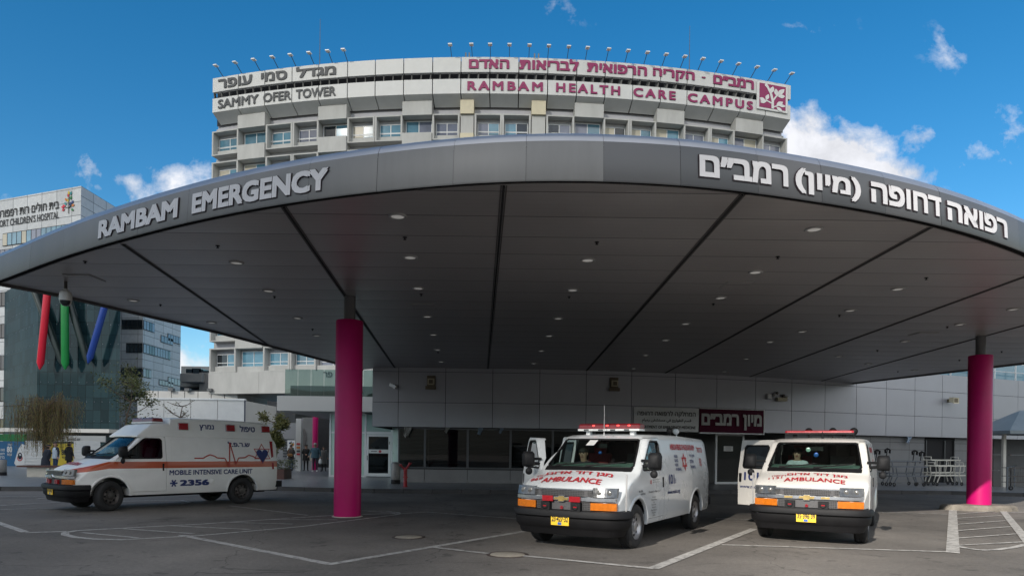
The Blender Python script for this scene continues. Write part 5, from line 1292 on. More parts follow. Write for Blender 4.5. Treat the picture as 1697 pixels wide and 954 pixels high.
    g = MB(); g.box(-2.05, -2.0, -.86, .86, .6, 1.86); g.box(-1.98, .0, -.85, .85, .57, .60); g.build('bulkhead', ['cabin'], v)
    g = MB(); g.box(-.70, -.66, -.12, .12, 1.72, 1.80); g.tube([(-.68, 0, 1.80), (-.68, 0, 1.9)], .01, 5); g.build('rear_view_mirror', ['dark_plastic'], v)
    return v
def plate(v, txt):
    g = MB(); x = .955 + .05; g.box(x, x + .012, -.165, .165, .42, .575); o = g.build('number_plate', ['plate_yellow'], v)
    g = MB(); f = lambda u, w, d: (x + .0135 + d, -.15 + u, .478 + w); write(g, txt, f, .30, .09, offset=.028); g.build('plate_number', ['text_black'], o)
    g = MB(); g.box(x + .012, x + .0135, -.04, .03, .427, .47); g.build('plate_badge', ['plate_blue'], o)
def cross_badge(v):
    b = [(-.135, -.015), (-.12, .025), (-.05, .025), (-.042, .045), (.058, .045), (.05, .025), (.135, .025), (.12, -.02), (.052, -.02), (.044, -.04), (-.056, -.04), (-.048, -.015)]
    g = MB(); g.prism([(u * 1.12, w * 1.2) for u, w in b], lambda u, w, d: (front(u) + .034 + d, u, .86 + w), 0, .012); o = g.build('badge', ['chrome'], v)
    g = MB(); g.prism(b, lambda u, w, d: (front(u) + .047 + d, u, .86 + w), 0, .006); g.build('badge_face', ['gold'], o)
def light_bar(v, x, z, w, h, dome, lit=False):
    g = MB(); g.box(x - .15, x + .15, -w * .5, w * .5, z, z + .035)
    for s in (-1, 1): g.box(x - .06, x + .06, s * w * .36 - .04, s * w * .36 + .04, z - .07, z)
    o = g.build('light_bar', ['frame_white' if h > .09 else 'dark_plastic'], v)
    g = MB(); sec = [(-.15, .036), (.15, .036), (.14, h * .8), (.11, h), (-.11, h), (-.14, h * .8)]; n = 6; pts = []
    for yy, k in ((-w * .5, .86), (-w * .47, 1), (w * .47, 1), (w * .5, .86)): pts += [(x + a * (k if k < 1 else 1), yy, z + (b if b < .04 else .036 + (b - .036) * k)) for a, b in sec]
    g.add(pts, [(i * n + k, i * n + (k + 1) % n, (i + 1) * n + (k + 1) % n, (i + 1) * n + k) for i in range(3) for k in range(n)] + [tuple(range(n)), tuple(range(3 * n, 4 * n))]); g.build('red_dome', [dome], o)
    if lit:
        g = MB()
        for yy in (-.30, -.02, .20, .42): g.ball((x + .135, yy * w / 1.25, z + h * .72), .022, 8, 0, (.6, 1.6, .8))
        g.build('lit_lamp', ['red_lit'], o)
        g = MB()
        for yy in (-.45, -.15, .1, .38): g.box(x + .151, x + .156, yy - .05, yy + .05, z + .004, z + .03)
        g.build('clear_lamp', ['lens_clear'], o)
MT['red_lit'] = emis(M('red_lit', (.8, .05, .05), .3), (1, .06, .05), 1.6)
def grille_lamps(v, reds):
    for s in (-1, 1):
        g = MB(); y = s * .28; x = front(y) + .045
        g.box(x - .03, x + .05, y - .085, y + .085, .665, .805); o = g.build('siren', ['black_plastic'], v)
        g = MB(); g.lathe([(.055, .0), (.052, .012), (.036, .008), (.001, .01)], (x + .05, y, .735), 18, 'x'); g.build('siren_horn', ['dark_plastic'], o)
        g = MB(); g.box(x + .058, x + .062, y - .03, y + .03, .725, .745); g.build('siren_mark', ['lens_red'], o)
        g = MB(); yy = s * .25 if reds else s * .31
        if reds: g.box(front(yy) + .03, front(yy) + .065, yy - .10, yy + .10, .815, .905); g.build('red_lamp', ['lens_red'], v)
        else: g.box(front(yy) + .03, front(yy) + .045, yy - .07, yy + .07, .845, .88); g.build('strobe', ['gold'], v)
    g = MB(); star(g, lambda u, w, d: (front(0) + .03 + d, u, .715 + w), .035, .009); g.build('star_mark', ['lens_red'], v)
def rod(v, s): MB().tube([(.60, s * 1.0, .50), (.60, s * 1.005, 1.28)], [.013, .013], 6).build('marker_rod', ['lamp_rim'], v)

# --- middle ambulance
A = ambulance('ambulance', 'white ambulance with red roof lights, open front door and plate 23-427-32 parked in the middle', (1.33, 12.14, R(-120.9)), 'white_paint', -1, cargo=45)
plate(A, '23·427·32'); cross_badge(A); light_bar(A, -1.12, 2.05, 1.26, .135, 'dark_dome', True); grille_lamps(A, True); rod(A, 1)
g = MB(); write(g, heb('מגן דוד אדום'), on_hood(.40, -.62, -.25), 1.28, .19, offset=.022); write(g, 'AMBULANCE', on_hood(.70, -.56, -.15), 1.12, .20, offset=.022, box=None); write(g, '869', on_hood(.56, -.86, -.1), .24, .13, offset=.01); write(g, heb('כפר'), on_hood(.38, -.83, -.1), .2, .07, offset=.01); g.build('hood_lettering', ['text_red'], A)
g = MB(); write(g, 'AMERICAN FRIENDS OF MAGEN DAVID ADOM', on_left(-1.95, 1.70, .008), 1.65, .12, offset=.03); write(g, heb('כרמל'), on_left(-3.78, 1.66, .008), .42, .13, offset=.02)
star(g, lambda u, w, d: on_left(-2.75, 1.46, .007)(u, w, d), .19, .03)
for k in range(3): write(g, heb('טנא'), on_left(-3.86, 1.36 + k * .06, .007), .16, .05, offset=.03)
g.build('side_lettering', ['text_red'], A)
g = MB()
for k, t_ in enumerate(('IN ISRAEL', 'ADOM', 'DAVID', 'MAGEN')): write(g, t_, on_left(-2.12, 1.29 + k * .085, .007), .055 * len(t_) * .72 + .02, .06, offset=.02)
for k, t_ in enumerate(('בישראל', 'אדום', 'מגן דוד')): write(g, heb(t_), on_left(-3.16, 1.32 + k * .11, .007), .09 + .042 * len(t_), .075, offset=.02)
write(g, '101', on_left(-1.62, 1.04, .008), .33, .19, offset=.02); write(g, '☎', on_left(-1.97, 1.05, .008), .11, .1); write(g, 'www.mdais.org', on_left(-1.55, .83, .008), .78, .10, offset=.02); g.build('blue_lettering', ['text_navy'], A)
g = MB()
for k, w_ in enumerate((.14, .2, .3, .2, .25, .05, .28, .2, .62)): 
    t_ = ('2016', 'Florida', 'Boca Raton', 'Raphael', 'Family', '&', 'Samuel & Rose', 'In honor', 'Donated in Memory of')[k]; write(g, t_, on_left(-.78 + w_ / 2, .50 + k * .047 + (.04 if k == 8 else 0), .008), w_, .03 if k < 8 else .05, offset=.006)
write(g, '6.0L', on_left(.02, .96, .008), .2, .035, offset=.03); write(g, 'VORTEC', on_left(-.06, .91, .008), .24, .03, offset=.03)
for k in range(2): write(g, 'Magen David Adom in Israel', on_left(-.70, 1.10 + k * .04, .008), .36, .024, offset=.004)
g.build('small_lettering', ['text_grey'], A)
g = MB(); star(g, lambda u, w, d: on_left(-.60, 1.12, .008)(u, w, d), .05, .010); g.build('door_star', ['text_red'], A)
for q in (-3.5, -3.98):
    g = MB(); g.tube([(q, .40, 2.0), (q, .40, 2.07)], .015, 6); g.lathe([(.001, -.05), (.06, -.03), (.066, .0), (.066, .03), (.001, .034)], (q + .02, .40, 2.12), 14, 'x'); g.build('work_lamp', ['frame_white' if q < -3.6 else 'dark_plastic'], A)
g = MB(); g.tube([(-.84, -.02, 1.96), (-.84, -.02, 2.52)], [.008, .005], 5); g.lathe([(.02, 0), (.014, .05)], (-.84, -.02, 1.955), 8); g.build('aerial', ['lamp_rim'], A)
g = MB(); g.prism([(-.03, 0), (.14, .0), (.17, .12), (.0, .12)], lambda u, w, d: (wsx(u - .2, 1.77 + w) + .012, u - .2, 1.765 + w * .9), 0, .001); g.build('screen_notice', ['white_board'], A)
g = MB(); g.ball((-.66, -.02, 1.63), .035, 10, 0, (.6, 1, .85)); g.build('hanging_charm', ['plate_blue'], A)
# --- right ambulance
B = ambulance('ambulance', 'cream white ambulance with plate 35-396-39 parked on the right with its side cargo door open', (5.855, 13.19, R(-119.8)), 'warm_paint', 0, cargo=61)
plate(B, '35·396·39'); cross_badge(B); light_bar(B, -1.12, 2.06, 1.30, .085, 'red_dome'); grille_lamps(B, False); rod(B, 1); rod(B, -1)
g = MB(); write(g, heb('מגן דוד אדום'), on_hood(.40, -.42, -.05), 1.05, .15, offset=.022); write(g, 'AMBULANCE', on_hood(.66, -.44, -.05), 1.05, .17, offset=.022); write(g, '1131', on_hood(.50, -.74, -.1), .25, .10, offset=.01); write(g, heb('חיפה'), on_hood(.36, -.70, -.1, R(-8)), .26, .07, offset=.01); g.build('hood_lettering', ['text_red'], B)
dB = [c for c in B.children if c.name.startswith('cargo_door')][0]
g = MB(); write(g, '101', on_right(-2.16, 1.04, .008), .40, .19, offset=.02); write(g, 'www.mdais.org', on_right(-2.28, .84, .008), .80, .10, offset=.02); g.build('blue_lettering', ['text_navy'], dB)
g = MB(); star(g, lambda u, w, d: on_left(-2.75, 1.46, .007)(u, w, d), .19, .03); write(g, 'MAGEN DAVID ADOM', on_left(-1.95, 1.70, .008), 1.4, .12, offset=.03); g.build('side_lettering', ['text_red'], B)
for q in (-.25, .22, .62):
    g = MB(); g.tube([(-1.6, q, 2.0), (-1.6, q, 2.1)], .02, 6); g.lathe([(.001, -.05), (.075, -.03), (.08, .02), (.001, .03)], (-1.6, q, 2.14), 16, 'x'); g.build('work_lamp', ['dark_plastic'], B)
for y, z, m_ in ((-.14, 1.74, 'frost_mint'), (.02, 1.64, 'plate_blue')):
    g = MB(); g.lathe([(.045, 0), (.03, .008), (.001, .009)], (wsx(y, z) - .06, y, z), 16, 'x'); g.build('hanging_charm', [m_], B)
g = MB(); g.tube([(-.9, .08, 1.98), (-.9, .08, 2.12)], [.02, .008], 6); g.build('aerial', ['dark_plastic'], B)
g = MB(); g.box(-.50, -.25, -.62, -.36, 1.355, 1.375); g.build('clipboard', ['plate_blue'], B)
# --- left ambulance, raised roof, orange band
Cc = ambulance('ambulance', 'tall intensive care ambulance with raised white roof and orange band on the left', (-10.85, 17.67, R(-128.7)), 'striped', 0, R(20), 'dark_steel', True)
plate(Cc, '47·318·62')
for s in (-1, 1): g = MB(); yy = s * .27; g.box(front(yy) - .0, front(yy) + .05, yy - .09, yy + .09, .69, .80); g.build('red_lamp', ['lens_red'], Cc)
g = MB(); g.lathe([(.06, .0), (.06, .014), (.001, .016)], (front(0) + .034, 0, .86), 20, 'x'); g.lathe([(.045, .0165), (.001, .018)], (front(0) + .034, 0, .86), 6, 'x', 1); g.build('badge', ['chrome', 'dark_steel'], Cc)
sec = [(-.66, .80, 1.885, 1.92), (-.76, .82, 1.88, 2.02), (-1.02, .82, 1.88, 2.22), (-1.20, .82, 1.90, 2.26), (-1.50, .82, 1.90, 2.28), (-1.54, .83, 1.90, 2.40), (-1.8, .84, 1.90, 2.43), (-3.0, .84, 1.90, 2.43), (-4.3, .84, 1.89, 2.40), (-4.42, .84, 1.89, 2.36), (-4.55, .84, 1.88, 1.92)]
vs, n = [], 0
for x, w, z0, z1 in sec:
    r = min(.07, (z1 - z0) * .4); wz = lambda z: van_w(-2, 1.88) + .012 - (z - 1.88) * .16
    half = [(0, z0), (wz(z0) - .02, z0), (wz(z0), z0 + .015), (wz(z1 - r), z1 - r), (wz(z1) - r * .3, z1 - r * .25), (wz(z1) - r * 1.1, z1), (.35, z1 + .01), (0, z1 + .012)]
    ring = half + [(-y, z) for y, z in half[-2:0:-1]]; n = len(ring); vs += [(x, y, z) for y, z in ring]
g = MB(); g.add(vs, [(i * n + k, i * n + (k + 1) % n, (i + 1) * n + (k + 1) % n, (i + 1) * n + k) for i in range(len(sec) - 1) for k in range(n)] + [tuple(range(n)), tuple(range(len(sec) * n - n, len(sec) * n))], 0, True)
g.build('raised_roof', ['raised_white'], Cc, angle=R(22))
def on_roof(x0, z0): return lambda u, v, d: (x0 - u, van_w(-2, 1.88) + .012 - (z0 + v - 1.88) * .16 + .006 + d, z0 + v)
light_bar(Cc, -1.28, 2.275, 1.30, .14, 'dark_dome')
for q in (-1.72, -3.08, -4.2):
    g = MB(); f = on_roof(q, 2.10); g.box(0, .28, -.01, .02, 0, .2, 0, T=lambda x, y, z: f(x, z, y)); o = g.build('roof_lamp', ['chrome'], Cc)
    g = MB(); g.box(.015, .265, .021, .04, .015, .185, 0, T=lambda x, y, z: f(x, z, y)); g.build('roof_lamp_lens', ['lens_red'], o)
g = MB(); write(g, heb('נמרץ'), on_roof(-2.32, 2.10), .42, .17, offset=.03); write(g, heb('טיפול'), on_roof(-3.52, 2.10), .48, .19, offset=.03); write(g, 'MOBILE INTENSIVE CARE UNIT', on_left(-1.44, .88, .008), 2.40, .135, offset=.022); write(g, '2356', on_left(-1.72, .58, .008), .82, .165, offset=.05); write(g, heb('ש.ר.פ.ל'), on_left(-3.12, 1.66, .008), .68, .15, offset=.03)
for k in range(3):
    a = PI * k / 3; f = on_left(-1.56, .66, .008 + .001 * k); c, s = math.cos(a), math.sin(a)
    g.add([f(x * c - y * s, x * s + y * c, 0) for x, y in ((-.1, -.02), (.1, -.02), (.1, .02), (-.1, .02))], [(0, 1, 2, 3)])
H = []
for k in range(28):
    t = 2 * PI * k / 28; H.append((.0118 * 16 * math.sin(t) ** 3, .0125 * (13 * math.cos(t) - 5 * math.cos(2 * t) - 2 * math.cos(3 * t) - math.cos(4 * t)) * (1.25 if math.cos(t) < 0 else 1)))
f = on_left(-4.18, 1.44, .016); g.prism(H, lambda u, v, d: f(u, v, d), 0, .002); g.build('blue_lettering', ['text_navy'], Cc)
g = MB(); star(g, lambda u, v, d: on_left(-4.18, 1.46, .009)(u, v, d), .31, .022)
ek = [(0, 0), (.25, 0), (.33, .05), (.45, .10), (.58, .06), (.66, .01), (.88, .0), (1.0, -.26), (1.06, .46), (1.20, -.17), (1.30, .01), (1.50, .02), (1.62, .09), (1.75, .06), (1.85, .0), (2.0, .0)]
f = on_left(-2.12, 1.33, .012)
for (a, b), (c, d) in zip(ek, ek[1:]):
    n_ = Vector((-(d - b), c - a)).normalized() * .017; m_ = 10
    for i in range(m_):
        p, q = Vector((a, b)).lerp((c, d), i / m_), Vector((a, b)).lerp((c, d), (i + 1) / m_)
        g.add([f(p.x + n_.x, p.y + n_.y, 0), f(p.x - n_.x, p.y - n_.y, 0), f(q.x - n_.x, q.y - n_.y, .0), f(q.x + n_.x, q.y + n_.y, 0)], [(0, 1, 2, 3)])
g.build('heartbeat_line', ['star_red'], Cc)
g = MB(); write(g, 'AMBULANCE'[::-1], on_hood(.62, -.40), .9, .16, offset=.022); g.build('hood_lettering', ['text_red'], Cc)
g = MB(); g.prism([(-4.50, 1.0), (-4.56, 1.0), (-4.56, 1.84), (-4.46, 1.84)], lambda u, v, d: (u, van_w(u, v) + .004 + d, v), 0, .012); g.build('tail_lamp', ['lens_red'], Cc)
g = MB(); f = on_left(-2.60, .70, .005); g.lathe([(.085, 0), (.08, .004), (.001, .004)], (-2.63, van_w(-2.6, .7) + .001, .70), 20, 'y'); g.build('fuel_flap', ['raised_white'], Cc)
g = MB()
for x0, x1, z0, z1 in ((-1.52, -2.90, 1.32, 1.84), (-2.98, -4.36, 1.32, 1.84)):
    P = [(x0, z0), (x1, z0), (x1, z1), (x0, z1)]
    for (a, b), (c, d) in zip(P, P[1:] + P[:1]): g.beam((a, van_w(a, b) + .001, b), (c, van_w(c, d) + .001, d), .014, .008)
g.build('side_moulding', ['raised_white'], Cc)
# ================================================================ people
def person(name, label, loc, rz, top, legs, shoes='dark_plastic', hair='hair', H=1.72, arms=None, leg=None, coat=0.0, hold=None, seated=False, group=None, lean=0.0, turn=0.0, bulk=1.0):
    """one continuous body grown from a jointed skeleton; facing local -y"""
    t = thing(name, label, 'person', loc, rz, group, world=False)
    k = H / 1.72
    J = {'pel': (0, 0, .94, .125), 'sp': (0, -.01 - lean * .3, 1.12, .12 * bulk), 'ch': (0, -.0 - lean * .7, 1.33, .135 * bulk), 'nk': (0, -.01 - lean, 1.47, .052), 'hd0': (0, -.03 - lean, 1.555, .075), 'hd1': (0, -.03 - lean, 1.63, .088), 'hd2': (0, -.02 - lean, 1.70, .06)}
    E = [('pel', 'sp', 1), ('sp', 'ch', 1), ('ch', 'nk', 1), ('nk', 'hd0', 0), ('hd0', 'hd1', 0), ('hd1', 'hd2', 0)]
    A_ = arms or {1: ((.26, .02, 1.17), (.28, -.06, .94)), -1: ((-.26, .02, 1.17), (-.28, -.06, .94))}
    L_ = leg or {1: ((.10, -.02, .50), (.11, .02, .09)), -1: ((-.10, -.02, .50), (-.11, .02, .09))}
    for s in (1, -1):
        q = 'L' if s > 0 else 'R'; e, w = A_[s]; kn, an = L_[s]
        J[q + 'sh'] = (s * .175 * bulk, -lean * .8, 1.40, .068); J[q + 'el'] = (*e, .050); J[q + 'wr'] = (*w, .034)
        d = (Vector(w) - Vector(e)).normalized(); d2 = (d + Vector((0, -.15, 0))).normalized()
        h = Vector(w) + d * .06; J[q + 'ha'] = (*h, .036)
        E += [('ch', q + 'sh', 1), (q + 'sh', q + 'el', 1), (q + 'el', q + 'wr', 1), (q + 'wr', q + 'ha', 0)]
        for i in range(4):
            off = Vector((0, (i - 1.5) * .018, 0)) if abs(d.y) < .7 else Vector(((i - 1.5) * .018, 0, 0))
            a = h + off + d * .035; b = a + d2 * (.035 + (.01 if i in (1, 2) else 0)); J[q + 'f%d' % i] = (*a, .0105); J[q + 'g%d' % i] = (*b, .0085)
            E += [(q + 'ha', q + 'f%d' % i, 0), (q + 'f%d' % i, q + 'g%d' % i, 0)]
        J[q + 't0'] = (*(h + Vector((-s * .02, -.035, .005))), .011); E.append((q + 'ha', q + 't0', 0))
        J[q + 'hp'] = (s * .088, 0, .88, .098 * (bulk + 1) / 2); J[q + 'kn'] = (*kn, .064); J[q + 'an'] = (*an, .044)
        f = Vector((an[0] + s * .02, an[1] - .02, an[2] - .045)); tt = f + Vector((s * .02, -.15, -.01)); J[q + 'ft'] = (*f, .042); J[q + 'to'] = (*tt, .034)
        E += [('pel', q + 'hp', 2), (q + 'hp', q + 'kn', 2), (q + 'kn', q + 'an', 2), (q + 'an', q + 'ft', 3), (q + 'ft', q + 'to', 3)]
    names = list(J); me = bpy.data.meshes.new('body'); bm = bmesh.new(); lay = bm.verts.layers.skin.verify(); bv = {}
    for n in names:
        x, y, z, r = J[n]; v = bm.verts.new((x * k, y * k, z * k)); v[lay].radius = (r * k, r * k); v[lay].use_root = n == 'pel'; bv[n] = v
    for a, b, _m in E: bm.edges.new((bv[a], bv[b]))
    bm.to_mesh(me); bm.free()
    o = bpy.data.objects.new('body', me); COL.objects.link(o); o.modifiers.new('s', 'SKIN').use_smooth_shade = True; m = o.modifiers.new('u', 'SUBSURF'); m.levels = 2; m.render_levels = 2
    bpy.context.view_layer.update(); m2 = bpy.data.meshes.new_from_object(o.evaluated_get(bpy.context.evaluated_depsgraph_get())); bpy.data.objects.remove(o)
    for q in ('skin', top, legs, shoes): m2.materials.append(MT[q])
    seg = [(Vector(J[a][:3]) * k, Vector(J[b][:3]) * k, mi) for a, b, mi in E]
    for p in m2.polygons:
        c = p.center; best = (9, 0)
        for a, b, mi in seg:
            d = b - a; u = max(0, min(1, (c - a).dot(d) / d.length_squared)); q = (c - a - d * u).length
            if q < best[0]: best = (q, mi)
        p.material_index = best[1]; p.use_smooth = True
    b = bpy.data.objects.new('body', m2); COL.objects.link(b); b.parent = t
    hx_, hy_, hz = 0, (-.03 - lean) * k, 1.635 * k
    g = MB(); n = 14
    cap = [(r * .112 * k, z * .125 * k) for r, z in ((.99, .16), (1.0, .28), (.95, .5), (.8, .7), (.5, .92), (.02, 1.0))]
    vs0 = MB().lathe(cap, n=18)
    g.add([(x * .92, y * 1.06 + hy_ + .018 * k, z + hz) for x, y, z in vs0.v], vs0.f, 0, True)
    g.add([(x * .90, abs(y) * .9 + hy_ + .02 * k, z * .0 + hz - .02 * k - (.10 * k if (i // 18) == 0 else 0)) for i, (x, y, z) in enumerate(vs0.v[:36])], [f for f in vs0.f if max(f) < 36], 0, True)
    g.build('hair', [hair], t)
    g = MB(); fy = hy_ - .087 * k
    g.prism([(-.012, 1.585), (.012, 1.585), (.006, 1.63), (-.006, 1.63)], lambda u, v, d: (u * k, fy + d, v * k), -.018, .02)
    for s in (-1, 1): g.ball((s * .034 * k, fy + .008, 1.632 * k), .011, 6, 1); g.ball((s * .088 * k, hy_ + .0, 1.62 * k), .022, 6, 0, (.4, .8, 1.3))
    g.box(-.025 * k, .025 * k, fy - .001, fy + .02, 1.553 * k, 1.562 * k, 2); g.build('face', ['skin', 'text_black', 'seat_red'], t)
    if coat:
        g = MB(); pr = [(.235 * bulk, coat), (.205 * bulk, .95), (.185 * bulk, 1.12), (.20 * bulk, 1.30), (.15, 1.43), (.07, 1.47)]; tmp_ = MB().lathe([(r * k, z * k) for r, z in pr], n=20)
        g.add([(x, y * .74 - lean * .6 * k * (z / k > 1.1), z) for x, y, z in tmp_.v], tmp_.f, 0, True); g.build('coat', [top], t)
    return t
for q, c in (('cloth_teal', (.045, .095, .125)), ('cloth_black', (.010, .010, .012)), ('jeans', (.025, .05, .10)), ('trousers', (.035, .03, .045)), ('coat_grey', (.15, .145, .14)), ('coat_brown', (.055, .045, .04)), ('vest_blue', (.42, .50, .58)), ('shirt_white', (.50, .53, .56)), ('navy_cloth', (.012, .017, .03)), ('bag_tan', (.22, .11, .04))): MT[q] = M(q, c, .85, 0, .18, 9, .1, 60)
gp = 'people in front of the arcade'
Pz = .15
w = G(482, 779.5, Pz); s_ = .10
person('person', 'person in dark jacket and blue jeans walking with a tan bag', w, R(8), 'coat_brown', 'jeans', hair='hair', H=1.66, group=gp, leg={1: ((.10, -.10, .50), (.09, -.12, .09)), -1: ((-.09, .04, .50), (-.09, .16, .13))}, arms={1: ((.25, .02, 1.18), (.12, -.20, 1.05)), -1: ((-.25, .02, 1.18), (-.12, -.20, 1.08))}, coat=.80)
bg_ = thing('shoulder_bag', 'tan shoulder bag held in front by the person in blue jeans', 'bag', w, R(8), world=False)
g = MB(); vs0 = MB().ball((0, 0, 0), 1, 8); g.add([(-.02 + x * .19, -.24 + y * .07, 1.02 + z * .11) for x, y, z in vs0.v], vs0.f, 0, True); g.build('bag_body', ['bag_tan'], bg_); g = MB(); g.tube([(-.14, -.22, 1.08), (-.17, -.1, 1.3), (-.12, -.02, 1.44)], .012, 5); g.build('strap', ['bag_tan'], bg_)
person('person', 'person dressed all in black standing with clasped hands beside the grey wall', G(507, 780, Pz), R(14), 'cloth_black', 'cloth_black', H=1.70, group=gp, arms={1: ((.24, -.02, 1.16), (.05, -.20, 1.08)), -1: ((-.24, -.02, 1.16), (-.03, -.20, 1.10))}, coat=.70)
w = G(522, 781, Pz)
person('person', 'broad person in teal jacket holding a white bag', w, R(-4), 'cloth_teal', 'trousers', 'lamp_white', 'grey_hair', 1.80, group=gp, coat=.84, bulk=1.22, arms={1: ((.32, .0, 1.16), (.34, -.06, .92)), -1: ((-.32, .0, 1.16), (-.36, -.12, .95))})
cb = thing('carrier_bag', 'white plastic carrier bag hanging from a hand of the person in teal', 'bag', w, R(-4), world=False)
g = MB(); tt = MB().lathe([(.015, .90), (.04, .84), (.10, .74), (.12, .62), (.10, .52), (.01, .50)], (0, 0, 0), 12); g.add([(.37 + x, -.09 + y * .6, z) for x, y, z in tt.v], tt.f, 0, True); g.build('bag_body', ['lamp_white'], cb)
person('person', 'person in a long grey coat with a walking stick near the glass lobby', G(536.5, 780.5, Pz), R(10), 'coat_grey', 'cloth_black', H=1.62, group=gp, coat=.52, lean=.05)
st = G(531.5, 781.5, Pz); wk = thing('walking_stick', 'thin dark walking stick beside the person in the long grey coat', 'stick', st, 0, world=False); MB().tube([(0, 0, .01), (.02, .02, .85)], .012, 6).build('shaft', ['dark_plastic'], wk); MB().tube([(-.06, .02, .86), (.08, .02, .86)], .015, 6).build('handle', ['dark_plastic'], wk)
person('person', 'young person in a pale blue vest over navy sleeves walking behind the striped ambulance', G(92, 786, Pz), R(-30), 'navy_cloth', 'jeans', H=1.64, arms={1: ((.26, .02, 1.18), (.30, -.04, .95)), -1: ((-.24, -.02, 1.17), (-.14, -.2, 1.12))})
vw = thing('vest', 'pale blue sleeveless vest worn by the young person left of the striped ambulance', 'vest', G(92, 786, Pz), R(-30), world=False)
g = MB(); tt = MB().lathe([(.195, .86), (.20, 1.0), (.175, 1.12), (.185, 1.28), (.165, 1.38), (.10, 1.44)], n=20); g.add([(x * .92, y * .78, z * .955) for x, y, z in tt.v], tt.f, 0, True); g.build('vest_shell', ['vest_blue'], vw)
SEAT = {1: ((.12, -.42, .50), (.12, -.46, .09)), -1: ((-.12, -.42, .50), (-.12, -.46, .09))}
bp_ = G(61, 789, Pz)
person('person', 'person in a dark coat and backpack bent over on the long bench', (bp_.x, bp_.y + .6, .15), R(150), 'navy_cloth', 'navy_cloth', H=1.5, lean=.12, coat=.5, bulk=1.25)
person('person', 'person in black standing behind the willow with a pale bag', G(114, 783, Pz), R(160), 'cloth_black', 'navy_cloth', H=1.66, coat=.7)
# crew in the cabs
def rider(v, label, s, top, lean, z0, arms=None, x0=-1.22):
    p = person('person', label, (0, 0, 0), 0, top, 'navy_cloth', H=1.66, lean=lean, arms=arms, leg={1: ((.12, -.45, .80), (.12, -.50, .45)), -1: ((-.12, -.45, .80), (-.12, -.50, .45))})
    m = v.matrix_basis; loc = m @ Vector((x0, s, z0)); p.location = loc; p.rotation_euler = (0, 0, v.rotation_euler.z + R(90)); return p
rider(A, 'dark haired person in the middle ambulance bending towards the open door', -.50, 'navy_cloth', .16, .04, x0=-1.15)
rider(B, 'person in a pale shirt seated in the right ambulance looking down at a clipboard', -.42, 'shirt_white', .08, .10)

# ================================================================ street things
def place(px, py, z=.15): return G(px, py, z)
p = place(671.5, 806)
t = thing('fire_hydrant', 'red twin outlet fire hydrant standing by the kerb', 'hydrant', p)
MB().lathe([(.10, 0), (.10, .02), (.075, .03), (.07, .60), (.078, .62), (.078, .66), (.06, .70), (.05, .78), (.001, .79)], p, 20).build('stand', ['red_paint'], t)
MB().lathe([(.092, .36), (.10, .37), (.10, .40), (.092, .41)], p, 20).build('collar', ['red_paint'], t)
for s, h in ((-1, .88), (1, .94)):
    g = MB(); a = p + Vector((0, 0, .66)); b = p + Vector((s * .17, -.05, h - .03)); g.tube([a, b], .042, 10); d = (b - a).normalized(); g.tube([b, b + d * .05], .06, 10); g.tube([b + d * .05 + Vector((-.07, 0, 0)), b + d * .05 + Vector((.07, 0, 0))], .012, 6); g.build('outlet', ['red_paint'], t)
p = place(655.5, 801)
t = thing('litter_bin', 'grey cylindrical litter bin with a dark foot beside the red hydrant', 'litter bin', p)
MB().lathe([(.20, .0), (.20, .17), (.195, .175)], p, 24).build('foot', ['dark_plastic'], t); MB().lathe([(.19, .175), (.195, .20), (.195, .86), (.18, .88), (.15, .93), (.001, .95)], p, 24).build('bin_body', ['bin_grey'], t)
p = place(-1, 787)
t = thing('litter_bin', 'grey stone litter bin with a dark foot in front of the blue hoarding', 'litter bin', p)
MB().lathe([(.30, .0), (.30, .15), (.29, .155)], p, 24).build('foot', ['dark_plastic'], t); MB().lathe([(.28, .155), (.29, .18), (.29, .72), (.26, .76), (.001, .77)], p, 24).build('bin_body', ['bin_grey'], t)

def camera_box(px, py, label, dome=False):
    lo = xpx_d(px); z = CH + ((YH + (px - 848.5) * math.sin(ROLL)) - py) * WY(lo) / F
    t = thing('security_camera', label, 'camera', WP(lo, z, 0)); g = MB()
    g.box(lo - .06, lo + .06, 0, .06, z - .08, z + .08, T=lambda x, y, zz: WP(x, zz, y)); g.beam(WP(lo, z, .05), WP(lo - .05, z + .02, .25), .05); g.build('bracket', ['frame_white'], t)
    g = MB(); g.beam(WP(lo - .16, z + .10, .18), WP(lo + .14, z - .04, .34), .15, .14); g.build('housing', ['frame_white'], t)
    return t
camera_box(653, 641, 'white boxy security camera on the left end of the grey wall')
for px, py, lb in ((714, 634, 'beige box floodlight high on the wall above the hydrant'), (1017, 637, 'beige box floodlight high on the wall above the middle ambulance')):
    x = xpx_d(px); z = CH + (YH + (px - 848.5) * .0122 - py) * WY(x) / F; t = thing('wall_floodlight', lb, 'floodlight', WP(x, z, 0), group='beige floodlights on the grey wall')
    g = MB(); g.box(x - .19, x + .19, .0, .10, z - .30, z + .32, T=lambda a, b, c: WP(a, c, b)); g.box(x - .24, x + .22, .10, .26, z - .31, z - .16, T=lambda a, b, c: WP(a, c, b)); g.build('housing', ['brown_box'], t)
    g = MB(); g.box(x - .15, x + .15, .10, .22, z - .10, z + .18, T=lambda a, b, c: WP(a, c, b)); g.build('lamp_head', ['beige'], t); g = MB(); g.box(x - .09, x + .09, .221, .225, z - .05, z + .12, T=lambda a, b, c: WP(a, c, b)); g.build('lens', ['brown_box'], t)
px, py = 1571.5, 664; x = xpx_d(px); z = CH + (YH + (px - 848.5) * .0122 - py) * WY(x) / F
t = thing('wall_floodlight', 'cream square floodlight on the bright wall left of the right column', 'floodlight', WP(x, z, 0), group='beige floodlights on the grey wall')
g = MB(); g.box(x - .05, x + .05, 0, .2, z - .08, z + .1, T=lambda a, b, c: WP(a, c, b)); g.build('bracket', ['brown_box'], t)
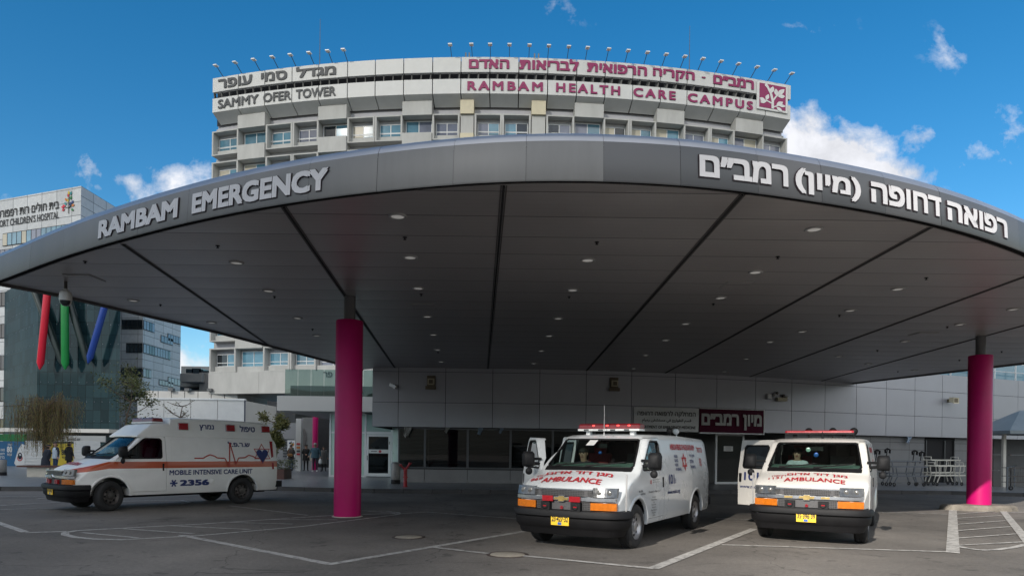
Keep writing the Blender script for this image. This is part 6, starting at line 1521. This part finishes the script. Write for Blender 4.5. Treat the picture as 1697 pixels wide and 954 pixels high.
g = MB(); q = [(-.2, -.2), (.2, -.2), (.2, .2), (-.2, .2)]
g.add([WP(x + a * .6, z + b * .6 + .06, .18) for a, b in q] + [WP(x + .06 + a, z + b * .8, .46) for a, b in q] + [WP(x + .06 + a * .7, z + b * .55, .44) for a, b in q], [(0, 1, 2, 3), (0, 1, 5, 4), (1, 2, 6, 5), (2, 3, 7, 6), (3, 0, 4, 7), (4, 5, 9, 8), (5, 6, 10, 9), (6, 7, 11, 10), (7, 4, 8, 11)]); g.build('housing', ['beige'], t)
g = MB(); g.add([WP(x + .06 + a * .7, z + b * .55, .43) for a, b in q], [(0, 1, 2, 3)]); g.build('lens', ['brown_box'], t)
x = xpx_d(1274); z = CH + (YH + 5.2 - 657) * WY(x) / F
t = thing('alarm_lights', 'cluster of emergency lamps and a horn on the wall above the right ambulance', 'wall lamp', WP(x, z, 0))
g = MB(); g.box(x - .12, x + .12, 0, .12, z - .12, z + .12, T=lambda a, b, c: WP(a, c, b)); g.build('siren_box', ['lamp_white'], t)
g = MB(); g.box(x + .42, x + .95, 0, .16, z - .20, z - .02, T=lambda a, b, c: WP(a, c, b)); g.build('battery_box', ['beige'], t)
for dx, dz in ((.30, .10), (.42, .18), (.98, .0), (.80, .08)):
    g = MB(); c = WP(x + dx, z + dz, .08); g.ball(c, .08, 8); g.tube([WP(x + dx, z + dz - .1, .02), c], .02, 6); g.build('lamp_head', ['lamp_white' if dx in (.98, .30) else 'dark_steel'], t)
# dome camera hanging from the canopy edge
c = G(109, 466, ZS + .05); t = thing('dome_camera', 'white dome security camera hanging from the canopy near its left corner', 'camera', c)
zb = CH + (737 - 505) * c.y / F
MB().tube([c, (c.x, c.y, zb + .30)], .035, 10).build('mount_pole', ['dark_steel'], t)
MB().lathe([(.05, zb + .36), (.055, zb + .32), (.10, zb + .30), (.125, zb + .26), (.13, zb + .12), (.125, zb + .09)], (c.x, c.y, 0), 24).build('housing', ['lamp_white'], t)
MB().lathe([(.120, zb + .09), (.105, zb + .03), (.06, zb - .02), (.001, zb - .035)], (c.x, c.y, 0), 20).build('dome', ['pane_dark'], t)
MB().lathe([(.13, zb + .085), (.135, zb + .06), (.10, zb - .03)], (c.x, c.y, 0), 24, a0=-.2, a1=.2).build('visor', ['lamp_white'], t)
# rags and bags tucked under the cladding
for px, py, w_, h_, m_, lb in ((675, 716, .34, .55, 'cloth_grey', 'grey white cloth hanging under the wall edge above the hydrant'), (741, 712, .2, .26, 'cloth_grey', 'small grey cloth hanging above the first dark window'), (796, 713, .22, .36, 'cloth_blue', 'pale blue cloth hanging above the middle of the dark windows'), (831, 713, .16, .26, 'cloth_blue', 'little pale blue cloth hanging right of the longer blue one'), (1510, 724, .3, .4, 'cloth_blue', 'pale plastic sheet hanging under the wall edge above the stretchers')):
    x = xpx_d(px); g = MB(); n = 7; rr = random.Random(px)
    prof = [rr.uniform(.6, 1) for _ in range(n + 1)]
    g.grid(range(n + 1), range(6), lambda i, j: WP(x - w_ / 2 + w_ * i / n * (1 - .08 * j) + .03 * math.sin(j + i), 2.655 - h_ * prof[int(i)] * j / 5, -.06 + .05 * math.sin(i * 2.1 + j * .6)), 0); g.grid(range(n + 1), range(6), lambda i, j: WP(x - w_ / 2 + w_ * i / n * (1 - .08 * j) + .03 * math.sin(j + i), 2.655 - h_ * prof[int(i)] * j / 5, -.075 + .05 * math.sin(i * 2.1 + j * .6)), 0)
    tag(g.build('hanging_cloth', [m_]), lb, 'cloth', 'cloths tucked under the wall edge')

# stretchers and trolleys on the right pavement
def stretcher(px, py, L, label, m, rz, high=.86, rails=True):
    p = place(px, py); t = thing('stretcher', label, 'stretcher', p, rz, 'parked hospital stretchers', world=False); h = L / 2
    for z, nm in ((high, 'bed_frame'), (high * .42 + .1, 'lower_frame')):
        g = MB()
        for y in (-.26, .26): g.beam((-h, y, z), (h, y, z), .05, .06)
        for x in (-h, -h * .33, h * .33, h): g.beam((x, -.26, z), (x, .26, z), .04)
        g.build(nm, [m], t)
    for x in (-h * .72, h * .72):
        for y in (-.24, .24):
            g = MB(); g.beam((x, y, high), (x * .86, y, high * .52), .035); g.beam((x * .86, y, high * .52), (x * 1.12, y, .15), .035); g.build('leg', [m], t)
            g = MB(); X = x * 1.12; g.lathe([(.04, -.016), (.088, -.02), (.095, 0), (.088, .02), (.04, .016)], (X, y, .095), 18, 'y'); g.build('wheel', ['rubber'], t)
    if rails:
        for y in (-.28, .28):
            for a in (-.55, .25):
                g = MB(); pts = [(a * h * 1.1, y, high + .03), (a * h * 1.1, y, high - .28), (a * h * 1.1 + .08, y, high - .33), (a * h * 1.1 + h * .55, y, high - .33), (a * h * 1.1 + h * .62, y, high - .27), (a * h * 1.1 + h * .62, y, high + .03)]; g.tube(pts, .016, 6); g.build('side_rail', [m], t)
        for s in (-1, 1): g = MB(); g.tube([(s * h * .95, -.2, high), (s * h * .93, -.2, high + .16), (s * h * .93, .2, high + .16), (s * h * .95, .2, high)], .018, 6); g.build('end_handle', [m], t)
    return t
stretcher(1566, 804, 2.15, 'cream tubular hospital stretcher with side rails on the right pavement', 'tube_white', R(20), 1.0)
s2 = stretcher(1572, 804, 2.1, 'second cream stretcher pushed in behind the front one by the dark opening', 'tube_white', R(21), 1.28); s2.location.y += .62
stretcher(1500, 805, 2.15, 'blue grey steel ambulance stretcher with black end grips beside the right ambulance', 'tube_steel', R(14), .95, False)
s4 = stretcher(1503, 805, 2.0, 'upper steel stretcher with a red mark behind the blue grey one', 'tube_steel', R(15), 1.22, False); s4.location.y += .62
for px, py in ((1454, 749), (1471, 747), (1516, 750), (1528, 752)):
    p = at(px, py, 33.6); g = MB(); g.tube([p + Vector((-.10, 0, -.1)), p + Vector((-.12, 0, .06)), p + Vector((0, .02, .12)), p + Vector((.12, 0, .06)), p + Vector((.10, 0, -.1))], .05, 8)
    g.tube([p + Vector((0, .02, .1)), p + Vector((.02, .2, -.45))], .02, 6); tag(g.build('headrest_pad', ['black_cloth']), 'black curved stretcher headrest pad ' + {1454: 'leftmost of the row, beside the right ambulance', 1471: 'second from the right ambulance', 1516: 'third from the right ambulance', 1528: 'nearest the cream stretchers'}[px], 'headrest', 'black stretcher headrests')
# handrail, carts and canopy shelter at the far right
p = place(1668, 812); t = thing('handrail', 'grey steel handrail in front of the dark doorway right of the right column', 'railing', p)
g = MB()
for i, px in enumerate((1669, 1675, 1681)): q = place(px, 812 - i * 2.5); g.tube([q, q + Vector((0, 0, 1.0))], .03, 8); g.build('post', ['tube_steel'], t); g = MB()
q0, q1 = place(1668, 812), place(1684, 805); g.tube([q0 + Vector((0, 0, 1.0)), q1 + Vector((0, 0, 1.05))], .03, 8); g.tube([q0 + Vector((0, 0, .55)), q1 + Vector((0, 0, .58))], .02, 8); g.build('rail', ['tube_steel'], t)
p = place(1690, 812); t = thing('service_cart', 'dark wire service cart with castors at the right edge of the pavement', 'cart', p)
g = MB()
for z in (.35, .62, 1.0):
    g.beam(p + Vector((-.45, 0, z)), p + Vector((.8, 0, z)), .03); g.beam(p + Vector((-.45, .5, z)), p + Vector((.8, .5, z)), .03)
for i in range(12):
    x = -.42 + i * .11; g.tube([p + Vector((x, 0, .35)), p + Vector((x, 0, 1.0))], .008, 4)
g.build('wire_basket', ['dark_steel'], t)
for x in (-.4, .75): g = MB(); g.tube([p + Vector((x, 0, .12)), p + Vector((x, 0, 1.0))], .02, 6); g.lathe([(.05, -.02), (.10, -.022), (.10, .022), (.05, .02)], p + Vector((x, 0, .10)), 16, 'y'); g.build('castor', ['rubber'], t)
p = place(1655, 801); t = thing('trolley', 'white tubed trolley half hidden behind the right column', 'trolley', p)
g = MB(); g.beam(p + Vector((-.2, 0, .95)), p + Vector((.55, 0, .97)), .05); g.beam(p + Vector((0, 0, .95)), p + Vector((0, 0, .1)), .035); g.beam(p + Vector((.5, 0, .97)), p + Vector((.5, 0, .1)), .035); g.beam(p + Vector((0, 0, .45)), p + Vector((.5, 0, .45)), .03); g.build('frame', ['tube_white'], t)
for x in (0, .5): g = MB(); g.lathe([(.03, -.02), (.07, -.022), (.07, .022), (.03, .02)], p + Vector((x, 0, .07)), 14, 'y'); g.build('castor', ['rubber'], t)
p = place(1681, 803, .15)
person('person', 'person all in black leaning by the dark doorway at the right edge', (p.x, p.y + .6, .15), R(60), 'cloth_black', 'cloth_black', H=1.78, coat=.55, lean=.12)
S0, S1 = at(1661, 713, 32.5), at(1720, 690, 32.5); t = thing('shelter', 'grey pitched shelter roof on a post at the right edge of the photo', 'shelter', (S0.x, 32.5, .15))
zr = S0.z; g = MB(); xa, xb = S0.x, S0.x + 4.4; zt = at(1697, 698, 32.5).z - zr
g.add([(xa, 32, zr), (xb, 32, zr), (xb, 35, zr), (xa, 35, zr), ((xa + xb) / 2 - .6, 33.5, zr + 1.05), ((xa + xb) / 2 + .6, 33.5, zr + 1.05)], [(0, 1, 5, 4), (1, 2, 5), (2, 3, 4, 5), (3, 0, 4)])
g.box(xa, xb, 31.98, 35, zr - .16, zr - .002); g.build('roof', ['roof_grey'], t)
g = MB(); g.box(xa + .72, xa + .86, 33.4, 33.54, .15, zr - .16); g.box(xb - .9, xb - .76, 33.4, 33.54, .15, zr - .16); g.build('post', ['tube_white'], t)
g = MB()
for z in (.15, .95, 1.75): g.box(xa + .95, xb, 34.4, 34.5, z, z + .78)
g.build('back_panel', ['concrete_dark'], t)

# ================================================================ left plaza
Yh = 47.0
def hx_(px): return at(px, 760, Yh).x
ht = thing('hoarding', 'blue and yellow building site hoarding with white corrugated panels below the glass hospital', 'hoarding', (hx_(60), Yh, .15))
z0, z1 = .15, at(30, 731, Yh).z
g = MB(); g.box(hx_(-30), hx_(40), Yh, Yh + .08, z0, z1); g.build('blue_panel', ['blue_board'], ht)
g = MB(); f = lambda u, v, d: (hx_(26) + u, Yh - .01, .95 + v + d * 0)
def onh(px, z): return lambda u, v, d: (hx_(px) + u, Yh - .012 - d, z + v)
g = MB(); write(g, '80', onh(11.5, 1.10), .36, .42, offset=.03); write(g, heb('שנות'), onh(12, .86), .33, .17, offset=.02); write(g, heb('חוגגים'), onh(13, 1.58), .30, .12, offset=.02)
for k, t_ in enumerate(('מאה שנים', 'למצוינות', 'ברפואה')): write(g, heb(t_), onh(-8, 1.18 - k * .26), .66, .17, offset=.02)
g.build('board_lettering', ['white_board'], ht)
g = MB(); g.prism([(hx_(24), .35), (hx_(27), .18), (hx_(41.5), .18), (hx_(41.5), 1.62), (hx_(36), 1.70), (hx_(30), 1.30)], lambda u, v, d: (u, Yh - .012 - d, v), 0, .01); g.build('white_patch', ['white_board'], ht)
g = MB(); c = (hx_(33.5), .86)
g.prism([(.15 * math.cos(2 * PI * k / 14) , .24 * math.sin(2 * PI * k / 14)) for k in range(14)], lambda u, v, d: (c[0] + u, Yh - .024 - d, c[1] + v), 0, .005, 0)
for k in range(9): a = PI + PI * k / 8; g.prism([(.04 * math.cos(2 * PI * j / 8), .04 * math.sin(2 * PI * j / 8)) for j in range(8)], lambda u, v, d: (c[0] + u + .16 * math.cos(a), Yh - .026 - d, c[1] - .12 + v + .20 * math.sin(a)), 0, .006, 1)
g.prism([(-.02, .0), (.09, .05), (.02, .16), (-.06, .12)], lambda u, v, d: (c[0] + u, Yh - .03 - d, c[1] + v), 0, .005, 2); g.build('emblem', ['navy_cloth', 'text_red', 'white_board'], ht)
g = MB(); z = z0
while z < z1: g.add([(hx_(41.6), Yh + .02, z), (hx_(71), Yh + .02, z), (hx_(71), Yh - .02, z + .20), (hx_(41.6), Yh - .02, z + .20), (hx_(71), Yh + .02, z + .215), (hx_(41.6), Yh + .02, z + .215)], [(0, 1, 2, 3), (3, 2, 4, 5)]); z += .222
g.build('corrugated_panel', ['white_board'], ht); g = MB(); z = z0
while z < z1: g.add([(hx_(122), Yh + .02, z), (hx_(166), Yh + .02, z), (hx_(166), Yh - .02, z + .20), (hx_(122), Yh - .02, z + .20), (hx_(166), Yh + .02, z + .215), (hx_(122), Yh + .02, z + .215)], [(0, 1, 2, 3), (3, 2, 4, 5)]); z += .222
g.build('corrugated_panel', ['white_board'], ht)
g = MB(); g.box(hx_(71), hx_(121.5), Yh, Yh + .08, z0, z1 - .1, 0); P = lambda u, v, d: (hx_(71) + u, Yh - .01 - d, z0 + v)
g.prism([(0, 0), (.25, .1), (.32, .7), (.15, 1.5), (0, 1.55)], P, 0, .004, 1); g.prism([(.12, .8), (.3, .7), (.36, 1.0), (.2, 1.15)], P, .005, .008, 2); g.prism([(.2, .02), (.5, .02), (.5, .45), (.22, .3)], P, 0, .004, 3); g.build('yellow_poster', ['yellow_board', 'orange_board', 'plate_blue', 'white_board'], ht)
g = MB(); write(g, '80', onh(102, .95), .32, .40, offset=.03); write(g, heb('שנות'), onh(103, .72), .3, .14, offset=.02); g.build('poster_lettering', ['text_black'], ht)
g = MB(); zt = at(130, 725, Yh + .3).z; g.box(hx_(86), hx_(170), Yh + .25, Yh + .35, z1 + .03, zt + .15); g.build('fascia_board', ['slab'], ht)
g = MB(); write(g, 'LIFE', lambda u, v, d: (hx_(88) + u, Yh + .24, z1 + .12 + v), .62, .3, offset=.03); write(g, 'SAVED BY', lambda u, v, d: (hx_(108) + u, Yh + .24, z1 + .10 + v), .9, .18, offset=.02); g.build('fascia_lettering', ['text_grey'], ht)
g = MB(); g.box(hx_(-30), hx_(32), Yh + .5, Yh + .7, z1 + .02, z1 + .5); g.build('green_screen', ['green_board'], ht)

p0, p1 = place(40, 789), place(150, 791)
t = thing('bench', 'long dark wooden bench on a pale stone block in front of the hoarding', 'bench', (p0.x, p0.y, .15))
g = MB()
for k in range(5): g.box(p0.x - .15, p1.x + 1.5, p0.y - .30 + k * .145, p0.y - .30 + k * .145 + .125, .60, .68)
g.build('seat', ['dark_wood'], t)
g = MB(); g.box(p0.x + .25, p1.x + 1.0, p0.y - .18, p0.y + .34, .15, .60); g.build('stone_base', ['stone'], t)
p = place(440, 793); t = thing('planter', 'dark planter box with clipped hedge right of the striped ambulance', 'planter', p)
MB().box(p.x - 1.2, p.x + .95, p.y - .2, p.y + .9, .15, .62).build('box', ['dark_wood'], t)
g = MB(); rr = random.Random(8)
for _ in range(1300):
    x, y, z = rr.uniform(p.x - 1.15, p.x + 1.3), rr.uniform(p.y - .15, p.y + .85), rr.uniform(.62, 1.08)
    a = rr.uniform(0, 6.28); d = Vector((math.cos(a), math.sin(a), rr.uniform(-.6, .6))) * .06; n = Vector((-d.y, d.x, rr.uniform(-.03, .03))) * .5; c = Vector((x, y, z)); g.add([c - d, c - n, c + d, c + n], [(0, 1, 2, 3)])
g.build('hedge', ['leaf'], t)

# ================================================================ trees
def leafy(mb, c, size, rr, droop=0.0):
    a = rr.uniform(0, 6.28); d = Vector((math.cos(a), math.sin(a), rr.uniform(-.8, .5) - droop)).normalized() * size; n = d.cross(Vector((rr.uniform(-1, 1), rr.uniform(-1, 1), rr.uniform(-1, 1)))).normalized() * size * .38
    mb.add([c - d, c - n, c + d, c + n], [(0, 1, 2, 3)])
def tree(label, p, H, spread, n_l, leaf_mat, size, seed, lean=0.0, bare=0):
    rr = random.Random(seed); t = thing('tree', label, 'tree', p); tr = MB(); lf = MB(); p = Vector(p)
    top = p + Vector((lean, 0, H * .82)); pts = [p + (top - p) * (i / 6) + Vector((rr.uniform(-.06, .06) * H * .3, rr.uniform(-.05, .05) * H * .3, 0)) * (i > 0) for i in range(7)]
    tr.tube(pts, [.09 - .011 * i for i in range(7)], 8); ends = []
    for k in range(15):
        b = pts[rr.randrange(2, 7)]; a = rr.uniform(0, 6.28); L = spread * rr.uniform(.45, 1.0); up = rr.uniform(.25, .95)
        e = b + Vector((math.cos(a) * L, math.sin(a) * L, up * L)); m = b.lerp(e, .5) + Vector((0, 0, -.06)); tr.tube([b, m, e], [.035, .022, .008], 5); ends += [(b, m, e)]
        for _ in range(3):
            q = m.lerp(e, rr.random()); w = q + Vector((rr.uniform(-.5, .5), rr.uniform(-.5, .5), rr.uniform(-.15, .5))) * spread * .5; tr.tube([q, w], [.014, .004], 4); ends.append((m, q, w))
    tr.build('trunk', ['bark'], t)
    for _ in range(n_l):
        b, m, e = ends[rr.randrange(len(ends))]; c = m.lerp(e, rr.random() ** .6) + Vector((rr.gauss(0, .24), rr.gauss(0, .24), rr.gauss(0, .26))) * spread * .6; leafy(lf, c, size * rr.uniform(.6, 1.2), rr, .3)
    lf.build('crown', [leaf_mat], t); return t
tree('thin leaved young tree rising left of the white annex above the striped ambulance', place(203, 783), 5.7, 1.45, 2600, 'leaf', .085, 3, .4)
tree('narrow green bushy tree right of the striped ambulance by the porch slab', place(453, 782), 3.7, .8, 5200, 'leaf2', .085, 5)
tree('nearly bare thin sapling rising behind the roof of the striped ambulance', place(300, 783), 4.6, .9, 110, 'leaf', .07, 9)
# weeping tree
p = place(72, 783); rr = random.Random(21); t = thing('weeping_tree', 'brown green weeping tree hanging over the bench at the far left', 'tree', p)
tr = MB(); top = p + Vector((.1, .2, 3.6)); tr.tube([p, p + Vector((.08, .05, 1.2)), p + Vector((-.05, .1, 2.4)), top], [.12, .10, .08, .05], 8); lf = MB(); tw = MB()
for k in range(34):
    a = 2 * PI * k / 26 + rr.uniform(-.2, .2); L = rr.uniform(.5, 2.0); b = p + Vector((0, .1, rr.uniform(2.4, 3.5))); e = b + Vector((math.cos(a) * L, math.sin(a) * L * .8, rr.uniform(.2, .8))); tr.tube([b, b.lerp(e, .5) + Vector((0, 0, .25)), e], [.04, .025, .01], 5)
    for _ in range(24):
        q = b.lerp(e, rr.uniform(.25, 1.05)) + Vector((rr.uniform(-.25, .25), rr.uniform(-.25, .25), .2)); dl = rr.uniform(.8, 2.3); sw_ = Vector((rr.uniform(-.15, .15), rr.uniform(-.15, .15), 0))
        tw.tube([q, q + sw_ + Vector((0, 0, -dl * .5)), q + sw_ * 1.4 + Vector((0, 0, -dl))], [.006, .005, .002], 3, caps=False)
        for i in range(int(dl * 16)):
            c = q + sw_ * (i / (dl * 16)) * 1.4 + Vector((rr.gauss(0, .025), rr.gauss(0, .025), -dl * i / (dl * 16))); d = Vector((rr.uniform(-.3, .3), rr.uniform(-.3, .3), -1)).normalized() * rr.uniform(.06, .11); n = Vector((d.y - .3 * d.z, -d.x, .1)).normalized() * .03; lf.add([c, c + d * .5 + n, c + d, c + d * .5 - n], [(0, 1, 2, 3)])
tr.build('trunk', ['bark'], t); tw.build('twigs', ['bark'], t); lf.build('crown', ['willow'], t)
